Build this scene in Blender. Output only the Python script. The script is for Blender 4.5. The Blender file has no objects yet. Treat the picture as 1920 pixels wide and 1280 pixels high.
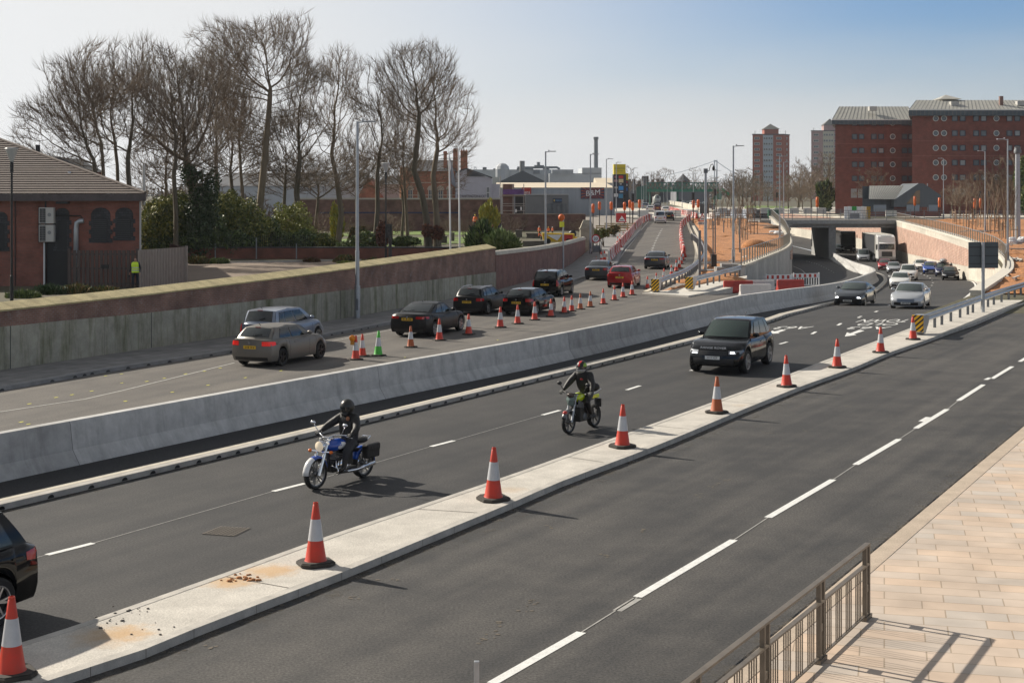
import bpy, bmesh, math, random
import numpy as np
from mathutils import Vector, Matrix, geometry
R = math.radians
SC = bpy.context.scene
COL = SC.collection
F, H, CX, CY = 2800.0, 6.2, 960.0, 362.0
cam_d = bpy.data.cameras.new('camera'); cam = bpy.data.objects.new('camera', cam_d); COL.objects.link(cam)
cam.location = (0, 0, H); cam.rotation_euler = (R(90), 0, 0)
cam_d.sensor_width = 36; cam_d.lens = F/1920*36; cam_d.shift_y = -(640-CY)/1920
cam_d.clip_start = 0.3; cam_d.clip_end = 20000
SC.camera = cam
SUN = Vector((-0.82*math.cos(R(31)), 0.572*math.cos(R(31)), math.sin(R(31)))).normalized()
w = bpy.data.worlds.new('World'); SC.world = w; w.use_nodes = True
nt = w.node_tree; bg = nt.nodes['Background']
sky = nt.nodes.new('ShaderNodeTexSky'); sky.sky_type = 'NISHITA'; sky.sun_disc = False
sky.sun_elevation = R(31); sky.sun_rotation = math.atan2(SUN.x, SUN.y)
sky.air_density = 1.0; sky.dust_density = 0.6; sky.ozone_density = 2.0; sky.altitude = 0
N_=nt.nodes; L_=nt.links
def wm(op,*v):
    n=N_.new('ShaderNodeMath'); n.operation=op
    for i,x in enumerate(v):
        if isinstance(x,(int,float)): n.inputs[i].default_value=x
        else: L_.new(x,n.inputs[i])
    return n.outputs[0]
def wmap(x,a,b,c,d,smooth=False):
    n=N_.new('ShaderNodeMapRange'); n.interpolation_type='SMOOTHSTEP' if smooth else 'LINEAR'
    for i,q in enumerate((a,b,c,d)): n.inputs[i+1].default_value=q
    L_.new(x,n.inputs[0]); return n.outputs[0]
tcw=N_.new('ShaderNodeTexCoord'); spw=N_.new('ShaderNodeSeparateXYZ'); L_.new(tcw.outputs['Generated'],spw.inputs[0])
u_=wm('ADD',wm('MULTIPLY',spw.outputs[0],-.82),wm('MULTIPLY',spw.outputs[1],.572))
mpw=N_.new('ShaderNodeMapping'); mpw.inputs['Scale'].default_value=(3,3,14); L_.new(tcw.outputs['Generated'],mpw.inputs[0])
nzw=N_.new('ShaderNodeTexNoise'); nzw.inputs['Scale'].default_value=1.3; nzw.inputs['Detail'].default_value=5; L_.new(mpw.outputs[0],nzw.inputs['Vector'])
zz_=wm('ADD',spw.outputs[2],wmap(nzw.outputs['Fac'],.3,.7,-.012,.012))
fac_=wm('MULTIPLY',wm('MULTIPLY',wmap(u_,.30,.74,1.0,.0,True),wmap(zz_,.015,.125,0,.97,True)),wmap(spw.outputs[2],.16,.34,1,.12,True))
hz_=wm('MULTIPLY',wmap(u_,.25,.85,4.1,5.9),wmap(spw.outputs[2],.14,.5,1,.55,True))
hzc=N_.new('ShaderNodeVectorMath'); hzc.operation='SCALE'; hzc.inputs[0].default_value=(.985,1.0,1.015); L_.new(hz_,hzc.inputs['Scale'])
tint=N_.new('ShaderNodeMix'); tint.data_type='RGBA'; tint.blend_type='MULTIPLY'; tint.inputs[0].default_value=1; L_.new(sky.outputs[0],tint.inputs[6]); tint.inputs[7].default_value=(.36,.50,.70,1)
mxw=N_.new('ShaderNodeMix'); mxw.data_type='RGBA'; L_.new(fac_,mxw.inputs[0]); L_.new(hzc.outputs[0],mxw.inputs[6]); L_.new(tint.outputs[2],mxw.inputs[7])
L_.new(mxw.outputs[2],bg.inputs[0]); bg.inputs[1].default_value=.106
sl = bpy.data.lights.new('sun', 'SUN'); sl.energy = 5.0; sl.angle = R(0.6); sl.color = (1, 0.92, 0.80)
so = bpy.data.objects.new('sun', sl); COL.objects.link(so)
so.rotation_euler = (-SUN).to_track_quat('-Z', 'Y').to_euler(); so.location = (-60, 40, 60)
vs = SC.view_settings; vs.view_transform = 'Standard'; vs.look = 'None'; vs.gamma = 1; vs.exposure = 0.5
SC.cycles.max_bounces = 5; SC.cycles.diffuse_bounces = 3; SC.cycles.glossy_bounces = 3
SC.cycles.transparent_max_bounces = 6; SC.cycles.volume_bounces = 0
def lerp_tab(tab):
    xs = [t[0] for t in tab]; ys = [t[1] for t in tab]
    return lambda y: float(np.interp(y, xs, ys))
zM = lerp_tab([(75,0),(85,-.3),(95,-.7),(105,-1.1),(130,-1.9),(150,-2.6),(180,-3.3),(210,-3.8),(235,-4),(420,-3.5),(600,1.9)])
zE = lerp_tab([(90,0),(100,-.4),(115,-1.1),(135,-1.9),(155,-2.6),(180,-3.3),(210,-3.8),(235,-4),(420,-3.5),(600,1.9)])
zL = lerp_tab([(130,0),(180,.6),(222,1.4),(250,2.0)])
zA = lerp_tab([(180,.6),(222,1.4),(250,2.0)])
zR = lerp_tab([(75,0),(85,.15),(118,.5),(150,1.2),(180,1.35),(230,2.0)])
z0 = lambda y: 0.0
BREAKS = sorted({75,85,90,95,100,105,115,118,130,135,150,155,180,210,222,230,235,250,420,600})
def gp(px, py, zf=0.0):
    """the point of a level (or level function) that the photograph shows at a pixel"""
    f = zf if callable(zf) else (lambda y: zf)
    Y = 80.0
    for _ in range(60):
        Y = 0.5*Y + 0.5*F*(H-f(Y))/(py-CY)
    return Vector(((px-CX)/F*Y, Y, f(Y)))
def at(px, py, Y): return Vector(((px-CX)/F*Y, Y, H-(py-CY)/F*Y))
def wx(px, Y): return (px-CX)/F*Y
def wz(py, Y): return H-(py-CY)/F*Y
class MB:
    def __init__(s): s.v=[]; s.f=[]; s.m=[]
    def add(s, vs, fs, m=0):
        b=len(s.v); s.v.extend([tuple(v) for v in vs]); s.f.extend([tuple(i+b for i in f) for f in fs]); s.m.extend([m]*len(fs)); return s
    def box(s, c, d, rz=0, m=0, taper=1.0):
        x,y,z=d[0]/2,d[1]/2,d[2]/2; ca,sa=math.cos(rz),math.sin(rz); vs=[]
        for dz in (-z,z):
            k = taper if dz>0 else 1
            for dx,dy in ((-x,-y),(x,-y),(x,y),(-x,y)):
                dx*=k; dy*=k
                vs.append((c[0]+dx*ca-dy*sa, c[1]+dx*sa+dy*ca, c[2]+dz))
        return s.add(vs,[(3,2,1,0),(4,5,6,7),(0,1,5,4),(1,2,6,5),(2,3,7,6),(3,0,4,7)],m)
    def box2(s, a, b, m=0):
        return s.box([(a[i]+b[i])/2 for i in range(3)],[abs(b[i]-a[i]) for i in range(3)],0,m)
    def tube(s, pts, r, n=6, m=0, cap=True):
        pts=[Vector(p) for p in pts]; k=len(pts)
        rs = r if isinstance(r,(list,tuple)) else [r]*k
        b=len(s.v); prev=None
        for i,p in enumerate(pts):
            t=(pts[min(i+1,k-1)]-pts[max(i-1,0)])
            if t.length<1e-9: t=Vector((0,0,1))
            t.normalize()
            if prev is None:
                u=t.orthogonal().normalized()
            else:
                u=prev-t*prev.dot(t)
                u = u.normalized() if u.length>1e-6 else t.orthogonal().normalized()
            prev=u; w_=t.cross(u)
            for j in range(n):
                a=2*math.pi*j/n
                s.v.append(tuple(p+(u*math.cos(a)+w_*math.sin(a))*rs[i]))
        for i in range(k-1):
            for j in range(n):
                s.f.append((b+i*n+j,b+i*n+(j+1)%n,b+(i+1)*n+(j+1)%n,b+(i+1)*n+j)); s.m.append(m)
        if cap:
            s.f.append(tuple(b+j for j in range(n))[::-1]); s.m.append(m)
            s.f.append(tuple(b+(k-1)*n+j for j in range(n))); s.m.append(m)
        return s
    def bar(s, a, b, wd, ht, m=0):
        """rectangular bar from a to b"""
        a=Vector(a); b=Vector(b); t=(b-a).normalized()
        up=Vector((0,0,1)) if abs(t.z)<.95 else Vector((0,1,0))
        sd=t.cross(up).normalized(); up=sd.cross(t).normalized()
        vs=[p+sd*x*wd/2+up*z*ht/2 for p in (a,b) for x,z in ((-1,-1),(1,-1),(1,1),(-1,1))]
        return s.add(vs,[(0,1,2,3),(7,6,5,4),(4,5,1,0),(5,6,2,1),(6,7,3,2),(7,4,0,3)],m)
    def lathe(s, prof, c=(0,0,0), n=20, m=0, axis='z', cap=True):
        b=len(s.v); k=len(prof)
        for r_,h_ in prof:
            for j in range(n):
                a=2*math.pi*j/n; x,y=r_*math.cos(a),r_*math.sin(a)
                if axis=='z': p=(c[0]+x,c[1]+y,c[2]+h_)
                elif axis=='x': p=(c[0]+h_,c[1]+x,c[2]+y)
                else: p=(c[0]+x,c[1]+h_,c[2]+y)
                s.v.append(p)
        for i in range(k-1):
            for j in range(n):
                s.f.append((b+i*n+j,b+i*n+(j+1)%n,b+(i+1)*n+(j+1)%n,b+(i+1)*n+j)); s.m.append(m)
        if cap:
            s.f.append(tuple(b+j for j in range(n))[::-1]); s.m.append(m)
            s.f.append(tuple(b+(k-1)*n+j for j in range(n))); s.m.append(m)
        return s
    def ell(s, c, r, nu=12, nv=8, m=0, M=None):
        b=len(s.v)
        for i in range(nv+1):
            th=math.pi*i/nv
            for j in range(nu):
                a=2*math.pi*j/nu
                p=Vector((r[0]*math.sin(th)*math.cos(a), r[1]*math.sin(th)*math.sin(a), r[2]*math.cos(th)))
                if M is not None: p=M@p
                s.v.append((c[0]+p.x,c[1]+p.y,c[2]+p.z))
        for i in range(nv):
            for j in range(nu):
                s.f.append((b+i*nu+j,b+(i+1)*nu+j,b+(i+1)*nu+(j+1)%nu,b+i*nu+(j+1)%nu)); s.m.append(m)
        return s
    def prism(s, poly, y0, y1, m=0, plane='xz'):
        """closed outline extruded; plane xz -> along y, xy -> along z, yz -> along x"""
        n=len(poly)
        def P(a,b,h):
            return (a,h,b) if plane=='xz' else ((a,b,h) if plane=='xy' else (h,a,b))
        vs=[P(a,b,y0) for a,b in poly]+[P(a,b,y1) for a,b in poly]
        fs=[tuple(range(n)),tuple(range(2*n-1,n-1,-1))]+[(i,n+i,n+(i+1)%n,(i+1)%n) for i in range(n)]
        return s.add(vs,fs,m)
    def grid(s, P, m=0, flip=False):
        """P[i][j] points"""
        b=len(s.v); a_=len(P); c_=len(P[0])
        for row in P: s.v.extend([tuple(p) for p in row])
        for i in range(a_-1):
            for j in range(c_-1):
                f=(b+i*c_+j,b+i*c_+j+1,b+(i+1)*c_+j+1,b+(i+1)*c_+j)
                s.f.append(f[::-1] if flip else f); s.m.append(m)
        return s
    def build(s, name, mats, parent=None, smooth=False, fix=True, bevel=0, auto=None):
        me=bpy.data.meshes.new(name)
        me.from_pydata(s.v,[],s.f)
        if not isinstance(mats,(list,tuple)): mats=[mats]
        for m_ in mats: me.materials.append(m_)
        me.polygons.foreach_set('material_index', s.m)
        if fix:
            bm=bmesh.new(); bm.from_mesh(me); bmesh.ops.remove_doubles(bm,verts=bm.verts,dist=1e-5)
            bmesh.ops.recalc_face_normals(bm,faces=bm.faces); bm.to_mesh(me); bm.free()
        if smooth: me.polygons.foreach_set('use_smooth',[True]*len(me.polygons))
        if auto is not None: me.set_sharp_from_angle(angle=R(auto))
        me.update()
        o=bpy.data.objects.new(name,me); COL.objects.link(o)
        if parent is not None: o.parent=parent
        if bevel:
            bv=o.modifiers.new('bevel','BEVEL'); bv.width=bevel; bv.segments=2; bv.limit_method='ANGLE'; bv.angle_limit=R(35)
        return o
def tag(o, label=None, cat=None, group=None, kind=None):
    if cat and not kind and 'kind' not in o: o['kind']='thing'
    if label: o['label']=label
    if cat: o['category']=cat
    if group: o['group']=group
    if kind: o['kind']=kind
    return o
def thing(name, loc, label, cat, group=None, rz=0):
    o=bpy.data.objects.new(name,None); COL.objects.link(o); o.location=loc; o.rotation_euler=(0,0,rz)
    o.empty_display_size=.3
    o['kind']='thing'; return tag(o,label,cat,group)
def copy_tree(o, parent=None):
    c=o.copy(); COL.objects.link(c)
    for k in ('label',):
        if parent is None and k in c: del c[k]
    if parent is not None: c.parent=parent
    for ch in list(o.children): copy_tree(ch,c)
    return c
def place(o, loc, rz=0, sc=1.0):
    o.location=loc; o.rotation_euler=(0,0,rz); o.scale=(sc,)*3; return o
def smooth_path(pts, step=2.5):
    pts=[Vector((p[0],p[1],p[2] if len(p)>2 else 0)) for p in pts]
    if len(pts)<3:
        out=[]; n=max(1,int((pts[1]-pts[0]).length/step))
        return [pts[0].lerp(pts[1],i/n) for i in range(n+1)]
    P=[pts[0]*2-pts[1]]+pts+[pts[-1]*2-pts[-2]]; out=[]
    for i in range(1,len(P)-2):
        a,b,c,d=P[i-1],P[i],P[i+1],P[i+2]
        n=max(1,int((c-b).length/step))
        for k in range(n):
            t=k/n
            out.append(0.5*((2*b)+(c-a)*t+(2*a-5*b+4*c-d)*t*t+(3*b-a-3*c+d)*t**3))
    out.append(pts[-1]); return out
def normals2d(path):
    out=[]
    for i in range(len(path)):
        t=path[min(i+1,len(path)-1)]-path[max(i-1,0)]; t.z=0; t.normalize()
        out.append(Vector((t.y,-t.x,0)))     # to the right of travel
    return out
def sweep(mb, path, prof, m=0, cap=True):
    """cross-section prof [(offset to the right, height)] swept along path (z of path is the base)"""
    ns=normals2d(path)
    P=[[p+n*a+Vector((0,0,b)) for a,b in prof+prof[:1]] for p,n in zip(path,ns)]
    mb.grid(P,m)
    if cap:
        k=len(prof)
        mb.add(P[0][:k],[tuple(range(k))],m); mb.add(P[-1][:k],[tuple(range(k))],m)
    return mb
def wall(mb, path, zb, zt, th, m=0, off=0):
    """wall along path (Vectors), bottom and top given by distance functions, thickness to the left"""
    ns=normals2d(path); rows=[]
    for i,(p,n) in enumerate(zip(path,ns)):
        b,t=zb(p),zt(p); q=p+n*off; r=p+n*(off-th)
        rows.append([(q.x,q.y,b),(q.x,q.y,t),(r.x,r.y,t),(r.x,r.y,b),(q.x,q.y,b)])
    mb.grid(rows,m); mb.add(rows[0][:4],[(0,1,2,3)],m); mb.add(rows[-1][:4],[(0,1,2,3)],m)
    return mb
def sheet(name, poly, zf, mat_, off=0.0, thick=0, kind='structure', parent=None, bump=0, cell=0, seed=1):
    """flat ground sheet following a level; poly in world x,y"""
    bm=bmesh.new()
    vs=[bm.verts.new((p[0],p[1],0)) for p in poly]
    f=bm.faces.new(vs)
    bmesh.ops.triangulate(bm,faces=[f])
    ys=[p[1] for p in poly]; xs=[p[0] for p in poly]
    cuts=[b for b in BREAKS if min(ys)<b<max(ys)]
    for b in cuts:
        bmesh.ops.bisect_plane(bm,geom=bm.verts[:]+bm.edges[:]+bm.faces[:],plane_co=(0,b,0),plane_no=(0,1,0),dist=1e-4)
    if cell:
        c=min(ys)
        while c<max(ys):
            bmesh.ops.bisect_plane(bm,geom=bm.verts[:]+bm.edges[:]+bm.faces[:],plane_co=(0,c,0),plane_no=(0,1,0),dist=1e-4); c+=cell
        c=min(xs)
        while c<max(xs):
            bmesh.ops.bisect_plane(bm,geom=bm.verts[:]+bm.edges[:]+bm.faces[:],plane_co=(c,0,0),plane_no=(1,0,0),dist=1e-4); c+=cell
    rnd=random.Random(seed)
    for v in bm.verts:
        v.co.z=zf(v.co.y)+off
        if bump and not v.is_boundary: v.co.z+=rnd.uniform(-.4,1)*bump
    bmesh.ops.recalc_face_normals(bm,faces=bm.faces)
    if sum(f.normal.z for f in bm.faces)<0:
        bmesh.ops.reverse_faces(bm,faces=bm.faces)
    if thick:
        ret=bmesh.ops.extrude_edge_only(bm,edges=[e for e in bm.edges if e.is_boundary])
        for v in [g for g in ret['geom'] if isinstance(g,bmesh.types.BMVert)]: v.co.z-=thick
    me=bpy.data.meshes.new(name); bm.to_mesh(me); bm.free(); me.materials.append(mat_)
    if bump: me.polygons.foreach_set('use_smooth',[True]*len(me.polygons))
    o=bpy.data.objects.new(name,me); COL.objects.link(o)
    if parent: o.parent=parent
    elif kind: o['kind']=kind
    return o
def text_into(mb, txt, M, size=1.0, m=0, ext=0.0, sx=1.0):
    """lettering as faces; M maps the text plane (x right, y up) into the scene"""
    cu=bpy.data.curves.new('t','FONT'); cu.body=txt; cu.size=size; cu.align_x='CENTER'; cu.align_y='CENTER'; cu.extrude=ext; cu.resolution_u=3
    to=bpy.data.objects.new('t',cu); COL.objects.link(to)
    dg=bpy.context.evaluated_depsgraph_get(); me=bpy.data.meshes.new_from_object(to.evaluated_get(dg))
    mb.add([M@Vector((v.co.x*sx,v.co.y,v.co.z)) for v in me.vertices],[tuple(p.vertices) for p in me.polygons],m)
    bpy.data.objects.remove(to); bpy.data.curves.remove(cu); bpy.data.meshes.remove(me)
    return mb
def frame(o, x, y):
    """matrix with origin o, text x axis and y axis"""
    x=Vector(x).normalized(); y=Vector(y).normalized(); z=x.cross(y)
    return Matrix(((x.x,y.x,z.x,o[0]),(x.y,y.y,z.y,o[1]),(x.z,y.z,z.z,o[2]),(0,0,0,1)))
MATS={}
def _base(name):
    m=bpy.data.materials.new(name); m.use_nodes=True; n=m.node_tree.nodes; return m,m.node_tree,n['Principled BSDF']
def mat(name, col, rough=.6, metal=0, var=.0, vscale=3., col2=None, bump=0, bscale=40., spec=.5, coat=0, stretch=None, emit=0, alpha=None, fine=0, fscale=200):
    """principled with optional two-scale noise colour and bump, in object space"""
    if name in MATS: return MATS[name]
    m,t,b=_base(name); N=t.nodes; L=t.links
    c4=(*col,1); b.inputs['Base Color'].default_value=c4; b.inputs['Roughness'].default_value=rough
    b.inputs['Metallic'].default_value=metal; b.inputs['Specular IOR Level'].default_value=spec
    b.inputs['Coat Weight'].default_value=coat; b.inputs['Coat Roughness'].default_value=.03
    if emit: b.inputs['Emission Color'].default_value=c4; b.inputs['Emission Strength'].default_value=emit
    if var or bump or fine:
        tc=N.new('ShaderNodeTexCoord'); vec=tc.outputs['Object']
        if stretch:
            mp=N.new('ShaderNodeMapping'); mp.inputs['Scale'].default_value=stretch; L.new(vec,mp.inputs[0]); vec=mp.outputs[0]
    if var or fine:
        out=None
        if var:
            nz=N.new('ShaderNodeTexNoise'); nz.inputs['Scale'].default_value=vscale; nz.inputs['Detail'].default_value=6; nz.inputs['Roughness'].default_value=.65
            L.new(vec,nz.inputs['Vector'])
            rp=N.new('ShaderNodeMapRange'); rp.inputs[1].default_value=.3; rp.inputs[2].default_value=.7; L.new(nz.outputs['Fac'],rp.inputs[0])
            mx=N.new('ShaderNodeMix'); mx.data_type='RGBA'
            d=col2 if col2 else tuple(c*(1-var) for c in col)
            mx.inputs[6].default_value=c4; mx.inputs[7].default_value=(*d,1)
            ml=N.new('ShaderNodeMath'); ml.operation='MULTIPLY'; ml.inputs[1].default_value=1.0 if col2 is None else var
            L.new(rp.outputs[0],ml.inputs[0]); L.new(ml.outputs[0],mx.inputs[0]); out=mx.outputs[2]
        if fine:
            n2=N.new('ShaderNodeTexNoise'); n2.inputs['Scale'].default_value=fscale; n2.inputs['Detail'].default_value=2
            L.new(vec,n2.inputs['Vector'])
            r2=N.new('ShaderNodeMapRange'); r2.inputs[1].default_value=.3; r2.inputs[2].default_value=.7; r2.inputs[3].default_value=1-fine; r2.inputs[4].default_value=1+fine
            L.new(n2.outputs['Fac'],r2.inputs[0])
            m2=N.new('ShaderNodeMix'); m2.data_type='RGBA'; m2.blend_type='MULTIPLY'; m2.inputs[0].default_value=1
            if out is not None: L.new(out,m2.inputs[6])
            else: m2.inputs[6].default_value=c4
            L.new(r2.outputs[0],m2.inputs[7]); out=m2.outputs[2]
        L.new(out,b.inputs['Base Color'])
    if bump:
        n3=N.new('ShaderNodeTexNoise'); n3.inputs['Scale'].default_value=bscale; n3.inputs['Detail'].default_value=4
        L.new(vec,n3.inputs['Vector'])
        bp=N.new('ShaderNodeBump'); bp.inputs['Strength'].default_value=bump; bp.inputs['Distance'].default_value=.02
        L.new(n3.outputs['Fac'],bp.inputs['Height']); L.new(bp.outputs[0],b.inputs['Normal'])
    MATS[name]=m; return m
def brick(name, c1, c2, mortar, ang=0., bw=.225, bh=.075, msize=.012, stain=None, rough=.85, mortar_smooth=.1, var=.35, flat=False, offset=.5):
    """bricks laid along the horizontal direction ang and upward (or on the ground when flat)"""
    if name in MATS: return MATS[name]
    m,t,b=_base(name); N=t.nodes; L=t.links; b.inputs['Roughness'].default_value=rough
    tc=N.new('ShaderNodeTexCoord'); sp=N.new('ShaderNodeSeparateXYZ'); L.new(tc.outputs['Object'],sp.inputs[0])
    def lin(a,c):
        x=N.new('ShaderNodeMath'); x.operation='MULTIPLY'; x.inputs[1].default_value=a; L.new(sp.outputs[0],x.inputs[0])
        y=N.new('ShaderNodeMath'); y.operation='MULTIPLY_ADD'; y.inputs[1].default_value=c; L.new(sp.outputs[1],y.inputs[0]); L.new(x.outputs[0],y.inputs[2]); return y.outputs[0]
    cb=N.new('ShaderNodeCombineXYZ'); L.new(lin(math.cos(ang),math.sin(ang)),cb.inputs[0])
    if flat: L.new(lin(-math.sin(ang),math.cos(ang)),cb.inputs[1])
    else: L.new(sp.outputs[2],cb.inputs[1])
    bt=N.new('ShaderNodeTexBrick'); L.new(cb.outputs[0],bt.inputs['Vector'])
    bt.inputs['Scale'].default_value=1; bt.inputs['Brick Width'].default_value=bw; bt.inputs['Row Height'].default_value=bh
    bt.inputs['Mortar Size'].default_value=msize; bt.inputs['Mortar Smooth'].default_value=mortar_smooth; bt.offset=offset
    bt.inputs['Color1'].default_value=(*c1,1); bt.inputs['Color2'].default_value=(*c2,1); bt.inputs['Mortar'].default_value=(*mortar,1)
    nz=N.new('ShaderNodeTexNoise'); nz.inputs['Scale'].default_value=1.1; nz.inputs['Detail'].default_value=7; L.new(tc.outputs['Object'],nz.inputs['Vector'])
    rp=N.new('ShaderNodeMapRange'); rp.inputs[1].default_value=.3; rp.inputs[2].default_value=.7; rp.inputs[3].default_value=1-var; rp.inputs[4].default_value=1+var*.4; L.new(nz.outputs['Fac'],rp.inputs[0])
    mx=N.new('ShaderNodeMix'); mx.data_type='RGBA'; mx.blend_type='MULTIPLY'; mx.inputs[0].default_value=1
    L.new(bt.outputs['Color'],mx.inputs[6]); L.new(rp.outputs[0],mx.inputs[7]); out=mx.outputs[2]
    if stain:
        n2=N.new('ShaderNodeTexNoise'); n2.inputs['Scale'].default_value=2.3; n2.inputs['Detail'].default_value=9; n2.inputs['Roughness'].default_value=.75; L.new(tc.outputs['Object'],n2.inputs['Vector'])
        r2=N.new('ShaderNodeMapRange'); r2.inputs[1].default_value=.54; r2.inputs[2].default_value=.72; r2.inputs[4].default_value=.75; L.new(n2.outputs['Fac'],r2.inputs[0])
        m2=N.new('ShaderNodeMix'); m2.data_type='RGBA'; L.new(r2.outputs[0],m2.inputs[0]); L.new(out,m2.inputs[6]); m2.inputs[7].default_value=(*stain,1); out=m2.outputs[2]
    L.new(out,b.inputs['Base Color'])
    bp=N.new('ShaderNodeBump'); bp.inputs['Strength'].default_value=.35; bp.inputs['Distance'].default_value=.01; bp.invert=True
    L.new(bt.outputs['Fac'],bp.inputs['Height']); L.new(bp.outputs[0],b.inputs['Normal'])
    MATS[name]=m; return m
def concrete(name, col, ang, streak=(.05,.06,.02), amount=.6, panel=3.0, joint=True, streak_scale=1.6, board=0.):
    """cast concrete with vertical rain streaks and panel tone changes along direction ang"""
    if name in MATS: return MATS[name]
    m,t,b=_base(name); N=t.nodes; L=t.links; b.inputs['Roughness'].default_value=.85
    tc=N.new('ShaderNodeTexCoord'); sp=N.new('ShaderNodeSeparateXYZ'); L.new(tc.outputs['Object'],sp.inputs[0])
    x=N.new('ShaderNodeMath'); x.operation='MULTIPLY'; x.inputs[1].default_value=math.cos(ang); L.new(sp.outputs[0],x.inputs[0])
    u=N.new('ShaderNodeMath'); u.operation='MULTIPLY_ADD'; u.inputs[1].default_value=math.sin(ang); L.new(sp.outputs[1],u.inputs[0]); L.new(x.outputs[0],u.inputs[2])
    cb=N.new('ShaderNodeCombineXYZ'); L.new(u.outputs[0],cb.inputs[0])
    zz=N.new('ShaderNodeMath'); zz.operation='MULTIPLY'; zz.inputs[1].default_value=.12; L.new(sp.outputs[2],zz.inputs[0]); L.new(zz.outputs[0],cb.inputs[1])
    n1=N.new('ShaderNodeTexNoise'); n1.inputs['Scale'].default_value=streak_scale; n1.inputs['Detail'].default_value=8; n1.inputs['Roughness'].default_value=.7; L.new(cb.outputs[0],n1.inputs['Vector'])
    r1=N.new('ShaderNodeMapRange'); r1.inputs[1].default_value=.48; r1.inputs[2].default_value=.68; r1.inputs[4].default_value=amount; L.new(n1.outputs['Fac'],r1.inputs[0])
    n2=N.new('ShaderNodeTexNoise'); n2.inputs['Scale'].default_value=2.2; n2.inputs['Detail'].default_value=9; n2.inputs['Roughness'].default_value=.7; L.new(tc.outputs['Object'],n2.inputs['Vector'])
    r2=N.new('ShaderNodeMapRange'); r2.inputs[1].default_value=.3; r2.inputs[2].default_value=.7; r2.inputs[3].default_value=.72; r2.inputs[4].default_value=1.12; L.new(n2.outputs['Fac'],r2.inputs[0])
    mx=N.new('ShaderNodeMix'); mx.data_type='RGBA'; mx.inputs[6].default_value=(*col,1); mx.inputs[7].default_value=(*streak,1); L.new(r1.outputs[0],mx.inputs[0])
    m2=N.new('ShaderNodeMix'); m2.data_type='RGBA'; m2.blend_type='MULTIPLY'; m2.inputs[0].default_value=1; L.new(mx.outputs[2],m2.inputs[6]); L.new(r2.outputs[0],m2.inputs[7]); out=m2.outputs[2]
    if joint:
        dv=N.new('ShaderNodeMath'); dv.operation='DIVIDE'; dv.inputs[1].default_value=panel; L.new(u.outputs[0],dv.inputs[0])
        fr=N.new('ShaderNodeMath'); fr.operation='FRACT'; L.new(dv.outputs[0],fr.inputs[0])
        lt=N.new('ShaderNodeMath'); lt.operation='LESS_THAN'; lt.inputs[1].default_value=.02/panel; L.new(fr.outputs[0],lt.inputs[0])
        m3=N.new('ShaderNodeMix'); m3.data_type='RGBA'; L.new(lt.outputs[0],m3.inputs[0]); L.new(out,m3.inputs[6]); m3.inputs[7].default_value=tuple(c*.35 for c in col)+(1,)
        fl=N.new('ShaderNodeMath'); fl.operation='FLOOR'; L.new(dv.outputs[0],fl.inputs[0])
        wn=N.new('ShaderNodeTexWhiteNoise'); wn.noise_dimensions='1D'; L.new(fl.outputs[0],wn.inputs['W'])
        r4=N.new('ShaderNodeMapRange'); r4.inputs[3].default_value=.82; r4.inputs[4].default_value=1.1; L.new(wn.outputs['Value'],r4.inputs[0])
        m4=N.new('ShaderNodeMix'); m4.data_type='RGBA'; m4.blend_type='MULTIPLY'; m4.inputs[0].default_value=1; L.new(m3.outputs[2],m4.inputs[6]); L.new(r4.outputs[0],m4.inputs[7]); out=m4.outputs[2]
    L.new(out,b.inputs['Base Color'])
    bp=N.new('ShaderNodeBump'); bp.inputs['Strength'].default_value=.25; bp.inputs['Distance'].default_value=.02; L.new(n2.outputs['Fac'],bp.inputs['Height']); L.new(bp.outputs[0],b.inputs['Normal'])
    MATS[name]=m; return m
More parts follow.
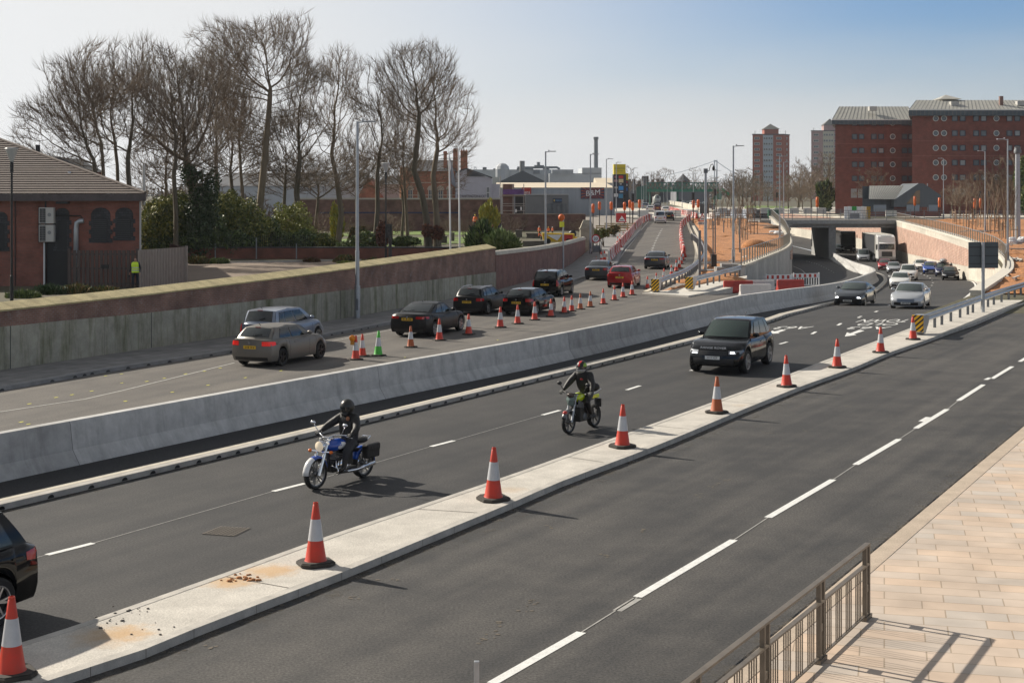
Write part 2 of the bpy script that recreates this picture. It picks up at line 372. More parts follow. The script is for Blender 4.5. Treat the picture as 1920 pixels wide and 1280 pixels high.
def asphalt(name, col, wear=(.13,.12,.11), ang=R(61), speck=.55, lane=3.6, wearamt=.25, rough=.8):
    """asphalt: aggregate speckle, soft patches and lighter streaks that run along the traffic"""
    m,t,b=_base(name); N=t.nodes; L=t.links; b.inputs['Roughness'].default_value=rough; b.inputs['Specular IOR Level'].default_value=.35
    tc=N.new('ShaderNodeTexCoord')
    n1=N.new('ShaderNodeTexNoise'); n1.inputs['Scale'].default_value=26; n1.inputs['Detail'].default_value=4; n1.inputs['Roughness'].default_value=.8; L.new(tc.outputs['Object'],n1.inputs['Vector'])
    r1=N.new('ShaderNodeMapRange'); r1.inputs[1].default_value=.36; r1.inputs[2].default_value=.66; r1.inputs[3].default_value=1-speck; r1.inputs[4].default_value=1+speck*1.3; L.new(n1.outputs['Fac'],r1.inputs[0])
    mp=N.new('ShaderNodeMapping'); mp.inputs['Rotation'].default_value=(0,0,-ang); L.new(tc.outputs['Object'],mp.inputs[0])
    mp2=N.new('ShaderNodeMapping'); mp2.inputs['Scale'].default_value=(.03,.9,1); L.new(mp.outputs[0],mp2.inputs[0])
    n2=N.new('ShaderNodeTexNoise'); n2.inputs['Scale'].default_value=1.4; n2.inputs['Detail'].default_value=5; L.new(mp2.outputs[0],n2.inputs['Vector'])
    n3=N.new('ShaderNodeTexNoise'); n3.inputs['Scale'].default_value=.5; n3.inputs['Detail'].default_value=6; n3.inputs['Roughness'].default_value=.7; L.new(tc.outputs['Object'],n3.inputs['Vector'])
    ad=N.new('ShaderNodeMath'); ad.operation='ADD'; L.new(n2.outputs['Fac'],ad.inputs[0]); L.new(n3.outputs['Fac'],ad.inputs[1])
    r2=N.new('ShaderNodeMapRange'); r2.inputs[1].default_value=.82; r2.inputs[2].default_value=1.22; r2.inputs[4].default_value=wearamt; L.new(ad.outputs[0],r2.inputs[0])
    mx=N.new('ShaderNodeMix'); mx.data_type='RGBA'; mx.inputs[6].default_value=(*col,1); mx.inputs[7].default_value=(*wear,1); L.new(r2.outputs[0],mx.inputs[0])
    m2=N.new('ShaderNodeMix'); m2.data_type='RGBA'; m2.blend_type='MULTIPLY'; m2.inputs[0].default_value=1; L.new(mx.outputs[2],m2.inputs[6]); L.new(r1.outputs[0],m2.inputs[7])
    L.new(m2.outputs[2],b.inputs['Base Color'])
    bp=N.new('ShaderNodeBump'); bp.inputs['Strength'].default_value=.5; bp.inputs['Distance'].default_value=.008; L.new(n1.outputs['Fac'],bp.inputs['Height']); L.new(bp.outputs[0],b.inputs['Normal'])
    MATS[name]=m; return m
ROAD=R(61)   # direction of the main road, measured from +x
M_as_near=asphalt('asphalt_near',(.037,.0365,.0365),wear=(.095,.088,.08),wearamt=.7)
M_as_main=asphalt('asphalt_main',(.031,.031,.032),wear=(.068,.064,.06),wearamt=.55)
M_as_slip=asphalt('asphalt_slip',(.088,.081,.074),wear=(.16,.145,.125),ang=R(68),wearamt=.6)
M_as_dark=asphalt('asphalt_verge',(.022,.022,.024),wearamt=.15,wear=(.05,.05,.05))
M_paint=mat('road_paint',(.78,.78,.75),.6,var=.25,vscale=8,fine=.15,fscale=60)
M_paint_worn=mat('road_paint_worn',(.42,.41,.38),.7,var=.6,vscale=6,col2=(.1,.1,.1))
M_kerb=mat('kerb_concrete',(.52,.49,.44),.8,var=.35,vscale=2.5,fine=.15,fscale=90,bump=.2)
M_kerb_dk=mat('kerb_unit',(.26,.26,.26),.75,var=.35,vscale=2,fine=.2,fscale=70)
M_black=mat('black_plastic',(.012,.012,.012),.5)
M_galv=mat('galvanised_steel',(.42,.44,.46),.45,metal=.7,var=.2,vscale=6)
M_galv_dk=mat('grey_painted_steel',(.17,.18,.19),.5,metal=.3,var=.2,vscale=4)
M_soil=mat('orange_soil',(.43,.19,.07),.95,var=.75,vscale=1.1,col2=(.24,.11,.05),fine=.45,fscale=9,bump=.9,bscale=6)
M_earth=mat('earth_and_grass',(.10,.075,.045),.95,var=.9,vscale=.22,col2=(.06,.10,.02),fine=.35,fscale=6,bump=.6,bscale=5)
M_gravel=mat('gravel',(.28,.25,.22),.95,var=.3,vscale=2,fine=.4,fscale=20)
M_white=mat('white_paint',(.78,.78,.77),.5)
M_red=mat('red_plastic',(.55,.04,.02),.45,var=.25,vscale=3)
KL=[(-34,3),(-26,22.3),(-16,46.8),(-14,51.7),(-10.9,57.9),(-7.5,65.8),(-5.7,70.6),(-.6,84.7),(5.5,110),(8.9,128),(11.8,157),(17.7,205),(22,250),(30,330),(50,600)]
RW=[(-30,24),(-17.6,51.4),(-14.2,58.8),(-8.3,72.3),(-1,93.8)]
CW=[(-1,93.8),(1.9,107),(4.3,122),(6.4,140),(7.5,152)]
JB=[(-24,7.5),(-10.8,31.5),(-4.4,43.1),(1.5,53.4),(7.5,65.5),(15.3,82.6),(20.5,95.7),(29,122),(38,155),(43.5,190),(49.6,229)]
KM=[(-22.5,6.5),(-10,29.2),(-3.93,40.3),(6.96,60.9),(12.5,72),(19,88.8),(24.3,103),(31.5,127),(40,160),(45.3,192),(51.2,229)]
LWL=[(17.3,111),(21.3,125),(26,142),(30,160),(33.5,180),(36.7,200),(39.2,220),(40.5,232)]
RWL=[(27,88),(36.5,111),(42,130),(46.3,153),(51,180),(55.3,206),(59.1,230)]
RWF=[(59.1,230),(61.3,248),(64,290),(65.3,340),(66,420)]
LWF=[(40.5,232),(41,250),(37,268),(36,300),(34,420)]  # wall line widened past the bridge so sun reaches the eastbound road
PV=[(-11.5,-8),(2.75,18.9),(13.4,39),(24.6,60),(52,112)]
def X_of(line, y): return float(np.interp(y,[p[1] for p in line],[p[0] for p in line]))
cutL=[(0,-60),(0,70),(3,90),(9.5,95)]+LWL+LWF[1:]
cutR=[(0,-60),(0,70),(18,71),(27,88)]+RWL[1:]+RWF[1:]
rwline=[(-70,-60),(-34,15)]+RW+CW[1:]+[(8.2,180),(12,210)]
ysn=sorted(set([-60,0]+[p[1] for p in cutL+cutR+rwline if p[1]<=420]+[b for b in BREAKS]+[700,1200,2500,3500]))
gm=MB()
for a,b in zip(ysn[:-1],ysn[1:]):
    def row(y,lo):
        xw=X_of(rwline,y)-.3
        if y>210: xw=X_of(rwline,210)-.3
        xl=X_of(cutL,y) if y<=420 else 0; xr=X_of(cutR,y) if y<=420 else 0
        return xw,xl,xr
    A=row(a,0); B=row(b,1)
    za,zb_=zA(a),zA(b); zl,zlb=zL(a)-.03,zL(b)-.03; zr,zrb=zR(a)-.03,zR(b)-.03
    big=3500
    gm.add([(-big,a,za),(A[0],a,za),(B[0],b,zb_),(-big,b,zb_)],[(0,1,2,3)],0)
    if b<=210: gm.add([(A[0],a,zl),(A[1],a,zl),(B[1],b,zlb),(B[0],b,zlb)],[(0,1,2,3)],1)
    elif b<=420: gm.add([(A[0],a,zl),(A[1],a,zl),(B[1],b,zlb),(B[0],b,zlb)],[(0,1,2,3)],1)
    if b<=420: gm.add([(A[2],a,zr),(big,a,zr),(big,b,zrb),(B[2],b,zrb)],[(0,1,2,3)],0)
    else: gm.add([(A[0],a,zr),(big,a,zr),(big,b,zrb),(B[0],b,zrb)],[(0,1,2,3)],0)
M_ground=mat('ground_earth',(.085,.066,.042),.95,var=.8,vscale=.05,col2=(.06,.07,.028),fine=.3,fscale=2)
tag(gm.build('ground',[M_ground,M_gravel],fix=False),kind='structure')
jbs=smooth_path(JB,3); kms=smooth_path(KM,3)
def poly2(l): return [(p[0],p[1]) for p in l]
front_px=[(-260,1420),(80,1279),(169,1250),(273,1216),(363,1179),(480,1134),(640,1073),(792,1011),(960,942),(1053,902),(1187,852),(1280,815),(1380,773),(1500,725),(1600,689),(1667,661),(1737,637),(1783,620),(1833,603),(1890,579),(1945,562),(2100,520)]
back_px=[(-260,1297),(0,1217),(127,1177),(410,1078),(640,996),(827,934),(977,883),(1133,827),(1280,774),(1467,706),(1600,655),(1707,615),(1743,599),(1775,585)]
IF=[gp(x,y,.12) for x,y in front_px]; IB=[gp(x,y,.12) for x,y in back_px]
IB+= [Vector((27.2,88.2,.12))]
nr=MB(); yy=sorted(set([p.y for p in IF]+list(np.linspace(IF[0].y,IF[-1].y,30))))
nr.grid([[(float(np.interp(y,[p.y for p in IF],[p.x for p in IF])),y,0),(X_of(PV,y)+.1,y,0)] for y in yy])
tag(nr.build('near_road',M_as_near),kind='structure')
main=poly2(jbs[:])+[(53,262),(54,300),(54,420)]+[(67,420)]+[p for p in RWF[-2::-1]]+[p for p in RWL[-2::-1]]+[(p.x,p.y) for p in IB[-2::-1]]
sheet('main_carriageway',main,zM,M_as_main)
slip=KL+[(60,600),(40,330)]+[(32,250),(26.4,210),(22.3,180),(18.5,150),(15.6,125),(14.2,116),(12,106),(9.0,94),(10.5,92),(13.5,90)]
slip+= [(p.x-.35,p.y) for p in jbs[::-1] if p.y<=90.5]
sheet('slip_road',slip,zL,M_as_slip)
east=[(13,90),(10.3,92),(16,109),(17.3,111)]+LWL[1:]+LWF[1:]+[(54,420),(54,300),(52.5,262)]+[(p.x-.35,p.y) for p in jbs[::-1] if p.y>90]
sheet('underpass_carriageway',east,zE,M_as_main,off=.004)
bayM=mat('strip_concrete',(.57,.535,.475),.85,var=.3,vscale=1.3,fine=.2,fscale=40,bump=.35,bscale=30)
bm_poly=[(p.x,p.y) for p in IF[:-2]]+[(30.5,88)]+[(p.x,p.y) for p in IB[::-1]]
isl=sheet('concrete_strip',bm_poly,lambda y:.12,bayM,thick=1.6)
kb=MB()
ifs=smooth_path([Vector((p.x,p.y,0)) for p in IF],1.0)
sweep(kb,ifs,[(.006,-.05),(.006,.126),(-.16,.128),(-.16,-.05)])
ibs=smooth_path([Vector((p.x,p.y,0)) for p in IB],1.0)
sweep(kb,ibs,[(-.004,-.3),(-.004,.124),(.15,.126),(.15,-.3)])
jn=MB()
L=0
for i in range(1,len(ifs)-1):
    L+=(ifs[i]-ifs[i-1]).length
for k in range(0,70):       # joints between kerb units and between the cast bays
    p=ifs[min(len(ifs)-1,k)]
    n=normals2d(ifs)[min(len(ifs)-1,k)]; t=Vector((-n.y,n.x,0))
    jn.add([p+n*.0075+t*.006+Vector((0,0,.0)),p+n*.0075-t*.006,p+n*.0075-t*.006+Vector((0,0,.127)),p+n*.0075+t*.006+Vector((0,0,.127))],[(0,1,2,3)])
    if k%5==2:
        q=p-n*.17; wd=2.0
        back=min(ibs,key=lambda b:(b-(p-n*1.6)).length)
        e=back+(q-back).normalized()*.16
        jn.add([q+t*.012+Vector((0,0,.125)),q-t*.012+Vector((0,0,.125)),e-t*.012+Vector((0,0,.125)),e+t*.012+Vector((0,0,.125))],[(0,1,2,3)])
M_joint=mat('joint_dark',(.16,.14,.12),.9)
tag(kb.build('strip_kerb',M_kerb),kind='structure'); tag(jn.build('strip_joints',M_joint,fix=False),kind='structure')
rnd=random.Random(4)
def blotch(mb, c, r, z, n=16, m=0, seed=0):
    q=random.Random(seed); pts=[]
    for i in range(n):
        a=2*math.pi*i/n; k=r*q.uniform(.55,1.1); pts.append((c[0]+k*math.cos(a)*1.3,c[1]+k*math.sin(a),z))
    mb.add(pts,[tuple(range(n))],m)
def add_stains(m, spots, col):
    t=m.node_tree; N=t.nodes; L=t.links; b=N['Principled BSDF']; src=b.inputs['Base Color'].links[0].from_socket
    tc=N.new('ShaderNodeTexCoord'); nz=N.new('ShaderNodeTexNoise'); nz.inputs['Scale'].default_value=3.5; nz.inputs['Detail'].default_value=8; nz.inputs['Roughness'].default_value=.7; L.new(tc.outputs['Object'],nz.inputs['Vector'])
    cur=src
    for x,y,z,r,k in spots:
        d=N.new('ShaderNodeVectorMath'); d.operation='DISTANCE'; d.inputs[1].default_value=(x,y,z); L.new(tc.outputs['Object'],d.inputs[0])
        a=N.new('ShaderNodeMapRange'); a.inputs[1].default_value=r; a.inputs[2].default_value=0; a.inputs[3].default_value=-.45; a.inputs[4].default_value=.55; a.clamp=False; L.new(d.outputs['Value'],a.inputs[0])
        s_=N.new('ShaderNodeMath'); s_.operation='ADD'; L.new(a.outputs[0],s_.inputs[0]); L.new(nz.outputs['Fac'],s_.inputs[1])
        q=N.new('ShaderNodeMapRange'); q.inputs[1].default_value=.42; q.inputs[2].default_value=.85; q.inputs[4].default_value=k; L.new(s_.outputs[0],q.inputs[0])
        mx=N.new('ShaderNodeMix'); mx.data_type='RGBA'; L.new(q.outputs[0],mx.inputs[0]); L.new(cur,mx.inputs[6]); mx.inputs[7].default_value=(*col,1); cur=mx.outputs[2]
    L.new(cur,b.inputs['Base Color'])
spots=[]
for x,y,r,k in [(205,1190,1.0,.45),(430,1090,.8,.75),(505,1070,.9,.7),(245,1186,.7,.5),(960,918,.6,.25),(1400,760,.8,.2)]:
    p=gp(x,y,.12); spots.append((p.x,p.y,.12,r,k))
add_stains(bayM,spots,(.50,.30,.12))
cl=MB()
for i,(x,y,n,sz) in enumerate([(456,1084,22,.045),(215,1165,12,.026),(255,1146,10,.024),(276,1180,6,.02)]):
    p=gp(x,y,.12)
    for k in range(n): 
        a=(p.x+rnd.gauss(0,.16),p.y+rnd.gauss(0,.16),.128); s_=rnd.uniform(.3,1)*sz
        cl.ell(a,(s_*1.2,s_,s_*.7),6,4,0 if i==0 else 1)
tag(cl.build('soil_clods',[M_soil,mat('grey_rubble',(.12,.11,.10),.95)]),kind='stuff')
tag(bpy.data.objects['soil_clods'],'small clods of soil and rubble spilled on the pale concrete strip','soil')
vm=MB(); rows=[]
for y in sorted(set(list(np.linspace(8,229,60))+[b for b in BREAKS if b<229])):
    rows.append([(float(np.interp(y,[p.y for p in kms],[p.x for p in kms])),y,zM(y)+.10),(float(np.interp(y,[p.y for p in jbs],[p.x for p in jbs]))-.2,y,zM(y)+.10)])
vm.grid(rows); tag(vm.build('asphalt_verge',M_as_dark),kind='structure')
def lift(path,zf,d=0): return [Vector((p.x,p.y,zf(p.y)+d)) for p in path]
kd=MB(); km1=lift(smooth_path(KM,.9),zM)
sweep(kd,km1,[(0.0,-.1),(.03,.125),(-.02,.135),(-.30,.137),(-.34,.09)],0)
ns=normals2d(km1)
for i,(p,n) in enumerate(zip(km1,ns)):
    if p.y>130 or p.y<14: continue
    t=Vector((-n.y,n.x,0))
    sl_=Vector((.03,0,0)).length
    a=[]
    for k in range(9):
        an=math.pi*k/8
        h=.012+.075*math.sin(an)
        a.append(p+t*(.09*math.cos(an))+n*(.03*(h+.1)/.225+.006)+Vector((0,0,h)))
    kd.add(a,[tuple(range(9))],1)
kd.build('kerb_drain',[M_kerb,M_black],fix=False)['kind']='structure'
wl=MB(); 
def ribbon(mb, path, a, b, dz, m=0):
    ns=normals2d(path); mb.grid([[p+n*a+Vector((0,0,dz)),p+n*b+Vector((0,0,dz))] for p,n in zip(path,ns)],m)
ribbon(wl,km1,-.335,-.17,.141,0)
tag(wl.build('kerb_lit_top',mat('kerb_lit_cream',(.60,.55,.45),.7,var=.3,vscale=3),fix=False),kind='structure')  # paler strip: sunlight on the kerb top put into the colour
fp=[(p[0],p[1]) for p in KL[:12]]+[(12,205),(7.9,153)]+[p for p in CW[-2::-1]]+[p for p in RW[-2::-1]]
M_foot=brick('footpath_paving',(.21,.205,.20),(.25,.24,.23),(.12,.12,.12),ang=R(68),bw=.9,bh=.6,msize=.02,flat=True,var=.3)
sheet('footpath',fp,zL,M_foot,off=.11)
kd=MB(); kl1=lift(smooth_path(KL[:12],1.0),zL)
sweep(kd,kl1,[(0.03,-.05),(.0,.125),(-.28,.127),(-.28,.05)],0)
for p,n in zip(kl1,normals2d(kl1)):
    if p.y>92 or p.y<35: continue
    t=Vector((-n.y,n.x,0)); a=[]
    for k in range(9):
        an=math.pi*k/8; h=.012+.07*math.sin(an)
        a.append(p+t*(.11*math.cos(an))+n*(.036-.03*(h+.05)/.175)+Vector((0,0,h)))
    kd.add(a,[tuple(range(9))],1)
kd.build('footpath_kerb',[M_kerb_dk,M_black],fix=False)['kind']='structure'
M_pave=brick('sandstone_paving',(.56,.43,.325),(.475,.42,.365),(.34,.27,.2),ang=R(-14),bw=.86,bh=.42,msize=.010,flat=True,var=.22,offset=.37)
pv=[(p[0],p[1]) for p in PV]+[(120,112),(40,-8)]
sheet('pavement',pv,z0,M_pave,off=.12,thick=.2)
kp=MB(); sweep(kp,smooth_path(PV,1.5),[(-.02,-.05),(-.02,.122),(.30,.126),(.30,.05)])
tag(kp.build('pavement_kerb',mat('kerb_sand',(.47,.385,.30),.85,var=.25,vscale=2,fine=.2,fscale=50)),kind='structure')
mk=MB()
def dash(a,b,wd,zf,d=.006,m=0):
    a=Vector((a[0],a[1],0)); b=Vector((b[0],b[1],0)); t=(b-a).normalized(); n=Vector((t.y,-t.x,0))*wd/2
    mk.add([(q.x,q.y,zf(q.y)+d) for q in (a+n,b+n,b-n,a-n)],[(0,1,2,3)],m)
def dashpx(p,q,wd,zf=z0,d=.006,m=0): dash(gp(*p,zf),gp(*q,zf),wd,zf,d,m)
for p,q in [((922,1281),(1090,1185)),((1195,1119),(1376,1012)),((1440,970),(1562,899)),((1604,871),(1686,823)),((1717,803),(1776,767)),((1797,751),(1844,721)),((1860,710),(1898,687)),((1912,678),(1945,658)),((690,1415),(860,1316))]:
    dashpx(p,q,.15)
dashpx((1157,1145),(1195,1122),.15,m=1); dashpx((1727,790),(1741,782),.15); dashpx((1848,712),(1857,708),.15)
for p,q in [((88,1040),(175,1018)),((512,921),(572,906)),((808,837),(851,826)),((1017,778),(1050,769)),((1175,731),(1200,723)),((1295,695),(1312,690)),((1462,645),(1476,641))]:
    dashpx(p,q,.13,zM)
for x,y in [(1526,624),(1574,608),(1612,594),(1643,584),(1668,572),(1738,546),(1743,540),(1747,535),(1749,530),(1747.5,525.5),(1744,521.5),(1739,518),(1733,515.5),(1727,513)]:
    c=gp(x,y,zM); t=Vector((math.sin(R(20)),math.cos(R(20)),0)); dash(c-t*.6,c+t*.6,.14,zM)
for p,q in [((1090,1185),(1195,1119)),((1376,1012),(1440,970)),((1562,899),(1604,871)),((1686,823),(1717,803)),((1776,767),(1797,751))]: dashpx(p,q,.025,m=1)
for p,q in [((175,1018),(512,921)),((572,906),(808,837)),((851,826),(1017,778)),((0,1062),(88,1040))]: dashpx(p,q,.022,zM,m=1)
def linepx(px,wd,zf,m=0,d=.006):
    path=smooth_path([Vector((*gp(x,y,zf).xy,0)) for x,y in px],2)
    path=[Vector((p.x,p.y,zf(p.y))) for p in path]; ns=normals2d(path)
    mk.grid([[p+n*wd/2+Vector((0,0,d)),p-n*wd/2+Vector((0,0,d))] for p,n in zip(path,ns)],m)
linepx([(1760,585),(1790,571),(1818,551.5),(1828.5,541),(1827,531),(1814,522.5),(1802,518),(1770,508)],.18,zM)
linepx([(1100,520),(1150,498),(1174,467.5),(1202.5,431),(1216,415)],.12,zL,1)
linepx([(0,772),(160,748),(440,680)],.10,zL,1); linepx([(610,642),(740,617)],.08,zL,1)
for i in range(15):
    f=i/14; y=474-f*44; x=1221+f*f*6+f*14
    c=gp(x,y,zL); dash(c-Vector((.15,.5,0)),c+Vector((.15,.5,0)),.14,zL)
linepx([(1487,499),(1504,507),(1511,515),(1508,520)],.12,zE,1)
for i in range(12):
    f=i/11; c=gp(1513+f*50,490+f*f*10+f*11,zE); dash(c-Vector((.1,.45,0)),c+Vector((.1,.45,0)),.12,zE,.012)
def road_word(txt, c_px, w_px, h_px, zf):
    c=gp(*c_px,zf); Y=c.y; wd=w_px/F*Y
    y1=F*(H-zf(Y))/(c_px[1]-h_px/2-CY); y0_=F*(H-zf(Y))/(c_px[1]+h_px/2-CY); hh=y1-y0_
    tmp=MB(); text_into(tmp,txt,Matrix.Identity(4),1.0)
    xs=[v[0] for v in tmp.v]; ys=[v[1] for v in tmp.v]
    th=R(27); 
    ax=Vector((-1,0,0)); ay=Vector((-math.sin(th),-math.cos(th),0)); hh=hh/math.cos(th)
    vs=[]
    for x,y,_ in tmp.v:
        u=(x-(min(xs)+max(xs))/2)/(max(xs)-min(xs))*wd; v=(y-(min(ys)+max(ys))/2)/(max(ys)-min(ys))*hh
        p=c+ax*u+ay*v; vs.append((p.x,p.y,zf(p.y)+.007))
    mk.add(vs,[f for f in tmp.f],0)
road_word('TOWN',(1658,601.3),92,5.2,zM); road_word('OLD',(1646,608),74,4.4,zM); road_word('A63',(1629,614.8),76,4.4,zM)
road_word('A63',(1487,614.5),64,5,zM)
def road_arrow(px, zf):
    P=[gp(x,y,zf) for x,y in px]; mk.add([(p.x,p.y,p.z+.007) for p in P],[tuple(range(len(P)))],0)
road_arrow([(1584,631),(1588,623),(1594,625),(1611,618.5),(1621,620),(1601,626.5),(1606,628)],zM)
road_arrow([(1440,626),(1448,620),(1452,621.5),(1466,617.8),(1474,619),(1459,623.4),(1462,625)],zM)
for i in range(14):
    x=rnd.uniform(20,1000); y=rnd.uniform(0,1)
    px=rnd.choice([(rnd.uniform(0,420),rnd.uniform(640,800)),(rnd.uniform(640,1000),rnd.uniform(590,680))])
    c=gp(*px,0)
    if c.x<X_of(KL,c.y)+.3 or c.x>X_of(JB,c.y)-.8: continue
    t=Vector((math.sin(R(23)),math.cos(R(23)),0)); dash(c-t*.09,c+t*.07,.05,z0,.006,2)
rows=[(40,791),(235,752),(323,735),(390,722),(460,708),(527,695),(55,757),(105,745),(135,740),(172,733),(275,715),(308,709),(348,701),(383,696),(413,690)]
for x,y in rows:
    c=gp(x,y,0); t=Vector((math.sin(R(23)),math.cos(R(23)),0)); dash(c-t*.08,c+t*.08,.07,z0,.006,2)
tag(mk.build('road_markings',[M_paint,M_paint_worn,mat('yellow_spray',(.62,.6,.05),.7)],fix=False),kind='structure')
def dust_mat(name,col,lo):
    m,t,b=_base(name); N=t.nodes; L=t.links; b.inputs['Base Color'].default_value=(*col,1); b.inputs['Roughness'].default_value=.95
    tc=N.new('ShaderNodeTexCoord'); nz=N.new('ShaderNodeTexNoise'); nz.inputs['Scale'].default_value=1.7; nz.inputs['Detail'].default_value=9; nz.inputs['Roughness'].default_value=.75; L.new(tc.outputs['Object'],nz.inputs['Vector'])
    r=N.new('ShaderNodeMapRange'); r.inputs[1].default_value=lo; r.inputs[2].default_value=lo+.25; r.inputs[4].default_value=.75; L.new(nz.outputs['Fac'],r.inputs[0]); L.new(r.outputs[0],b.inputs['Alpha']); return m
du=MB(); fl=[Vector((p.x,p.y,0)) for p in ifs if p.y<80]; pl_=smooth_path(PV,1.2)
for k,(w_,m_) in enumerate(((.22,0),(.55,1),(1.3,2))):
    ribbon(du,fl,.012,.012+w_,.003+.0015*k,m_); ribbon(du,pl_,-.02,-.02-w_*.8,.003+.0015*k,m_)
    kk=[Vector((p.x,p.y,zM(p.y))) for p in smooth_path(KM,1.2) if p.y<75]; ribbon(du,kk,.01,.01+w_*.6,.003+.0015*k,m_)
    jk=[Vector((p.x,p.y,0)) for p in smooth_path(JB,1.2) if p.y<88]; ribbon(du,jk,-.91,-.91-w_*1.2,.003+.0015*k,m_)
tag(du.build('kerb_dust',[dust_mat('dust_dense',(.15,.13,.105),.44),dust_mat('dust_mid',(.12,.108,.09),.52),dust_mat('dust_thin',(.11,.10,.085),.6)],fix=False),kind='structure')
pt=MB()
for i in range(30):
    f=rnd.random(); l=rnd.choice([0,1])
    a,b=((90,1215),(1380,765)) if l==0 else ((830,1270),(1850,620))
    if l==0: x,y=a[0]+(b[0]-a[0])*f+rnd.uniform(40,150),a[1]+(b[1]-a[1])*f+rnd.uniform(30,60)
    else: x,y=a[0]+(b[0]-a[0])*f,a[1]+(b[1]-a[1])*f**.9-10
    p=gp(x,y,0)
    for k in range(4): blotch(pt,(p.x+rnd.gauss(0,.06),p.y+rnd.gauss(0,.1)),rnd.uniform(.015,.04),.005+.0005*k,8,0,i*9+k)
tag(pt.build('road_scars',mat('scar_tan',(.16,.135,.105),.95,var=.5,vscale=12),fix=False),kind='structure')
mh=MB(); P=[gp(x,y,zM) for x,y in [(378,1001),(414,987),(472,990),(440,1006)]]
mh.add([(p.x,p.y,.006) for p in P],[(0,1,2,3)],0)
g=[P[0].lerp(P[3],i/8) for i in range(9)]; h=[P[1].lerp(P[2],i/8) for i in range(9)]
for i in range(8):
    for j in range(8):
        q=[g[i].lerp(h[i],(j+.2)/8),g[i].lerp(h[i],(j+.8)/8),g[i+1].lerp(h[i+1],(j+.8)/8)*.7+g[i].lerp(h[i],(j+.8)/8)*.3,g[i+1].lerp(h[i+1],(j+.2)/8)*.7+g[i].lerp(h[i],(j+.2)/8)*.3]
        mh.add([(p.x,p.y,.014) for p in q],[(0,1,2,3)],1)
o=mh.build('manhole_cover',[mat('cast_iron_dark',(.05,.045,.04),.6,metal=.3),mat('cast_iron',(.17,.145,.115),.55,metal=.3)],fix=False)
tag(o,'cast iron manhole cover set in the dark lane beside the white dash','manhole cover')
def pth(l,step=2.5): return smooth_path([(p[0],p[1],0) for p in l],step)
A_rw=math.atan2(42.4,16.6)
M_wallc=concrete('retaining_concrete',(.36,.345,.28),A_rw,streak=(.075,.085,.018),amount=.9,panel=5.2)
M_wallb=brick('retaining_brick',(.215,.10,.072),(.265,.135,.10),(.24,.19,.16),ang=A_rw,stain=(.30,.25,.24),var=.45)
M_cope=mat('coping_stone',(.56,.47,.25),.9,var=.45,vscale=1.2,fine=.2,fscale=25,bump=.3)
rw=pth(RW); L4=lambda tab: (lambda p: float(np.interp(p.y,[t[0] for t in tab],[t[1] for t in tab])))
cT=L4([(24,1.75),(51.4,1.6),(58.8,1.5),(72.3,1.47),(93.8,1.24)]); bT=L4([(24,2.05),(51.4,2.12),(58.8,2.19),(72.3,2.44),(93.8,2.72)])
t=thing('retaining_wall',(0,0,0),'long retaining wall, stained concrete below, dark brick above and mossy sloped coping','wall')
wall(MB(),rw,lambda p:-.1,cT,.6,off=0).build('concrete_base',M_wallc,t)
wall(MB(),rw,cT,bT,.5,off=-.05).build('brickwork',M_wallb,t)
mb=MB(); nsr=normals2d(rw); rows=[]
for p,n in zip(rw,nsr):
    b=bT(p); rows.append([p+n*.02+Vector((0,0,b)),p+n*.02+Vector((0,0,b+.06)),p-n*.62+Vector((0,0,b+.27)),p-n*.62+Vector((0,0,b)),p+n*.02+Vector((0,0,b))])
mb.grid(rows,0); mb.add(rows[-1][:4],[(0,1,2,3)])
L=0
for i in range(len(rw)-1):
    n=nsr[i]; d=(rw[i+1]-rw[i]); k=max(1,int(d.length/.6))
    for j in range(k):
        p=rw[i]+d*(j/k); b=bT(p); tt=d.normalized()*.008
        mb.add([p+n*.022-tt+Vector((0,0,b+.063)),p+n*.022+tt+Vector((0,0,b+.063)),p-n*.6+tt+Vector((0,0,b+.268)),p-n*.6-tt+Vector((0,0,b+.268))],[(0,1,2,3)],1)
mb.build('coping',[M_cope,mat('coping_joint',(.2,.17,.09),.9)],t,fix=False)
for x in (16,283,477,640,793,):
    mb=MB()
    y=np.interp(x,[0,283,433,640,927],[51.4,58.8,63.8,72.3,93.8]); c=Vector((X_of(RW,y),y,0)); d=Vector((.42,.9,0)).normalized()
    n=Vector((d.y,-d.x,0)); mb.add([c+n*.004-d*.02,c+n*.004+d*.02,c+n*.004+d*.02+Vector((0,0,cT(c))),c+n*.004-d*.02+Vector((0,0,cT(c)))],[(0,1,2,3)])
    mb.build('expansion_joint',M_black,t,fix=False)
t=thing('curved_brick_wall',(0,0,0),'curved dark red brick wall with pale rounded stone coping ending at the stone pier','wall')
cw=pth(CW); cwT=L4([(93.8,2.3),(107.5,2.12),(122,1.95),(140,1.72),(152,1.5)])
wall(MB(),cw,lambda p:-.1,cwT,.5,off=-.03).build('brickwork',brick('curved_brick',(.19,.075,.06),(.24,.10,.08),(.20,.15,.13),ang=R(77),stain=(.30,.24,.22)),t)
mb=MB(); rows=[]
for p,n in zip(cw,normals2d(cw)):
    rows.append([p+n*(.07*0+.06)-n*(.32-.32*math.cos(math.pi*k/6))+Vector((0,0,cwT(p)+.27*math.sin(math.pi*k/6))) for k in range(7)])
mb.grid(rows); mb.add(rows[0],[tuple(range(7))])
mb.build('coping',mat('pale_stone',(.50,.47,.40),.85,var=.3,vscale=1.5,fine=.15,fscale=30),t,smooth=True,auto=50)
p=Vector((7.7,153.5,0)); mb=MB(); mb.box((p.x,p.y,1.2),(1.4,1.4,2.6)); mb.box((p.x,p.y,2.56),(1.55,1.55,.14)); mb.box((p.x,p.y,3.03),(1.4,1.4,.8),taper=.55)
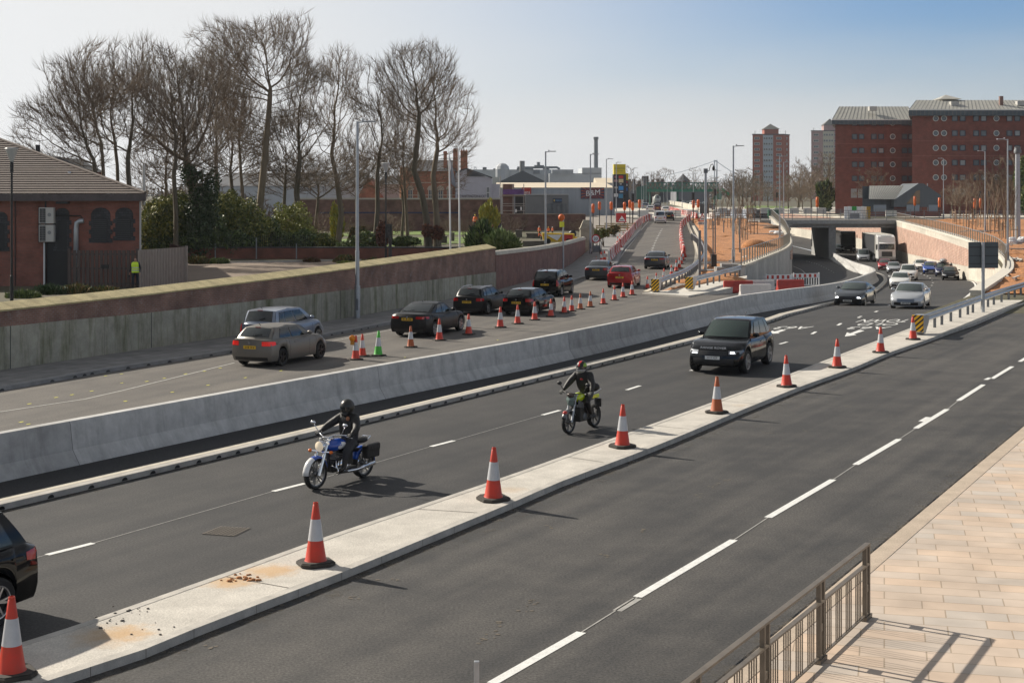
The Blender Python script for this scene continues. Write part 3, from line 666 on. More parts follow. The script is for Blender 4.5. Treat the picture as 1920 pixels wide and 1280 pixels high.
o=mb.build('stone_pier',mat('old_stone',(.40,.36,.28),.9,var=.4,vscale=2,bump=.4)); tag(o,'old stone gate pier with a pointed cap at the end of the curved brick wall','gate pier')
M_jb=concrete('barrier_concrete',(.47,.465,.45),ROAD,streak=(.24,.235,.22),amount=.5,panel=12.3,streak_scale=2.6)
prof=[(0,-1.2),(0,.02),(-.02,.12),(-.22,.42),(-.30,1.0),(-.33,1.06),(-.57,1.06),(-.60,1.0),(-.68,.42),(-.88,.12),(-.9,-1.2)]
mb=MB(); sweep(mb,lift(smooth_path(JB,2),zM),prof)
o=mb.build('concrete_barrier',M_jb,smooth=True,auto=25); tag(o,'long pale concrete safety barrier curving down the middle of the carriageways','barrier')
M_uc=concrete('underpass_concrete',(.56,.52,.44),R(75),streak=(.40,.36,.30),amount=.4,panel=6)
M_ug=concrete('underpass_concrete_grey',(.42,.42,.40),R(72),streak=(.30,.29,.27),amount=.5,panel=1.9)
M_upan=brick('underpass_stone_panel',(.32,.135,.09),(.44,.25,.175),(.48,.37,.30),ang=R(75),bw=.33,bh=.16,msize=.03,var=.35,stain=(.46,.33,.26))
t=thing('left_underpass_wall',(0,0,0),'grey concrete wing wall left of the dipping carriageway with a brown stone inset','wall'); t.name='underpass_wall'
lw=pth(LWL,2); lT=L4([(111,.72),(160,.85),(180,.95),(200,1.35),(220,1.9),(232,2.5)])
wall(MB(),lw,lambda p:zE(p.y)-.3,lT,.5).build('concrete_face',M_ug,t)
seg=[p for p in lw if 150<p.y<205]; wall(MB(),seg,lambda p:zE(p.y)+1.9,lambda p:lT(p)-.5,.06,off=.05).build('stone_panel',M_upan,t)
mb=MB(); wall(mb,lw,lambda p:lT(p)-.02,lambda p:lT(p)+.12,.62,off=.06); mb.build('coping',M_uc,t)
t=thing('underpass_wall',(0,0,0),'curved sunlit wall right of the dipping carriageway, pink stone panels under a white concrete band','wall')
rwl=[p for p in pth(RWL,2)][::-1]; rT=L4([(88,.35),(111,.55),(130,1.0),(153,1.38),(206,1.72),(230,1.88)])
wall(MB(),rwl,lambda p:zM(p.y)-.3,rT,.7).build('concrete_face',M_uc,t)
seg=[p for p in rwl if p.y>128]; wall(MB(),seg,lambda p:zM(p.y)+1.45,lambda p:rT(p)-.75,.08,off=.03).build('stone_panel',M_upan,t)
mb=MB(); wall(mb,rwl,lambda p:rT(p)-.02,lambda p:rT(p)+.14,.8,off=.06); mb.build('coping',mat('white_concrete',(.64,.60,.52),.85,var=.2,vscale=2),t)
t=thing('underpass_wall',(0,0,0),'wall beyond the bridge seen through the underpass openings, pink panels over concrete','wall')
rf=pth(RWF,4)[::-1]
wall(MB(),rf,lambda p:zM(p.y)-.3,lambda p:1.9,.7).build('concrete_face',M_uc,t)
wall(MB(),rf,lambda p:zM(p.y)+1.9,lambda p:1.3,.08,off=.03).build('stone_panel',M_upan,t)
t=thing('underpass_wall',(0,0,0),'left wall of the cutting beyond the bridge, set back to let the sun in','wall')
wall(MB(),pth(LWF,4),lambda p:zM(p.y)-.3,lambda p:1.9,.7).build('concrete_face',M_ug,t)
vp=[gp(x,y,zM) for x,y in [(1792,570),(1819,552),(1830,541),(1828.5,531),(1816,521.5),(1804,517),(1772,507)]]
vs_=[(p.x+.15,p.y) for p in vp]+[(p.x,p.y) for p in rwl if p.y<205 and p.y>88]
sheet('kerbed_verge',vs_,zM,M_kerb,off=.12,thick=.15)
t=thing('road_bridge',(50,230,0),'low grey concrete road bridge over the underpass with grey steel railings','bridge')
def part(mb,name,m,**k):
    o=mb.build(name,m,t,**k); o.location=-t.location; return o
M_deck=concrete('bridge_concrete',(.33,.33,.32),0,streak=(.24,.23,.22),amount=.4,panel=6)
mb=MB(); mb.box2((40.5,230,.86),(60.5,248,1.75)); mb.box2((38,229.2,1.45),(61.2,230.2,2.05)); mb.box2((38,248,1.45),(63,249,2.05)); part(mb,'deck',M_deck)
mb=MB(); mb.box2((38,230.21,1.9),(63,247.9,1.98)); part(mb,'road_surface',M_as_slip)
mb=MB(); mb.prism([(48.9,230.5),(50.0,230.5),(50.9,247.9),(49.7,247.9)],-4.5,.86,plane='xy'); part(mb,'pier',M_deck)
mb=MB(); mb.prism([(59.1,230.1),(61.2,247.9),(66,247.9),(63,230.1)],-4.5,1.9,plane='xy'); part(mb,'abutment',M_deck)
mb=MB(); mb.prism([(40.4,230.3),(42.2,247.9),(39,247.9),(36.5,230.3)],-4.5,1.9,plane='xy'); part(mb,'abutment',M_deck)
for yy in (229.7,248.5):
    mb=MB()
    x=31.5
    while x<=66.5:
        mb.box((x,yy,2.75),(.09,.09,1.5)); x+=2.9
    for z in (2.35,2.75,3.1,3.5): mb.box2((31.5,yy-.04,z-.035),(66.5,yy+.04,z+.035))
    part(mb,'railing',M_galv_dk)
sheet('cross_road',[(17,250),(39,250),(40,275),(22,275)],lambda y:2.0,M_as_slip,off=.03)
sheet('cross_road',[(66.5,231),(150,236),(150,262),(67,250)],lambda y:2.0,M_as_slip,off=.03)
M_pale=mat('pale_paving',(.60,.56,.48),.85,var=.3,vscale=.6)
sheet('paved_apron',[(20,252),(39.5,252),(36,268),(35,300),(33.6,375),(110,375),(130,440),(20,440)],lambda y:2.0,M_pale,off=.05)
sheet('paved_apron',[(67,256),(105,258),(110,375),(66.3,375)],lambda y:2.0,M_pale,off=.045)
mb=MB(); mb.box2((20,247,1.2),(38,247.6,2.1)); o=mb.build('low_wall',M_deck); tag(o,'low grey concrete wall closing the far end of the orange soil plot','wall')
M_glass=mat('car_glass',(.012,.016,.016),.04,spec=.9)
M_glassl=mat('car_glass_light',(.05,.065,.06),.05,spec=.9)
M_tyre=mat('tyre_rubber',(.014,.014,.014),.8)
M_alloy=mat('alloy_rim',(.45,.45,.46),.3,metal=.8)
M_rimdk=mat('dark_rim',(.03,.03,.032),.35,metal=.6)
M_trim=mat('black_trim',(.014,.014,.015),.45)
M_under=mat('underbody',(.006,.006,.006),.9)
M_lampw=mat('headlamp_clear',(.55,.57,.60),.08,spec=.9)
M_lampon=mat('headlamp_lit',(.95,.97,1),.2,emit=2.2)
M_lampdk=mat('headlamp_dark',(.16,.17,.18),.08,spec=.9)
M_lampr=mat('tail_lamp_red',(.38,.012,.012),.12,spec=.8)
M_lampbr=mat('tail_lamp_glow',(.60,.02,.015),.2,emit=.22)  # lamps are not lit; a faint emission is added to lift the red
M_plw=mat('plate_white',(.72,.72,.68),.4); M_ply=mat('plate_yellow',(.70,.42,.02),.4)
M_ink=mat('plate_ink',(.01,.01,.012),.5); M_chrome=mat('chrome',(.75,.75,.76),.12,metal=1)
def paint(name,c,metal=.35,rough=.28,dirt=0):
    return mat('paint_'+name,c,rough,metal=metal,spec=.28 if 'black' in name else .5,coat=.0 if dirt else (.12 if name=='black' else .6),var=dirt,vscale=2.2,col2=tuple(x*.6+.05 for x in c) if dirt else None)
P_black=paint('black',(.004,.0045,.0055),0,.08); P_grey=paint('brown_grey',(.18,.165,.145),dirt=.5,rough=.4); P_silver=paint('silver_blue',(.22,.25,.31)); P_dgrey=paint('dark_grey',(.045,.052,.06))
P_dblk=paint('dusty_black',(.013,.013,.014),dirt=.25,rough=.35); P_red=paint('red',(.33,.008,.012)); P_white=paint('white',(.72,.72,.70),0,.3); P_lsil=paint('light_silver',(.42,.44,.46),.3); P_blue=paint('blue',(.02,.07,.33)); P_navy=paint('navy',(.012,.018,.07)); P_maroon=paint('maroon',(.12,.02,.02))
def sst(x): x=max(0,min(1,x)); return x*x*(3-2*x)
WHEEL={}
def wheel_mesh2(r, wd, style):
    k=(round(r,3),round(wd,3),style)
    if k in WHEEL: return WHEEL[k]
    t=MB(); h=wd/2
    t.lathe([(r*.66,-h*.9),(r*.9,-h),(r*.985,-h*.75),(r,-h*.3),(r,h*.3),(r*.985,h*.75),(r*.9,h),(r*.66,h*.9)],n=26,axis='x',cap=False)
    t.lathe([(.001,-h*.5),(r*.67,-h*.5)],n=26,axis='x',cap=False)
    to=t.build('wheel',M_tyre,smooth=True,auto=40)
    m=MB(); R_=r*.70
    m.lathe([(R_,h*.86),(R_*.97,h*.98),(R_*.9,h*.95),(R_*.88,h*.5)],n=26,axis='x',cap=False,m=0)
    m.lathe([(.001,h*.42),(R_*.9,h*.42)],n=26,axis='x',cap=False,m=1)
    m.lathe([(.001,h*.93),(R_*.16,h*.93),(R_*.2,h*.6)],n=12,axis='x',cap=False,m=0)
    ns=10 if style=='multi' else 5
    for i in range(ns):
        for sgn in ((-1,1) if ns==5 else (0,)):
            a=2*math.pi*i/ns; a2=a+sgn*.16
            p=Vector((0,math.cos(a),math.sin(a))); q=Vector((0,math.cos(a2),math.sin(a2))); tn=Vector((0,-math.sin(a2),math.cos(a2)))
            A=p*R_*.12; B=q*R_*.93; w0,w1=R_*.07,R_*.06
            vs=[A-tn*w0,A+tn*w0,B+tn*w1,B-tn*w1]
            vs=[(h*.84,v.y,v.z) for v in vs[:2]]+[(h*.9,v.y,v.z) for v in vs[2:]]+[(h*.5,v.y,v.z) for v in vs]
            m.add(vs,[(0,1,2,3),(0,4,5,1),(1,5,6,2),(2,6,7,3),(3,7,4,0)],0)
    mo=m.build('rim',[M_rimdk if style=='dark' else M_alloy,M_under])
    WHEEL[k]=(to.data,mo.data); bpy.data.objects.remove(to); bpy.data.objects.remove(mo)
    return WHEEL[k]
ROWS=[(0,.945),(.10,.975),(.28,.994),(.48,1.0),(.68,.99),(.84,.962),(.94,.925),(1.0,.86)]
STYLES=dict(
 hatch=dict(L=4.25,W=1.79,H=1.45,wb=2.65,top=[(-1,.97),(-.9,1.0),(0,.95),(.42,.97),(.62,.93),(.88,.80),(.965,.70),(1,.62)],ws=(.44,.10),rear=(-.70,-.955),belt=.0),
 estate=dict(L=4.55,W=1.8,H=1.48,wb=2.63,top=[(-1,.95),(-.9,1.0),(0,.95),(.42,.98),(.62,.94),(.88,.82),(.965,.70),(1,.62)],ws=(.44,.12),rear=(-.78,-.965)),
 mpv=dict(L=4.4,W=1.8,H=1.64,wb=2.7,top=[(-1,1.0),(-.9,1.05),(0,.99),(.45,1.04),(.66,.98),(.88,.86),(.965,.74),(1,.64)],ws=(.58,.14),rear=(-.80,-.96)),
 suv=dict(L=4.88,W=1.98,H=1.77,wb=2.92,top=[(-1,1.08),(-.9,1.14),(0,1.10),(.36,1.13),(.56,1.10),(.80,1.02),(.92,.95),(.97,.88),(1,.74)],ws=(.40,.07),rear=(-.74,-.95),r=.40,clear=.29),
 cross=dict(L=4.5,W=1.84,H=1.66,wb=2.68,top=[(-1,1.0),(-.9,1.08),(0,1.03),(.40,1.05),(.6,1.02),(.86,.93),(.95,.84),(1,.74)],ws=(.42,.12),rear=(-.74,-.95),r=.355,clear=.26),
 saloon=dict(L=4.7,W=1.83,H=1.43,wb=2.82,top=[(-1,.86),(-.965,.98),(-.80,1.02),(-.55,.98),(0,.93),(.38,.95),(.6,.90),(.88,.77),(.965,.68),(1,.60)],ws=(.40,.08),rear=(-.34,-.72)),
 coupe=dict(L=4.65,W=1.83,H=1.38,wb=2.81,top=[(-1,.84),(-.965,.97),(-.80,1.0),(-.55,.96),(0,.91),(.32,.93),(.6,.89),(.88,.76),(.965,.67),(1,.58)],ws=(.34,.02),rear=(-.36,-.80)),
 van=dict(L=4.5,W=1.83,H=1.86,wb=2.85,top=[(-1,1.0),(-.9,1.05),(0,1.03),(.5,1.08),(.7,1.02),(.90,.90),(.965,.78),(1,.66)],ws=(.62,.36),rear=(-.93,-.985)),
)
def make_car(style, body_mat, loc, heading, label, cat='car', name=None, group=None, detail=2, rear_plate=M_ply, lights='off', rim='five', glass=None, scale=1.0, grille='wide', name_txt=None, plate_txt=None, rails=False, tail='std', roofbox=False):
    S=STYLES[style]; L,W,Ht=S['L'],S['W'],S['H']; hl=L/2; cl=S.get('clear',.21); r=S.get('r',.325)
    root=thing(name or ('van' if style=='van' else 'parked_car' if False else 'car'),loc,label,cat,group,-R(heading)); root.scale=(scale,)*3
    af,ar=S['wb']/2+.04,-S['wb']/2+.04
    zc=r; Ra=r+.055
    tx=[t[0]*hl for t in S['top']]; tz=[t[1] for t in S['top']]
    def ztop(s): 
        i=min(max(np.searchsorted(tx,s)-1,0),len(tx)-2); f=(s-tx[i])/(tx[i+1]-tx[i]); f=max(0,min(1,f)); 
        return tz[i]+(tz[i+1]-tz[i])*f
    def zb(s):
        z=cl
        for a in (af,ar):
            d=abs(s-a)
            if d<=Ra: z=max(z,zc+math.sqrt(max(0,Ra*Ra-d*d)))
        return z
    def hw(s):
        e=max(0,(abs(s)-(hl-1.0))); return W/2*(1-(.13 if s>0 else .07)*(e)**3)
    bf,br=(.30,.16)
    def warp(x,s,z):
        e=sst((abs(s)-(hl-.95))/.95); sg=1 if s>0 else -1
        b=bf if s>0 else br
        lean=(.10*max(0,(z-.52)/.4)**1.5 if s>0 else .02)+ .07*max(0,(.42-z)/.2)
        return s-sg*e*(b*(abs(x)/(W/2))**2.4+lean)
    st=sorted(set([-hl,hl]+[round(-hl+L*i/34,4) for i in range(35)]+[round(a+Ra*math.cos(math.pi*k/10),4) for a in (af,ar) for k in range(11)]+[a+s_*(Ra+.004) for a in (af,ar) for s_ in (-1,1)]+[t for t in tx]))
    def ring(s):
        b,t,w_=zb(s),ztop(s),hw(s)
        pts=[(w_*k,b+(t-b)*f) for f,k in ROWS]
        pts+=[(w_*.62,t+.012),(w_*.3,t+.024),(0,t+.028)]
        return pts
    rings=[]
    for s in st:
        half=ring(s); full=[(x,z) for x,z in half]+[(-x,z) for x,z in half[-2::-1]]
        rings.append([(x,warp(x,s,z),z) for x,z in full])
    mb=MB(); mb.grid(rings,0)
    def side_x(s,z):
        q=ring(s)[:8]; zz=[p[1] for p in q]; xx=[p[0] for p in q]; return float(np.interp(z,zz,xx))
    for s in (-hl,hl):     # end caps
        half=ring(s); P=[]
        for x,z in half[:9]:
            P.append([(x*u,warp(x*u,s,z+ (0.012*(1-abs(u)) if z>=ztop(s)-.001 else 0)),z+(0.02*(1-abs(u)) if z>=ztop(s)-.001 else 0)) for u in np.linspace(-1,1,9)])
        mb.grid(P,0)
    # greenhouse
    wb_,wt_=S['ws'][0]*hl,S['ws'][1]*hl; rt_,rb_=S['rear'][0]*hl,S['rear'][1]*hl
    hb=W/2*.865; ht=W/2*(.70 if style not in('van','suv','mpv') else (.71 if style=='suv' else .76))
    zr=Ht-.045
    us=np.linspace(-1,1,9)
    def WBp(u): return Vector((hb*u,wb_+.16-.34*abs(u)**2.2,ztop(wb_)+.024-.05*abs(u)**4))
    def WTp(u): return Vector((ht*u,wt_+.06-.14*u*u,zr-.035*u*u))
    def RTp(u): return Vector((ht*u*.97,rt_-.04+.08*u*u,zr-.02-.035*u*u))
    def RBp(u): return Vector((hb*.965*u,warp(hb*u,rb_,ztop(rb_))-.0+.06*u*u,ztop(max(rb_,-hl*.96))+.022-.05*abs(u)**4))
    def bow(a,b,n,h,axis=2):
        out=[]
        for i in range(n+1):
            f=i/n; p=a.lerp(b,f); 
            if axis==2: p.z+=h*4*f*(1-f)
            out.append(p)
        return out
    cb=MB()
    cols=[bow(WBp(u),WTp(u),4,.035) for u in us]; cb.grid([[c[i] for c in cols] for i in range(5)],0)
    cols=[bow(WTp(u),RTp(u),6,.045) for u in us]; cb.grid([[c[i] for c in cols] for i in range(7)],0)
    cols=[bow(RTp(u),RBp(u),4,.03) for u in us]; cb.grid([[c[i] for c in cols] for i in range(5)],0)
    def side_pt(sg,u,v,off=0):
        b=WBp(sg).lerp(RBp(sg),u); b.z=ztop(b.y)+.0; t=WTp(sg).lerp(RTp(sg),u); t.z+=.045*4*u*(1-u)
        b.x=sg*(side_x(b.y,ztop(b.y))*1.0+.006) if abs(b.y)<hl*.93 else b.x
        p=b.lerp(t,v); p.x+=sg*(.035*4*v*(1-v)*.7+off); p.z+=off*.3; return p
    for sg in (1,-1):
        cb.grid([[side_pt(sg,u,v) for v in (0,.25,.5,.75,1)] for u in np.linspace(0,1,15)],0)
    allm=MB(); allm.v=mb.v+cb.v; n0=len(mb.v); allm.f=mb.f+[tuple(i+n0 for i in f) for f in cb.f]; allm.m=[0]*len(allm.f)
    # door shuts as thin dark seams
    seams=[wb_-.42,(wb_+rb_)/2-.28] if style!='van' else [wb_-.35,wb_-1.35]
    if style in('estate','suv','mpv','cross','saloon','hatch') : seams.append(max(ar+Ra*.55,(wb_+rb_)/2-1.22))
    if detail>1:
        for s in seams:
            for sg in (1,-1):
                z1=max(zb(s)+.06,cl+.08); zz=np.linspace(z1,ztop(s)-.02,7)
                allm.grid([[(sg*(side_x(s+d,z)+.003),s+d,z) for d in (-.006,.006)] for z in zz],1)
        for sg in (1,-1):    # door handles
            for s in seams[:-1] if len(seams)>2 else seams[1:]:
                q=s-(.92 if s==seams[0] else .78) 
                zz=ztop(q)-.15; x=side_x(q,zz); allm.box((sg*(x+.012),q,zz),(.03,.2,.028),0,0)
    allm.box((0,0,cl+.16),(W*.66,L*.93,.26),0,1); allm.box((0,(af+ar)/2,cl+.1),(W*.9,af-ar-2*Ra-.06,.2),0,1)
    bo=allm.build('body',[body_mat,M_under],root,smooth=True,auto=38)
    # glass
    G=glass or M_glass
    def pane(name,P,mt): return MB().grid(P,0).build(name,mt,root,smooth=True)
    nrm=Vector((0,.55,.83))
    pane('windscreen',[[WBp(u).lerp(WTp(u),v)+Vector((0,.5,.85))*(.012+.035*4*v*(1-v)) for u in us*.93] for v in np.linspace(.05,.93,6)],glass or M_glassl)
    pane('rear_window',[[RTp(u).lerp(RBp(u),v)+Vector((0,-.5,.6))*(.012+.03*4*v*(1-v)) for u in us*.86] for v in (np.linspace(.08,.9,6) if style in('saloon','coupe') else np.linspace(.06,.84,6))],M_glass)
    spans=[(.14,.44),(.465,.74),(.765,.90)] if style in('estate','suv','mpv','cross') else ([(.16,.50),(.53,.83)] if style!='van' else [(.06,.30)])
    if style=='coupe': spans=[(.17,.55),(.575,.80)]
    for sg in (1,-1):
        for a,b in spans:
            lo=.07; k=(b-a)
            pane('side_window',[[side_pt(sg,u,v,.012) for v in np.linspace(lo,.86,5)] for u in np.linspace(a,b,5)],M_glass)
    # wheels
    tm,rm=wheel_mesh2(r,.225 if style!='suv' else .27,rim)
    for s in (af,ar):
        for sg in (1,-1):
            o=bpy.data.objects.new('wheel',tm); COL.objects.link(o); o.parent=root; o.location=(sg*(W/2-.125),s,r); o.rotation_euler=(0,0,0 if sg>0 else math.pi)
            q=bpy.data.objects.new('rim',rm); COL.objects.link(q); q.parent=o
    # fittings on the nose and tail
    def cap_patch(s,x0,x1,z0_,z1,off=.006,nx=6,nz=3,zl=None):
        sg=1 if s>0 else -1
        P=[]
        for i in range(nz+1):
            row=[]
            for j in range(nx+1):
                x=x0+(x1-x0)*j/nx; f=j/nx
                za=z0_ if zl is None else z0_+zl*f; zz=za+(z1-za)*i/nz
                lim=side_x(s,zz)-.002; xc=max(-lim,min(lim,x))
                row.append((xc,warp(xc,s,zz)+sg*off,zz))
            P.append(row)
        return P
    def wrap(s,sg,x0,z0_,z1,d,off=.008,taper=.5,rise=0):
        """lamp running from the face round the corner"""
        P=[]; q=1 if s>0 else -1
        for i in range(4):
            f=i/3; row=[]
            for j in range(5):
                g=j/4; xm=side_x(s,(z0_+z1)/2); x=x0+(xm-x0)*g
                zz=z0_+(z1-z0_)*f; lim=side_x(s,zz); x=min(x,lim)
                row.append((sg*x,warp(x,s,zz)+q*off,zz))
            for j in range(1,5):
                g=j/4; ss=s-q*d*g; a=z0_+(z1-z0_)*taper*g*.6+rise*g; b=z1-(z1-z0_)*taper*g*.4+rise*g
                zz=a+(b-a)*f; x=side_x(ss,zz)
                row.append((sg*(x+off),warp(x,ss,zz),zz))
            P.append(row)
        return P
    def mesh(name,P,mt): return MB().grid(P,0).build(name,mt,root,smooth=True)
    rr=random.Random(len(label)*7+int(abs(loc[1])))
    def plate(P,mt,blank):
        m=MB().grid(P,0)
        if not blank and detail>1:
            cs=[c for c in range(2,28) if c%4 in(0,1) or (c%4==2 and rr.random()<.6)]; cs=[c for c in cs if c not in(15,16)]
            for i in range(5):
                for j in range(30):
                    if 1<=i<=3 and j in cs and rr.random()<.85: m.m[i*30+j]=1
        m.build('number_plate',[mt,M_ink],root)
    zf=ztop(hl*.965); zn=zf-.02
    hz1=zf-.03 if style!='suv' else zf-.06; hz0=hz1-.15 if style not in('suv',) else hz1-.13
    for sg in (1,-1):
        on = lights=='on' or (lights=='one' and sg<0)
        mesh('headlight',wrap(hl,sg,W*.27,hz0,hz1,.34,rise=.03),M_lampw if not on else M_lampdk)
        if on:
            mesh('lit_lamp',cap_patch(hl,sg*W*.30,sg*W*.365,hz0+.035,hz1-.03,.02,nx=2,nz=2),M_lampon); mesh('lit_lamp',cap_patch(hl,sg*W*.375,sg*W*.42,hz0+.03,hz1-.05,.02,nx=2,nz=2),M_lampon)
        elif lights=='one': mesh('lit_lamp',cap_patch(hl,sg*W*.29,sg*W*.42,hz0+.01,hz0+.03,.02,nx=4,nz=1),M_lampon)
    gz1=hz1-.01; gz0=hz0-.02
    if grille=='wide': mesh('grille',cap_patch(hl,-W*.25,W*.25,gz0-.02,gz1,.010),M_trim)
    elif grille=='slim': mesh('grille',cap_patch(hl,-W*.24,W*.24,gz0+.07,gz1,.010),M_trim)
    elif grille=='panel': mesh('grille',cap_patch(hl,-W*.25,W*.25,gz0-.06,gz1-.01,.010),mat('bluegrey_panel',(.16,.19,.24),.4))
    mesh('lower_grille',cap_patch(hl,-W*.36,W*.36,cl+.05,cl+.05+(.17 if style!='suv' else .22),.008,nx=8),M_trim)
    plate(cap_patch(hl,-.26,.26,gz0-.15,gz0-.04,.03,nx=30,nz=5),M_plw,bool(plate_txt))
    zt_=ztop(-hl*.95); pzz=zt_-.33 if tail!='low' else cl+.28
    if style in('saloon','coupe'): pzz=zt_-.26
    plate(cap_patch(-hl,-.26,.26,pzz,pzz+.115,.02,nx=30,nz=5),rear_plate,False)
    if plate_txt:
        zz=gz0-.095; mb=text_into(MB(),plate_txt,frame((0,warp(0,hl,zz)+.036,zz),(-1,0,0),(0,0,1)),.1,sx=.82); mb.build('plate_lettering',M_ink,root)
    if detail>1:
        if name_txt:
            mb=MB(); zz=zf+.015
            text_into(mb,name_txt,frame((0,warp(0,hl,zf-.02)-.035,zf+.02),(-1,0,0),(0,-.5,.87)),.11,sx=1.25)
            mb.build('lettering',M_chrome,root)
    for sg in (1,-1):
        tz1=zt_-.06; tz0=tz1-.16
        if tail=='tall': mesh('taillight',wrap(-hl,sg,W*.40,tz0-.15,zt_+.02,.12,taper=.1),M_lampr)
        elif tail=='bar': mesh('taillight',wrap(-hl,sg,W*.22,tz1-.13,tz1-.02,.28,taper=.3),M_lampr)
        elif tail=='lit': mesh('taillight',wrap(-hl,sg,W*.27,tz0,tz1,.28,taper=.3),M_lampbr)  # red lamps with a slight added glow, not braking
        else: mesh('taillight',wrap(-hl,sg,W*.29,tz0,tz1,.26,taper=.3),M_lampr)
    mesh('rear_bumper_trim',cap_patch(-hl,-W*.38,W*.38,cl+.03,cl+.15,.008,nx=8),M_trim)
    mb=MB(); mb.lathe([(.001,.012),(.045,.012),(.05,0)],(0,0,0),12,0,'y',False)
    for v in range(len(mb.v)): mb.v[v]=(mb.v[v][0],warp(0,-hl,zt_-.12)-.02-mb.v[v][1],mb.v[v][2]+zt_-.12)
    if detail>1: mb.build('badge',M_chrome,root)
    for sg in (1,-1):
        q=side_pt(sg,.10,.02); mb=MB(); mb.ell((sg*(abs(q.x)+.15),q.y-.02,q.z+.10),(.115,.07,.075),10,6); mb.bar((sg*(abs(q.x)-.02),q.y,q.z+.04),(sg*(abs(q.x)+.1),q.y-.01,q.z+.07),.05,.035)
        mb.build('door_mirror',body_mat if style not in('cross',) else M_trim,root,smooth=True)
    if rails:
        for sg in (1,-1):
            mb=MB(); mb.tube([side_pt(sg,u,1)+Vector((-sg*.05,0,.06 if 0.05<u<.95 else .01)) for u in np.linspace(.02,.98,9)],.018,6)
            mb.build('roof_rail',M_galv_dk if rails=='dark' else M_chrome,root,smooth=True)
    if style in('hatch','estate','mpv','saloon','suv','cross') and detail>1:
        mb=MB(); mb.tube([(0,rt_+.1,Ht-.02),(0,rt_-.02,Ht+.07)],.012,5); mb.build('aerial',M_trim,root)
    if detail>1 and style in('hatch','estate','mpv','cross'):
        mb=MB(); a=RTp(0).lerp(RBp(0),.80)+Vector((0,-.05,.03)); b=RTp(.5).lerp(RBp(.5),.62)+Vector((0,-.05,.04)); mb.bar(a,b,.03,.02); mb.build('rear_wiper',M_trim,root)
        mb=MB(); a=RTp(-.18)+Vector((0,-.035,-.0)); b=RTp(.18)+Vector((0,-.035,0)); mb.bar(a,b,.03,.02); mb.build('brake_light',M_lampr,root)
    if roofbox:
        bx=thing('roof_box',root.location+Vector((0,0,Ht*scale)),'grey rounded roof box on the dark blue car in the queue','roof box',rz=-R(heading))
        mb=MB(); mb.ell((0,-.1,.24),(.42,.95,.22),14,8); mb.build('shell',mat('roofbox_grey',(.25,.26,.27),.4),bx,smooth=True)
        mb=MB(); 
        for y in (-.5,.35): mb.box((0,y,.02),(1.1,.06,.05))
        mb.build('crossbar',M_trim,bx)
    return root
def hv(h): return Vector((math.sin(R(h)),math.cos(R(h)),0))
def z_at(v,zf): return Vector((v[0],v[1],zf(v[1])))
make_car('hatch',P_grey,z_at((-8.5,55.1),zL),23.5,'dusty brown grey hatchback with black wheels beside the silver people carrier',rim='dark',tail='lit')
make_car('mpv',P_silver,z_at((-9.35,61.2),zL),23,'silver blue people carrier by the footpath kerb, half hidden behind the grey hatchback',tail='tall',scale=.97,detail=2)
make_car('saloon',P_dblk,z_at((-3.65,66.3),zL),21.5,'black saloon with wide red tail lamps queueing behind the cones',tail='bar')
make_car('estate',P_dblk,z_at((-1.55,77.8),zL),20.5,'black estate car with silver roof rails next to the footpath kerb',rails=True,scale=.95)
make_car('hatch',P_black,z_at((.95,77.2),zL),22,'small black hatchback with big red tail lamps right behind the cone line',scale=.94,rim='five')
make_car('mpv',P_black,z_at((2.55,91.3),zL),16.5,'tall black people carrier with dark roof rails',tail='tall',rails='dark',scale=.96)
make_car('saloon',P_dgrey,z_at((6.45,108),zL),13,'dark grey saloon keeping left ahead of the red hatchback',scale=.97)
make_car('hatch',P_red,z_at((7.45,99.2),zL),12.5,'bright red hatchback on the slip road, the only red one in the cone lane')
make_car('saloon',P_dgrey,z_at((12.0,123.6),zL),10.5,'dark blue grey saloon driving up the middle of the slip road, alone',tail='bar',rim='multi')
make_car('van',P_white,z_at(gp(1237,419,zL)+Vector((.3,2.2,0)),zL),6,'small white van with a rear windowless door climbing towards the junction',cat='van',detail=1)
def front_at(px,py,h,style,zf=zM,k=None):
    L=STYLES[style]['L']; p=gp(px,py,zf)+hv(h)*L/2*.95; return z_at(p,zf)
make_car('suv',P_black,z_at((7.85,53.2),zM),180+24.5,'large glossy black SUV with lit headlamps in the lane beside the concrete barrier',cat='car',lights='one',rim='five',name_txt='RANGE ROVER',plate_txt='KR19 XDP',glass=mat('suv_glass',(.03,.045,.04),.03,spec=.6))
make_car('coupe',P_dgrey,front_at(1592,573,22,'coupe'),180+24,'dark grey coupe with bright twin headlamps next to the barrier',lights='on')
make_car('saloon',P_lsil,front_at(1697,579,23,'saloon'),180+22,'pale silver car with a blue grey nose panel, first in the outer lane',grille='panel',lights='off')
make_car('hatch',P_white,front_at(1686,541,17,'hatch'),180+17,'white hatchback with round lamps just behind the pale silver car',scale=.93,grille='slim')
make_car('cross',P_white,front_at(1704,526,14,'cross'),180+17,'white crossover with dark lower trim and roof rails',rails='dark',scale=.97)
make_car('hatch',P_lsil,front_at(1677,513,12,'hatch'),180+13,'small silver beige car waiting beside the end of the concrete barrier',scale=.92,detail=1)
make_car('hatch',P_red,front_at(1660,507,12,'hatch'),180+13,'red car in front of the white lorry',scale=.95,detail=1)
make_car('hatch',P_white,front_at(1729,509,12,'hatch'),180+14,'white hatchback at the back of the outer lane queue',detail=1)
make_car('saloon',P_blue,front_at(1747,514,13,'saloon'),180+15,'bright blue saloon in the outer lane',detail=1)
make_car('estate',P_navy,front_at(1771,519,13,'estate'),180+15,'dark navy estate car carrying a roof box',detail=1,roofbox=True)
make_car('hatch',P_black,front_at(1783,525.5,14,'hatch'),180+14,'black hatchback leading the group on the outside of the bend',scale=.95,lights='off')
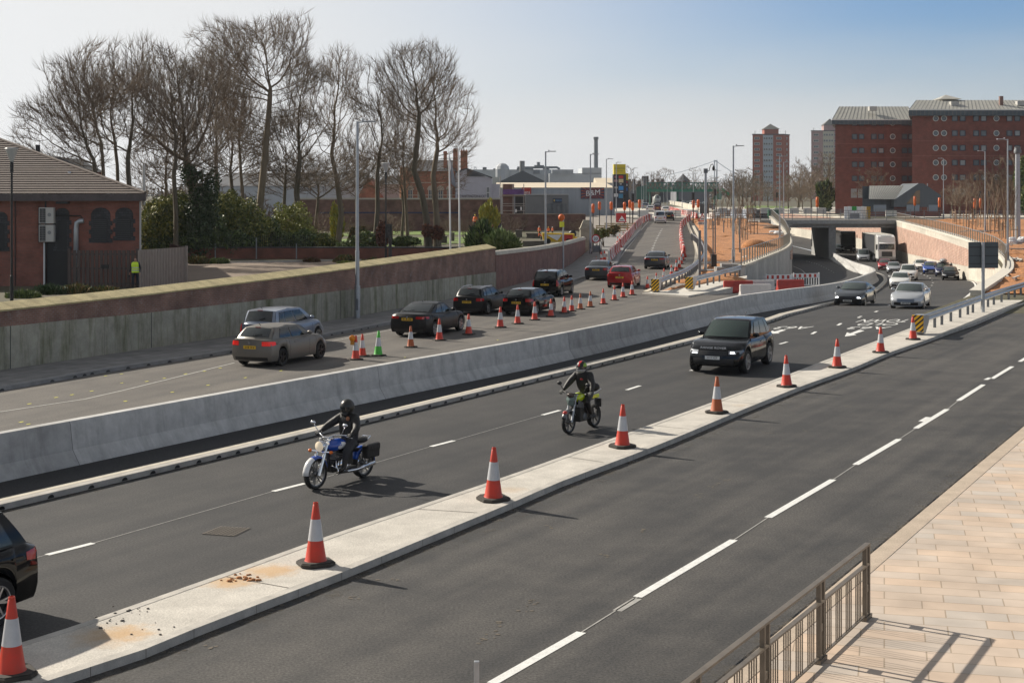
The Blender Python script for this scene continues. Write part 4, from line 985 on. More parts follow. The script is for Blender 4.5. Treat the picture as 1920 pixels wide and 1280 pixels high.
make_car('van',P_lsil,front_at(1620,491,10,'van'),180+11,'silver van alongside the lorry at the bridge pier',cat='van',detail=1)
make_car('saloon',P_black,z_at((wx(1567,255),255),zM),180+8,'black car in the shade under the bridge, only its side showing beside the pier',detail=1)
make_car('cross',P_black,z_at((-8.75,20.6),zM),180+28.7,'black crossover leaving the picture at the lower left edge',rim='five')
far=[((1254,413),7,'hatch',P_black,'black car close ahead of the small white van'),((1248,400),5,'hatch',P_white,'white hatchback ahead of the black car at the junction'),((1219,398),3,'estate',P_white,'white estate car with a purple sticker on its back, at the junction'),((1232,396),3,'cross',P_maroon,'dark red car waiting behind the cement lorry'),((1210,392),5,'mpv',P_silver,'pale blue people carrier left of the junction queue'),((1333,394),188,'cross',P_dgrey,'dark car coming out from behind the camera pole')]
for (px,py),h,s,m_,lb in far:
    make_car(s,m_,gp(px,py,zL),h,lb,detail=1)
for i in range(9):
    px=1258+i*8; py=381+i*1.0
    p=gp(px,py,zL); make_car(['hatch','saloon','cross'][i%3],[P_white,P_lsil,P_navy,P_silver,P_black][i%5],p,184,['first','second','third','fourth','fifth','sixth','seventh','eighth','ninth'][i]+' of the distant cars in the line under the green footbridge, counted from the left',detail=1,group='distant oncoming cars')
for i,(px,py,s,m_) in enumerate([(1030,395,'hatch',P_dgrey),(1044,394,'mpv',P_lsil),(1095,392,'hatch',P_white),(1108,393,'estate',P_silver),(1128,392,'hatch',P_lsil),(1142,392,'saloon',P_white)]):
    p=gp(px,py,zA); make_car(s,m_,p,80+i*7,['dark grey hatchback parked first from the left before the store','silver people carrier parked under the store sign','white hatchback parked near the left end of the striped banner','silver estate car parked below the striped banner','silver hatchback parked between two lamp posts by the shed','white saloon parked nearest the yellow sign tower'][i],detail=1,group='cars parked at the retail sheds')
def box_vehicle():
    h=4; p=gp(1663,493,zM); d=hv(h)
    t=thing('lorry',z_at(p+d*1.1,zM),'white lorry cab pulling a grey curtain-sided trailer out from under the bridge','lorry',rz=-R(180+h))
    c=MB(); W=2.5
    pr=[(1.15,.55),(1.18,1.2),(1.12,1.9),(.95,2.9),(.55,3.75),(-.35,4.0),(-1.2,4.0),(-1.2,.55)]
    c.prism(pr,-W/2,W/2,plane='yz'); co=c.build('cab',P_white,t,bevel=.09)
    w_=MB(); w_.add([(-1.1,1.165,1.95),(1.1,1.165,1.95),(1.02,1.0,2.78),(-1.02,1.0,2.78)],[(0,1,2,3)]); w_.build('windscreen',M_glass,t)
    v=MB(); v.prism([(1.1,2.82),(1.32,2.74),(1.36,2.8),(1.0,2.98)],-1.12,1.12,plane='yz'); v.build('sun_visor',M_white,t)
    g=MB(); g.box((0,1.19,1.28),(1.5,.06,.75)); 
    for i in range(5): g.box((0,1.22,1.0+i*.14),(1.5,.05,.05),0,1)
    g.build('grille',[M_trim,M_galv_dk],t)
    for sg in (1,-1):
        m=MB(); m.box((sg*.98,1.2,.86),(.42,.1,.22)); m.build('headlight',M_lampw,t)
        m=MB(); m.box((sg*1.47,.95,2.25),(.12,.16,.75)); m.bar((sg*1.25,.85,2.55),(sg*1.47,.95,2.55),.05,.05); m.build('door_mirror',M_trim,t)
        m=MB(); m.box((sg*1.262,.25,2.3),(.02,.8,.75)); m.build('side_window',M_glass,t)
    m=MB(); m.box((0,1.22,.62),(2.4,.1,.3)); m.build('bumper',mat('bumper_grey',(.3,.3,.3),.5),t)
    m=MB(); m.box((0,1.24,.66),(.5,.03,.12)); m.build('number_plate',M_plw,t)
    m=MB(); m.box((0,.15,3.72),(1.5,.5,.3)); m.build('roof_lamp_bar',M_trim,t)
    tm,rm=wheel_mesh2(.5,.32,'multi')
    for y in (.1,-2.6,-3.5,-9.2,-10.3,-11.4):
        for sg in (1,-1):
            o=bpy.data.objects.new('wheel',tm); COL.objects.link(o); o.parent=t; o.location=(sg*1.08,y,.5); o.rotation_euler=(0,0,0 if sg>0 else math.pi)
            q=bpy.data.objects.new('rim',rm); COL.objects.link(q); q.parent=o
    m=MB(); m.box((0,-7.2,2.62),(2.55,11.4,2.75)); m.build('trailer',mat('curtain_grey',(.011,.014,.02),.6,var=.3,vscale=1.5),t,bevel=.04)
    m=MB(); m.box((0,-1.49,3.99),(2.6,.08,.1)); m.box((1.26,-1.49,2.62),(.08,.08,2.8)); m.box((-1.26,-1.49,2.62),(.08,.08,2.8)); m.box((0,-7.2,4.01),(2.58,11.4,.06)); m.build('trailer_frame',mat('trailer_edge',(.5,.48,.42),.6),t)
    m=MB(); m.box((0,-6,.95),(1.2,12,.3)); m.box((0,-5.4,.7),(2.3,2.2,.45)); m.build('chassis',M_trim,t)
    t=thing('coach',z_at((57.2,256),zM),'dark coach under the bridge right of the concrete pier','coach',rz=-R(188))
    m=MB(); m.prism([(5.5,.35),(5.55,1.2),(5.35,2.6),(4.9,3.6),(4.5,3.75),(-5.5,3.75),(-5.6,.35)],-1.25,1.25,plane='yz'); m.build('body',P_black,t,bevel=.1)
    m=MB(); m.add([(-1.1,5.57,1.35),(1.1,5.57,1.35),(1.05,5.0,3.45),(-1.05,5.0,3.45)],[(0,1,2,3)]); m.build('windscreen',M_glass,t)
    for sg in (1,-1):
        m=MB(); m.box((sg*.9,5.54,.85),(.4,.12,.2)); m.build('headlight',M_lampw,t)
        m=MB(); m.box((sg*1.26,-.2,2.4),(.02,9.5,1.2)); m.build('side_window',M_glass,t)
        m=MB(); m.box((sg*1.4,5.6,2.9),(.12,.12,.5)); m.build('door_mirror',M_trim,t)
    m=MB(); m.box((0,5.57,.6),(.5,.03,.12)); m.build('number_plate',M_plw,t)
    for y in (3.0,-3.2):
        for sg in (1,-1):
            o=bpy.data.objects.new('wheel',tm); COL.objects.link(o); o.parent=t; o.location=(sg*1.08,y,.5); o.rotation_euler=(0,0,0 if sg>0 else math.pi)
    # cement lorry far off
    p=gp(1232,384.5,zL); t=thing('cement_lorry',p,'white cement mixer lorry at the head of the junction queue','lorry')
    m=MB(); m.box((0,3,1.6),(2.4,2,2.6)); m.build('cab',P_white,t,bevel=.1)
    m=MB(); m.ell((0,-.6,2.3),(1.2,2.5,1.25),14,10,M=Matrix.Rotation(R(12),3,'X')); m.build('drum',mat('drum_white',(.6,.6,.58),.5),t,smooth=True)
    m=MB(); m.box((0,-.5,.8),(2.2,6,.4)); m.box((0,-3,2.9),(1.0,.8,1.0)); m.build('chassis',M_galv_dk,t)
    for y in (2.6,-1.2,-2.3):
        for sg in (1,-1):
            o=bpy.data.objects.new('wheel',tm); COL.objects.link(o); o.parent=t; o.location=(sg*1.02,y,.5); o.rotation_euler=(0,0,0 if sg>0 else math.pi)
box_vehicle()
ORD=['first','second','third','fourth','fifth','sixth','seventh','eighth','ninth','tenth']+['%dth'%i for i in range(11,20)]+['%d%s'%(i,{1:'st',2:'nd',3:'rd'}.get(i%10,'th')) for i in range(20,300)]
M_cred=mat('cone_red',(.64,.035,.012),.45,var=.6,vscale=5,col2=(.33,.06,.03)); M_corange=mat('cone_faded_orange',(.42,.10,.03),.6,var=.4,vscale=6,col2=(.25,.07,.03)); M_cgreen=mat('cone_green',(.06,.42,.04),.5)
M_csleeve=mat('cone_sleeve',(.55,.56,.58),.35,var=.35,vscale=7,col2=(.30,.30,.30)); M_cbase=mat('cone_rubber_base',(.055,.048,.04),.85,var=.4,vscale=5)
CONE={}
def cone_meshes(kind):
    if kind in CONE: return CONE[kind]
    c={'red':M_cred,'orange':M_corange,'green':M_cgreen}[kind]
    rf=lambda z: .165-(.165-.045)*(z-.06)/.90
    b=MB(); b.lathe([(.19,.055),(.17,.085),(rf(.40),.40),(rf(.72),.72),(rf(.96),.96),(.040,.965),(.043,.985),(.036,1.0),(.03,1.0)],n=22,cap=False)
    o1=b.build('cone_body',c,smooth=True,auto=50)
    s=MB(); s.lathe([(rf(.39)+.004,.39),(rf(.73)+.004,.73)],n=22,cap=False); o2=s.build('reflective_sleeve',M_csleeve,smooth=True)
    q=MB(); R_=.285; e=.12
    oct_=[(-R_,-R_+e),(-R_+e,-R_),(R_-e,-R_),(R_,-R_+e),(R_,R_-e),(R_-e,R_),(-R_+e,R_),(-R_,R_-e)]
    q.prism(oct_,0.0,.05,plane='xy'); q.prism([(x*.93,y*.93) for x,y in oct_],.05,.065,plane='xy'); o3=q.build('base',M_cbase,bevel=.006)
    CONE[kind]=[o.data for o in (o1,o2,o3)]; 
    for o in (o1,o2,o3): bpy.data.objects.remove(o)
    return CONE[kind]
def cone(loc, kind, label, group, sc=1.0, rz=0):
    t=thing('traffic_cone',loc,label,'traffic cone',group,rz); t.scale=(sc,sc,sc); t.rotation_euler=(rnd.gauss(0,.012),rnd.gauss(0,.012),rz)
    for n,m in zip(('cone_body','reflective_sleeve','base'),cone_meshes(kind)):
        o=bpy.data.objects.new(n,m); COL.objects.link(o); o.parent=t
        if n=='base': o.modifiers.new('bevel','BEVEL').width=.006
    return t
isl_c=[(22,1266,1118,'red'),(592,1058,942,'red'),(925,937,838,'red'),(1167,838,758,'red'),(1344,774,706,'orange'),(1475,725,666,'red'),(1569.5,689,635,'red'),(1651,661,613,'red'),(1712,636.5,593,'red')]
for i,(x,y,t_,k) in enumerate(isl_c):
    p=gp(x,y,.12); p.z=.125; sc=(y-t_)/F*p.y
    cone(p,k,('faded orange and white cone, only faded one on the pale concrete strip' if k=='orange' else ORD[i]+' cone along the pale concrete strip, counted from the lower left corner'),'cones on the concrete strip',sc,rnd.uniform(-.4,.4)+.5)
slip_c=[(667,674,629,'red'),(680,668,626,'red'),(709,667,620,'green'),(770,651,611,'orange'),(824,638,597,'red'),(879,627,588,'red'),(938,614,575,'red'),(970.5,607,571,'red'),(1002.5,600,565,'red'),(1033,593.5,560,'red'),(1058,587,556,'red'),(1072,583.5,553.5,'red'),(1088,580,550,'orange'),(1106.5,575.5,546,'orange'),(1131,570,541,'red'),(1152,563,535,'red'),(1168,557.5,530,'red'),(1185,553,526,'red'),(1214,541,517.5,'red'),(1231,533.5,511,'red'),(1245,525.5,503,'red'),(1259,517,496,'red'),(1268,508.5,486.5,'red'),(1274,502.5,482,'red'),(1277.5,495,476,'red'),(1280.5,488,470,'red')]
j=0
for i,(x,y,t_,k) in enumerate(slip_c):
    p=gp(x,y,zL); sc=(y-t_)/F*p.y
    if k=='green': lb='green and white cone at the start of the cone line behind the black saloon'
    elif i==0: lb='red and white cone carrying a round amber lamp, next to the green cone'
    else: lb=ORD[i]+' cone of the slip road lane closure, counted from the amber lamp'
    c=cone(p,k,lb,'cones along the slip road' if k!='green' else None,sc,rnd.uniform(-.5,.5))
    if i==0:
        l=thing('warning_lamp',(p.x-.12,p.y-.05,p.z+.78*sc),'round amber warning lamp hooked on the first cone of the slip road line','warning lamp')
        m=MB(); m.lathe([(.001,-.05),(.11,-.05),(.12,0),(.11,.05),(.001,.05)],(0,0,.1),16,0,'y'); m.build('lens',mat('amber_lens',(.75,.24,.01),.2),l,smooth=True)
        m=MB(); m.box((0,0,-.06),(.14,.08,.16)); m.build('battery_case',mat('amber_case',(.5,.2,.01),.5),l)
for i,(x,y,t_) in enumerate([(1134,491,472),(1140,490,469.5),(1124,489,480),(1163,457,443),(1167,452,439),(1173,446,434),(1179,439,428)]):
    p=gp(x,y,zL); p.x-=.3; cone(p,'red',ORD[i]+' cone by the barrier row beside the footpath, nearest first','cones by the footpath barriers',(y-t_)/F*p.y,0)
M_bwhite=mat('barrier_white',(.62,.58,.55),.55,var=.3,vscale=3,col2=(.40,.36,.33)); M_bred=mat('barrier_red',(.50,.045,.03),.5,var=.3,vscale=3)
def barrier_mesh(L=1.35,h=1.0,d=.42):
    m=MB(); pr=[(-d/2,0),(d/2,0),(d/2,.18),(.12,.42),(.10,h-.04),(.07,h),(-.07,h),(-.10,h-.04),(-.12,.42),(-d/2,.18)]
    m.prism(pr,-L/2,L/2,plane='yz'); 
    for x in (-.3,.3): m.box((x,0,.62),(.16,.26,.12))
    return m
def barrier_row(px, zf, step, labelf, group, colors, h=1.0, sc=1.0, L=1.35):
    path=smooth_path([Vector((*gp(x,y,zf).xy,0)) for x,y in px],.25); out=[]
    me={}
    for c,m_ in (('w',M_bwhite),('r',M_bred)):
        o=barrier_mesh(L,h).build('water_barrier',m_,bevel=.03); me[c]=o.data; bpy.data.objects.remove(o)
    acc=0; i=0; last=path[0]
    nxt=0
    for a,b in zip(path[:-1],path[1:]):
        acc+=(b-a).length
        if acc>=nxt:
            d=(b-a); rz=math.atan2(d.y,d.x)
            o=bpy.data.objects.new('water_barrier',me[colors[i%len(colors)]]); COL.objects.link(o); o.location=(a.x,a.y,zf(a.y)+.005); o.rotation_euler=(0,0,rz+rnd.uniform(-.06,.06)); o.scale=(sc,)*3
            bv=o.modifiers.new('bevel','BEVEL'); bv.width=.03
            tag(o,labelf(i,colors[i%len(colors)]),'barrier',group); i+=1; nxt+=step
    return i
cn={'w':'white','r':'red'}
barrier_row([(1142,491),(1151,481),(1161.5,470.5)],zL,1.5,lambda i,c:ORD[i]+' plastic barrier ('+cn[c]+') of the front block beside the footpath, nearest first','barriers beside the footpath','wr',1.05)
barrier_row([(1163,466),(1172,454),(1182,443),(1188,434),(1195,425.5),(1205,418),(1215,413.5),(1225,411.5)],zL,1.9,lambda i,c:ORD[i]+' '+cn[c]+' barrier of the row left of the slip road, nearest first','barriers climbing left of the slip road','rw',1.0)
barrier_row([(1282.5,482),(1279,463),(1277,443),(1277,431),(1281,424),(1288,417.5),(1293.5,412.5)],zL,2.3,lambda i,c:ORD[i]+' '+cn[c]+' barrier of the row right of the slip road, nearest first','barriers right of the slip road','rrw',1.0)
barrier_row([(1306,411),(1299,407.5),(1286,404),(1276,401.5),(1266,398),(1256,394.5)],zL,1.6,lambda i,c:ORD[i]+' '+cn[c]+' barrier of the row across the junction, rightmost first','barriers across the junction','rrw',.95)
barrier_row([(1324,412),(1342,413)],zL,1.5,lambda i,c:ORD[i]+' pale barrier by the right hand bump sign, leftmost first','barriers by the right hand bump sign','wwr',1.2)
for (x,y,zf,rz,c,lb) in [(1384,549,zE,.10,'r','red barrier standing at the left end of the heap by the apron'),(1428,536,zE,.12,'w','cream barrier behind the red one at the heap by the apron'),(1425,548,zE,.16,'w','dirty cream barrier in the middle of the heap by the apron'),(1482,546,zE,.22,'r','red barrier at the right end of the heap, partly behind the concrete barrier'),(1416,558,zE,.22,'w','dirty cream barrier lowest in the heap, in front of the concrete barrier')]:
    p=gp(x,y,zf); o=barrier_mesh(1.95,.8,.5).build('water_barrier',M_bred if c=='r' else M_bwhite,bevel=.05); o.location=p; o.rotation_euler=(0,0,rz); tag(o,lb,'barrier')
for i,(xa,xb) in enumerate([(1436,1486),(1487,1537)]):
    p=gp((xa+xb)/2,540-i*4,zE); wd=(xb-xa)/F*p.y*1.0
    t=thing('barrier_panel',p,['left','right'][i]+' white plastic barrier panel with a red checked band across the dipping lane','barrier',rz=.12+i*.06)
    m=MB()
    for k in range(11): m.box((-wd/2+wd*k/10,0,.38),(.055,.04,.62))
    m.box((0,0,.08),(wd,.05,.06)); m.box((0,0,.68),(wd,.045,.05)); m.box((0,0,1.0),(wd,.045,.05))
    for k in (-1,1): m.box((k*wd/2,0,.55),(.07,.06,1.1))
    m.build('frame',M_white,t)
    for k in range(5): 
        m=MB(); m.box((-wd/2+wd*(k+.12+.05)/5*1.0+.02,0,.84),(wd*.095,.05,.27)); m.build('red_square',M_red,t)
    m=MB(); m.box((0,0,.84),(wd,.035,.27)); m.build('white_board',M_white,t)
    for k in (-1,1):
        m=MB(); m.box((k*wd*.35,0,.03),(.2,.7,.06)); m.build('foot',M_cbase,t)
def lamp_post(base, h, label, arm=1, armlen=.85, r=.085, group='lamp posts', mt=None, rot=0, double=False, name='lamp_post'):
    t=thing(name,base,label,'lamp post',group,rot)
    mt=mt or M_galv
    m=MB(); m.tube([(0,0,0),(0,0,1.7),(0,0,1.72),(0,0,h*.35),(0,0,h*.351),(0,0,h-.05),(0,0,h)],[r*1.35,r*1.35,r,r*.95,r*.8,r*.62,r*.6],10); m.build('column',mt,t,smooth=True,auto=40)
    for s in ((1,-1) if double else (1,)):
        a=arm*s
        m=MB(); m.bar((0,0,h-.06),(a*armlen*.35,0,h-.02),.06,.06); m.build('arm',mt,t)
        m=MB(); m.box((a*armlen*.66,0,h+.0),(armlen*.68,.24,.07)); m.box((a*armlen*.3,0,h+.07),(.09,.09,.12)); m.build('lantern',mat('lantern_grey',(.33,.34,.36),.5),t,bevel=.015)
    m=MB(); m.box((0,-r*1.36,.8),(r*1.1,.02,.55)); m.build('access_door',M_galv_dk,t)
    return t
def lamp_px(x,yb,yt,zf,label,arm=1,h=10,**k):
    Y=h*F/(yb-yt); p=Vector((wx(x,Y),Y,wz(yb,Y))); return lamp_post(p,h,label,arm,**k)
lamp_px(670,601,228,zL,'tall lamp post against the stained retaining wall, in front of the bare trees',h=9.7,r=.105,armlen=.9)
lamp_px(1023,508,284,zL,'lamp post on the footpath beside the curved brick wall',h=9.7,r=.1)
lamp_px(1107,476,289,zL,'lamp post beside the old stone gate pier and the 30 sign',h=9.7,r=.1)
lamp_px(1137,447,298,zL,'lamp post just beyond the stone pier, left of the yellow sign tower')
lamp_px(1155.5,424,304.5,zL,'lamp post standing in front of the yellow sign tower')
lamp_px(1187.5,412,315,zL,'lamp post right of the yellow sign tower, against the sky')
lamp_px(1375,506,273.5,zL,'lamp post on a concrete block in the orange soil, tallest in the middle',h=10,r=.105)
for x,yb,yt,arm,lb in [(1462,448.5,293,1,'left one of two lamp posts by the parapet in front of the red tower block'),(1469.5,440,304,1,'right one of two lamp posts by the parapet in front of the red tower block'),
  (1769,416,297,-1,'lamp post left of centre before the red brick hostel, behind the pale wall fence'),(1847,440,283,-1,'lamp post on the orange bank, second from the right edge of the photo'),(1889.5,498,261,-1,'nearest lamp post on the orange bank at the right edge'),
  (1860,402,314,-1,'short looking distant lamp post between two nearer ones before the hostel'),(1423,390,328,1,'lamp post in the trees left of the red tower block'),(1533,372,321,-1,'lamp post beside the dark conifer left of the hostel'),
  (1399,390,331,1,'lamp post on the bright grass patch left of the tower'),(1279,395,326,1,'lamp post left of the camera pole beyond the barriers'),(1333,379,329,1,'slim lamp post right of the camera pole'),(1350,402,336,1,'lamp post left of the middle lamp column, on the soil edge')]:
    lamp_px(x,yb,yt,zL,lb,arm)
for x,yb,yt,lb in [(1260,391,331,'twin armed lamp post left in the central reservation'),(1300,396,326,'twin armed lamp post behind the bagged signals'),(1343,398,320,'twin armed lamp post in front of the suspension bridge tower')]:
    lamp_px(x,yb,yt,zL,lb,double=True,armlen=1.2)
for i,(x,yb,yt) in enumerate([(1203,390,335),(1207,390,331),(1211.5,390,330),(1244.5,390,341),(1251,389,328),(1360,380,329),(1306,378,332),(1325,380,334)]):
    lamp_px(x,yb,yt,zL,ORD[i]+' of the faint distant lamp posts along the road' if i<6 else ORD[i]+' of the faint distant lamp posts, right of the camera pole',h=9.5)
p=gp(1908,454,zR); Y=p.y; t=thing('camera_mast',p,'thick grey mast with a collar at its top on the orange bank','mast')
hm=(454-276)/F*Y
m=MB(); m.tube([(0,0,0),(0,0,hm*.93)],[.30,.24],14); m.build('mast_tube',M_galv,t,smooth=True,auto=40)
m=MB(); m.lathe([(.26,0),(.36,.05),(.38,.35),(.30,.5),(.34,.7),(.001,.72)],(0,0,hm*.93),14); m.build('collar',M_galv_dk,t,smooth=True,auto=40)
p=gp(1323,511,zL); hm=(511-318)/F*p.y; t=thing('camera_pole',p,'pole with a hooked arm and hanging camera above the orange soil','camera pole')
m=MB(); m.tube([(0,0,0),(0,0,hm*.5),(0,0,hm*.501),(0,0,hm)],[.13,.12,.10,.095],12); m.build('pole',M_galv,t,smooth=True,auto=40)
m=MB(); m.box((0,0,hm-.1),(.3,.3,.35)); m.tube([(.1,0,hm-.15),(.28,0,hm-.1),(.32,0,hm+.15),(.4,0,hm+.36),(.55,0,hm+.42),(.62,0,hm+.3)],.035,6); m.build('bracket',M_galv_dk,t)
m=MB(); m.ell((.62,0,hm+.1),(.11,.11,.2),10,8); m.build('camera',M_trim,t,smooth=True)
for i,(x,yb,yt,w_,lb) in enumerate([(1312,526,432,.2,'thick bare steel post by the guard rail at the edge of the orange soil'),(1357,438,414,.15,'bare steel post at the back of the orange soil, left of the middle lamp'),(1387,476,411,.16,'bare steel post in the orange soil right of the middle lamp column'),(1337,479,414,.13,'left post of the pair above the black signal cabinet'),(1341,479,404,.13,'right post of the pair above the black signal cabinet'),(1753,404,371,.16,'short bare post by the cross road before the hostel'),(1727,406,347,.16,'left pole of two before the zinc gable'),(1739,405,344,.16,'right pole of two before the zinc gable'),(1378,432,395,.13,'bare post behind the middle lamp column')]):
    p=gp(x,yb,zL if x<1600 else zR); m=MB(); m.tube([(0,0,0),(0,0,(yb-yt)/F*p.y)],w_/2,10); o=m.build('steel_post',M_galv_dk if i<5 else M_galv,smooth=True,auto=40); o.location=p; tag(o,lb,'post')
p=gp(1338.5,503,zL); m=MB(); m.box((0,0,.55),(.42,.4,1.1)); m.box((0,0,1.12),(.46,.44,.06)); o=m.build('signal_cabinet',M_trim,bevel=.02); o.location=p; tag(o,'black signal cabinet standing on a concrete slab in the orange soil','cabinet')
m=MB(); m.box((0,0,.12),(2.6,1.6,.3)); m.box((1.6,.5,.06),(1.8,1.6,.2)); o=m.build('concrete_slab',M_deck); o.location=gp(1342,512,zL); tag(o,'concrete slab under the black signal cabinet','slab')
m=MB(); m.box((0,0,.25),(2.3,1.4,.75)); m.box((0,0,.75),(1.5,1.0,.28)); o=m.build('concrete_block',M_deck,bevel=.04); o.location=gp(1370,516,zL); tag(o,'stepped concrete block carrying the middle lamp post','concrete base')
m=MB(); m.box((0,0,1.0),(.045,.05,2.02)); o=m.build('steel_post',M_galv,bevel=.004); o.location=(-.308,13.0,.12); tag(o,'thin square grey post poking into the bottom edge beside the dashed line','post')
M_bag=mat('orange_bag',(.72,.13,.01),.5,var=.3,vscale=5,bump=.4,bscale=14)
def signal(base, h, label, bag=1, head_h=1.05, dx=.0, w_=.42, rz=0):
    t=thing('traffic_light',base,label,'traffic light',rz=rz)
    m=MB(); m.tube([(0,0,0),(0,0,h)],.065,8); m.build('pole',M_trim,t,smooth=True,auto=40)
    if bag:
        m=MB(); b=h-head_h
        rows=[(.10,b-.05),(.20,b+.06),(.23,b+.3),(.19,b+.55),(.24,b+.85),(.2,h+.02),(.08,h+.08)]
        m.lathe(rows,(dx,-.12,0),8); m.build('orange_hood',M_bag,t,smooth=True)
    else:
        m=MB(); m.box((dx,-.1,h-head_h/2),(w_,.04,head_h)); m.box((dx,-.18,h-head_h/2),(.28,.16,head_h*.9)); m.build('signal_head',M_trim,t)
        for k in range(3):
            m=MB(); m.lathe([(.001,-.27),(.09,-.27),(.1,-.24)],(dx,0,h-head_h/2+(.3-.3*k)),10,0,'y'); m.build('lens',mat('dark_lens',(.02,.02,.02),.2),t)
    return t
for x,yb,yt,lb,sc_ in [(1124,425,379,'orange bagged signal second from the left beyond the stone pier',1),(1146,425,379,'tall orange bagged signal just right of the second footpath lamp',1),(1112,424,383,'orange bagged signal leftmost, in the shrubs by the shed',1),(1171,424,380,'orange bagged signal below the left black signal head',1),(1181,420,376,'orange bagged signal rearmost, left of the kerbside pair',1),(1186,424,380,'orange bagged signal in front of the rearmost one',1),(1199,420,375.5,'orange bagged signal rightmost of the left hand group',1),(1300,418.5,376,'left orange bagged signal of the pair right of the slip road',1),(1309,416,375,'right orange bagged signal of the pair right of the slip road',1)]:
    p=gp(x,yb,zL); signal(p,(yb-yt)/F*p.y,lb,1,head_h=(14 if x!=1112 else 16)/F*p.y)
for x,yb,yt,lb in [(1532,413,370,'orange bagged signal on the bridge above the concrete pier'),(1715,408,369,'orange bagged signals before the zinc gable'),(1761,410,371.5,'slim orange bagged signal right of the zinc gable'),(1827,412,373,'left of two orange bagged signals in the saplings on the right bank'),(1838,412,373,'right of two orange bagged signals in the saplings on the right bank')]:
    p=gp(x,yb,lambda y:2.0); signal(p,(yb-yt)/F*p.y,lb,1,head_h=1.5)
for x,yb,yt,lb in [(1171,424,364,'left black signal head above the orange bags'),(1187,424,363,'right black signal head above the orange bags'),(1300,419,361,'black signal head above the bagged pair right of the slip road'),(1341,410,354,'black signal head seen from the side near the footbridge ramp'),(1457,395,361,'black signal head on a post before the tower block'),(1838,404,358,'left black signal head in the bare trees before the hostel'),(1856,404,358,'right black signal head in the bare trees before the hostel')]:
    p=gp(x,yb,zL if x<1450 else (lambda y:2.0)); signal(p+Vector((0,.4,0)),(yb-yt)/F*p.y,lb,0,1.15)
p=gp(1056,508,zL); h=(508-409)/F*p.y; t=thing('hooded_sign_post',p,'grey post topped with an orange and yellow hood behind the curved brick wall','sign post')
m=MB(); m.tube([(0,0,0),(0,0,h)],.07,8); m.build('post',M_galv,t,smooth=True,auto=40)
m=MB(); m.ell((-.13,0,h+.05),(.26,.2,.28),10,8); m.build('orange_hood',M_bag,t,smooth=True)
m=MB(); m.box((-.1,0,h-.5),(.36,.2,.42)); m.build('yellow_wrap',mat('yellow_wrap',(.7,.68,.04),.5),t)
M_sred=mat('sign_red',(.50,.02,.02),.4); M_sgrey=mat('sign_plate',(.55,.56,.56),.45); M_sblack=mat('sign_black',(.01,.01,.01),.5); M_sback=mat('sign_back',(.075,.095,.105),.5,var=.2,vscale=2)
p=gp(1117,478,zL); Y=p.y; k=Y/F
t=thing('speed_limit_sign',p,'round red ringed 30 sign on a wheeled frame at the end of the brick wall','road sign')
zc=(478-447.5)*k
m=MB(); m.lathe([(.001,-.03),(8.2*k,-.03),(8.2*k,.0),(.001,.0)],(0,0,zc),28,0,'y',False); m.build('red_ring',M_sred,t,smooth=True,auto=40)
m=MB(); m.lathe([(.001,-.036),(6.0*k,-.036)],(0,0,zc),28,0,'y',False); m.build('white_face',M_white,t)
m=MB(); text_into(m,'30',frame((0,-.05,zc-.01),(1,0,0),(0,0,1)),.42); m.build('digits',M_sblack,t)
m=MB()
for a,b in [((-.5,0,.3),(-.1,0,zc-.3)),((.5,0,.3),(.35,0,zc)),((-.5,0,.3),(.55,0,.3)),((.55,0,.1),(.55,0,1.3)),((-.5,.4,.35),(.55,.4,.35))]: m.bar(a,b,.06,.06)
m.box((.1,.1,.62),(.75,.1,.6)); m.build('trailer_frame',M_galv_dk,t)
for sx in (-.45,.45): m=MB(); m.lathe([(.12,-.08),(.22,-.08),(.22,.08),(.12,.08)],(sx,.1,.22),14,0,'x'); m.build('wheel',M_tyre,t)
def bump_sign(x,yb,ya,yc,w_,yp0,yp1,lb,backing):
    p=gp(x,yb,zL); k=p.y/F; t=thing('warning_sign',p,lb,'road sign')
    zt,zb_=(yb-ya)*k,(yb-yc)*k; hw_=w_*k/2
    def tri(s,y,name,mt,dz=0):
        c=(zt+2*zb_)/3
        m=MB(); m.prism([(-hw_*s,c+(zb_-c)*s),(hw_*s,c+(zb_-c)*s),(0,c+(zt-c)*s)],y,y+.02); return m.build(name,mt,t)
    if backing:
        m=MB(); m.box((-.1,.03,(zt+zb_)/2+.05),(hw_*2.0,.03,(zt-zb_)*1.15)); m.build('red_backing',M_sred,t)
    tri(1,-.03,'red_border',M_sred); tri(.70,-.045,'white_face',M_white)
    m=MB(); c=zb_+.22*(zt-zb_); a=hw_*.42
    m.prism([(-a,c),(a,c),(a*.9,c+.05),(a*.5,c+.2*hw_),(a*.1,c+.09),(-a*.1,c+.09),(-a*.5,c+.2*hw_),(-a*.9,c+.05)],-.058,-.046); m.build('bump_symbol',M_sblack,t)
    z0_,z1=(yb-yp1)*k,(yb-yp0)*k
    m=MB(); m.box((0,-.03,(z0_+z1)/2),(hw_*2,.03,z1-z0_)); m.build('plate',M_sgrey,t)
    m=MB(); text_into(m,'20',frame((hw_*.42,-.05,(z0_+z1)/2),(1,0,0),(0,0,1)),(z1-z0_)*.95)
    for q in (.28,-.02,-.3): m.box((-hw_*.45,-.05,(z0_+z1)/2+q*(z1-z0_)),(hw_*.7,.01,.05))
    m.build('plate_lettering',M_sblack,t)
    m=MB()
    for sx in (-.6,.6): m.bar((sx*hw_,0,0),(sx*hw_,0,zb_),.06,.06)
    m.build('frame_leg',M_galv_dk,t) if False else m.build('frame',M_galv_dk,t)
bump_sign(1166,431,401.5,416.5,19,418.5,425.5,'triangular bump warning sign with red backing and a 20 plate, left of the slip road',True)
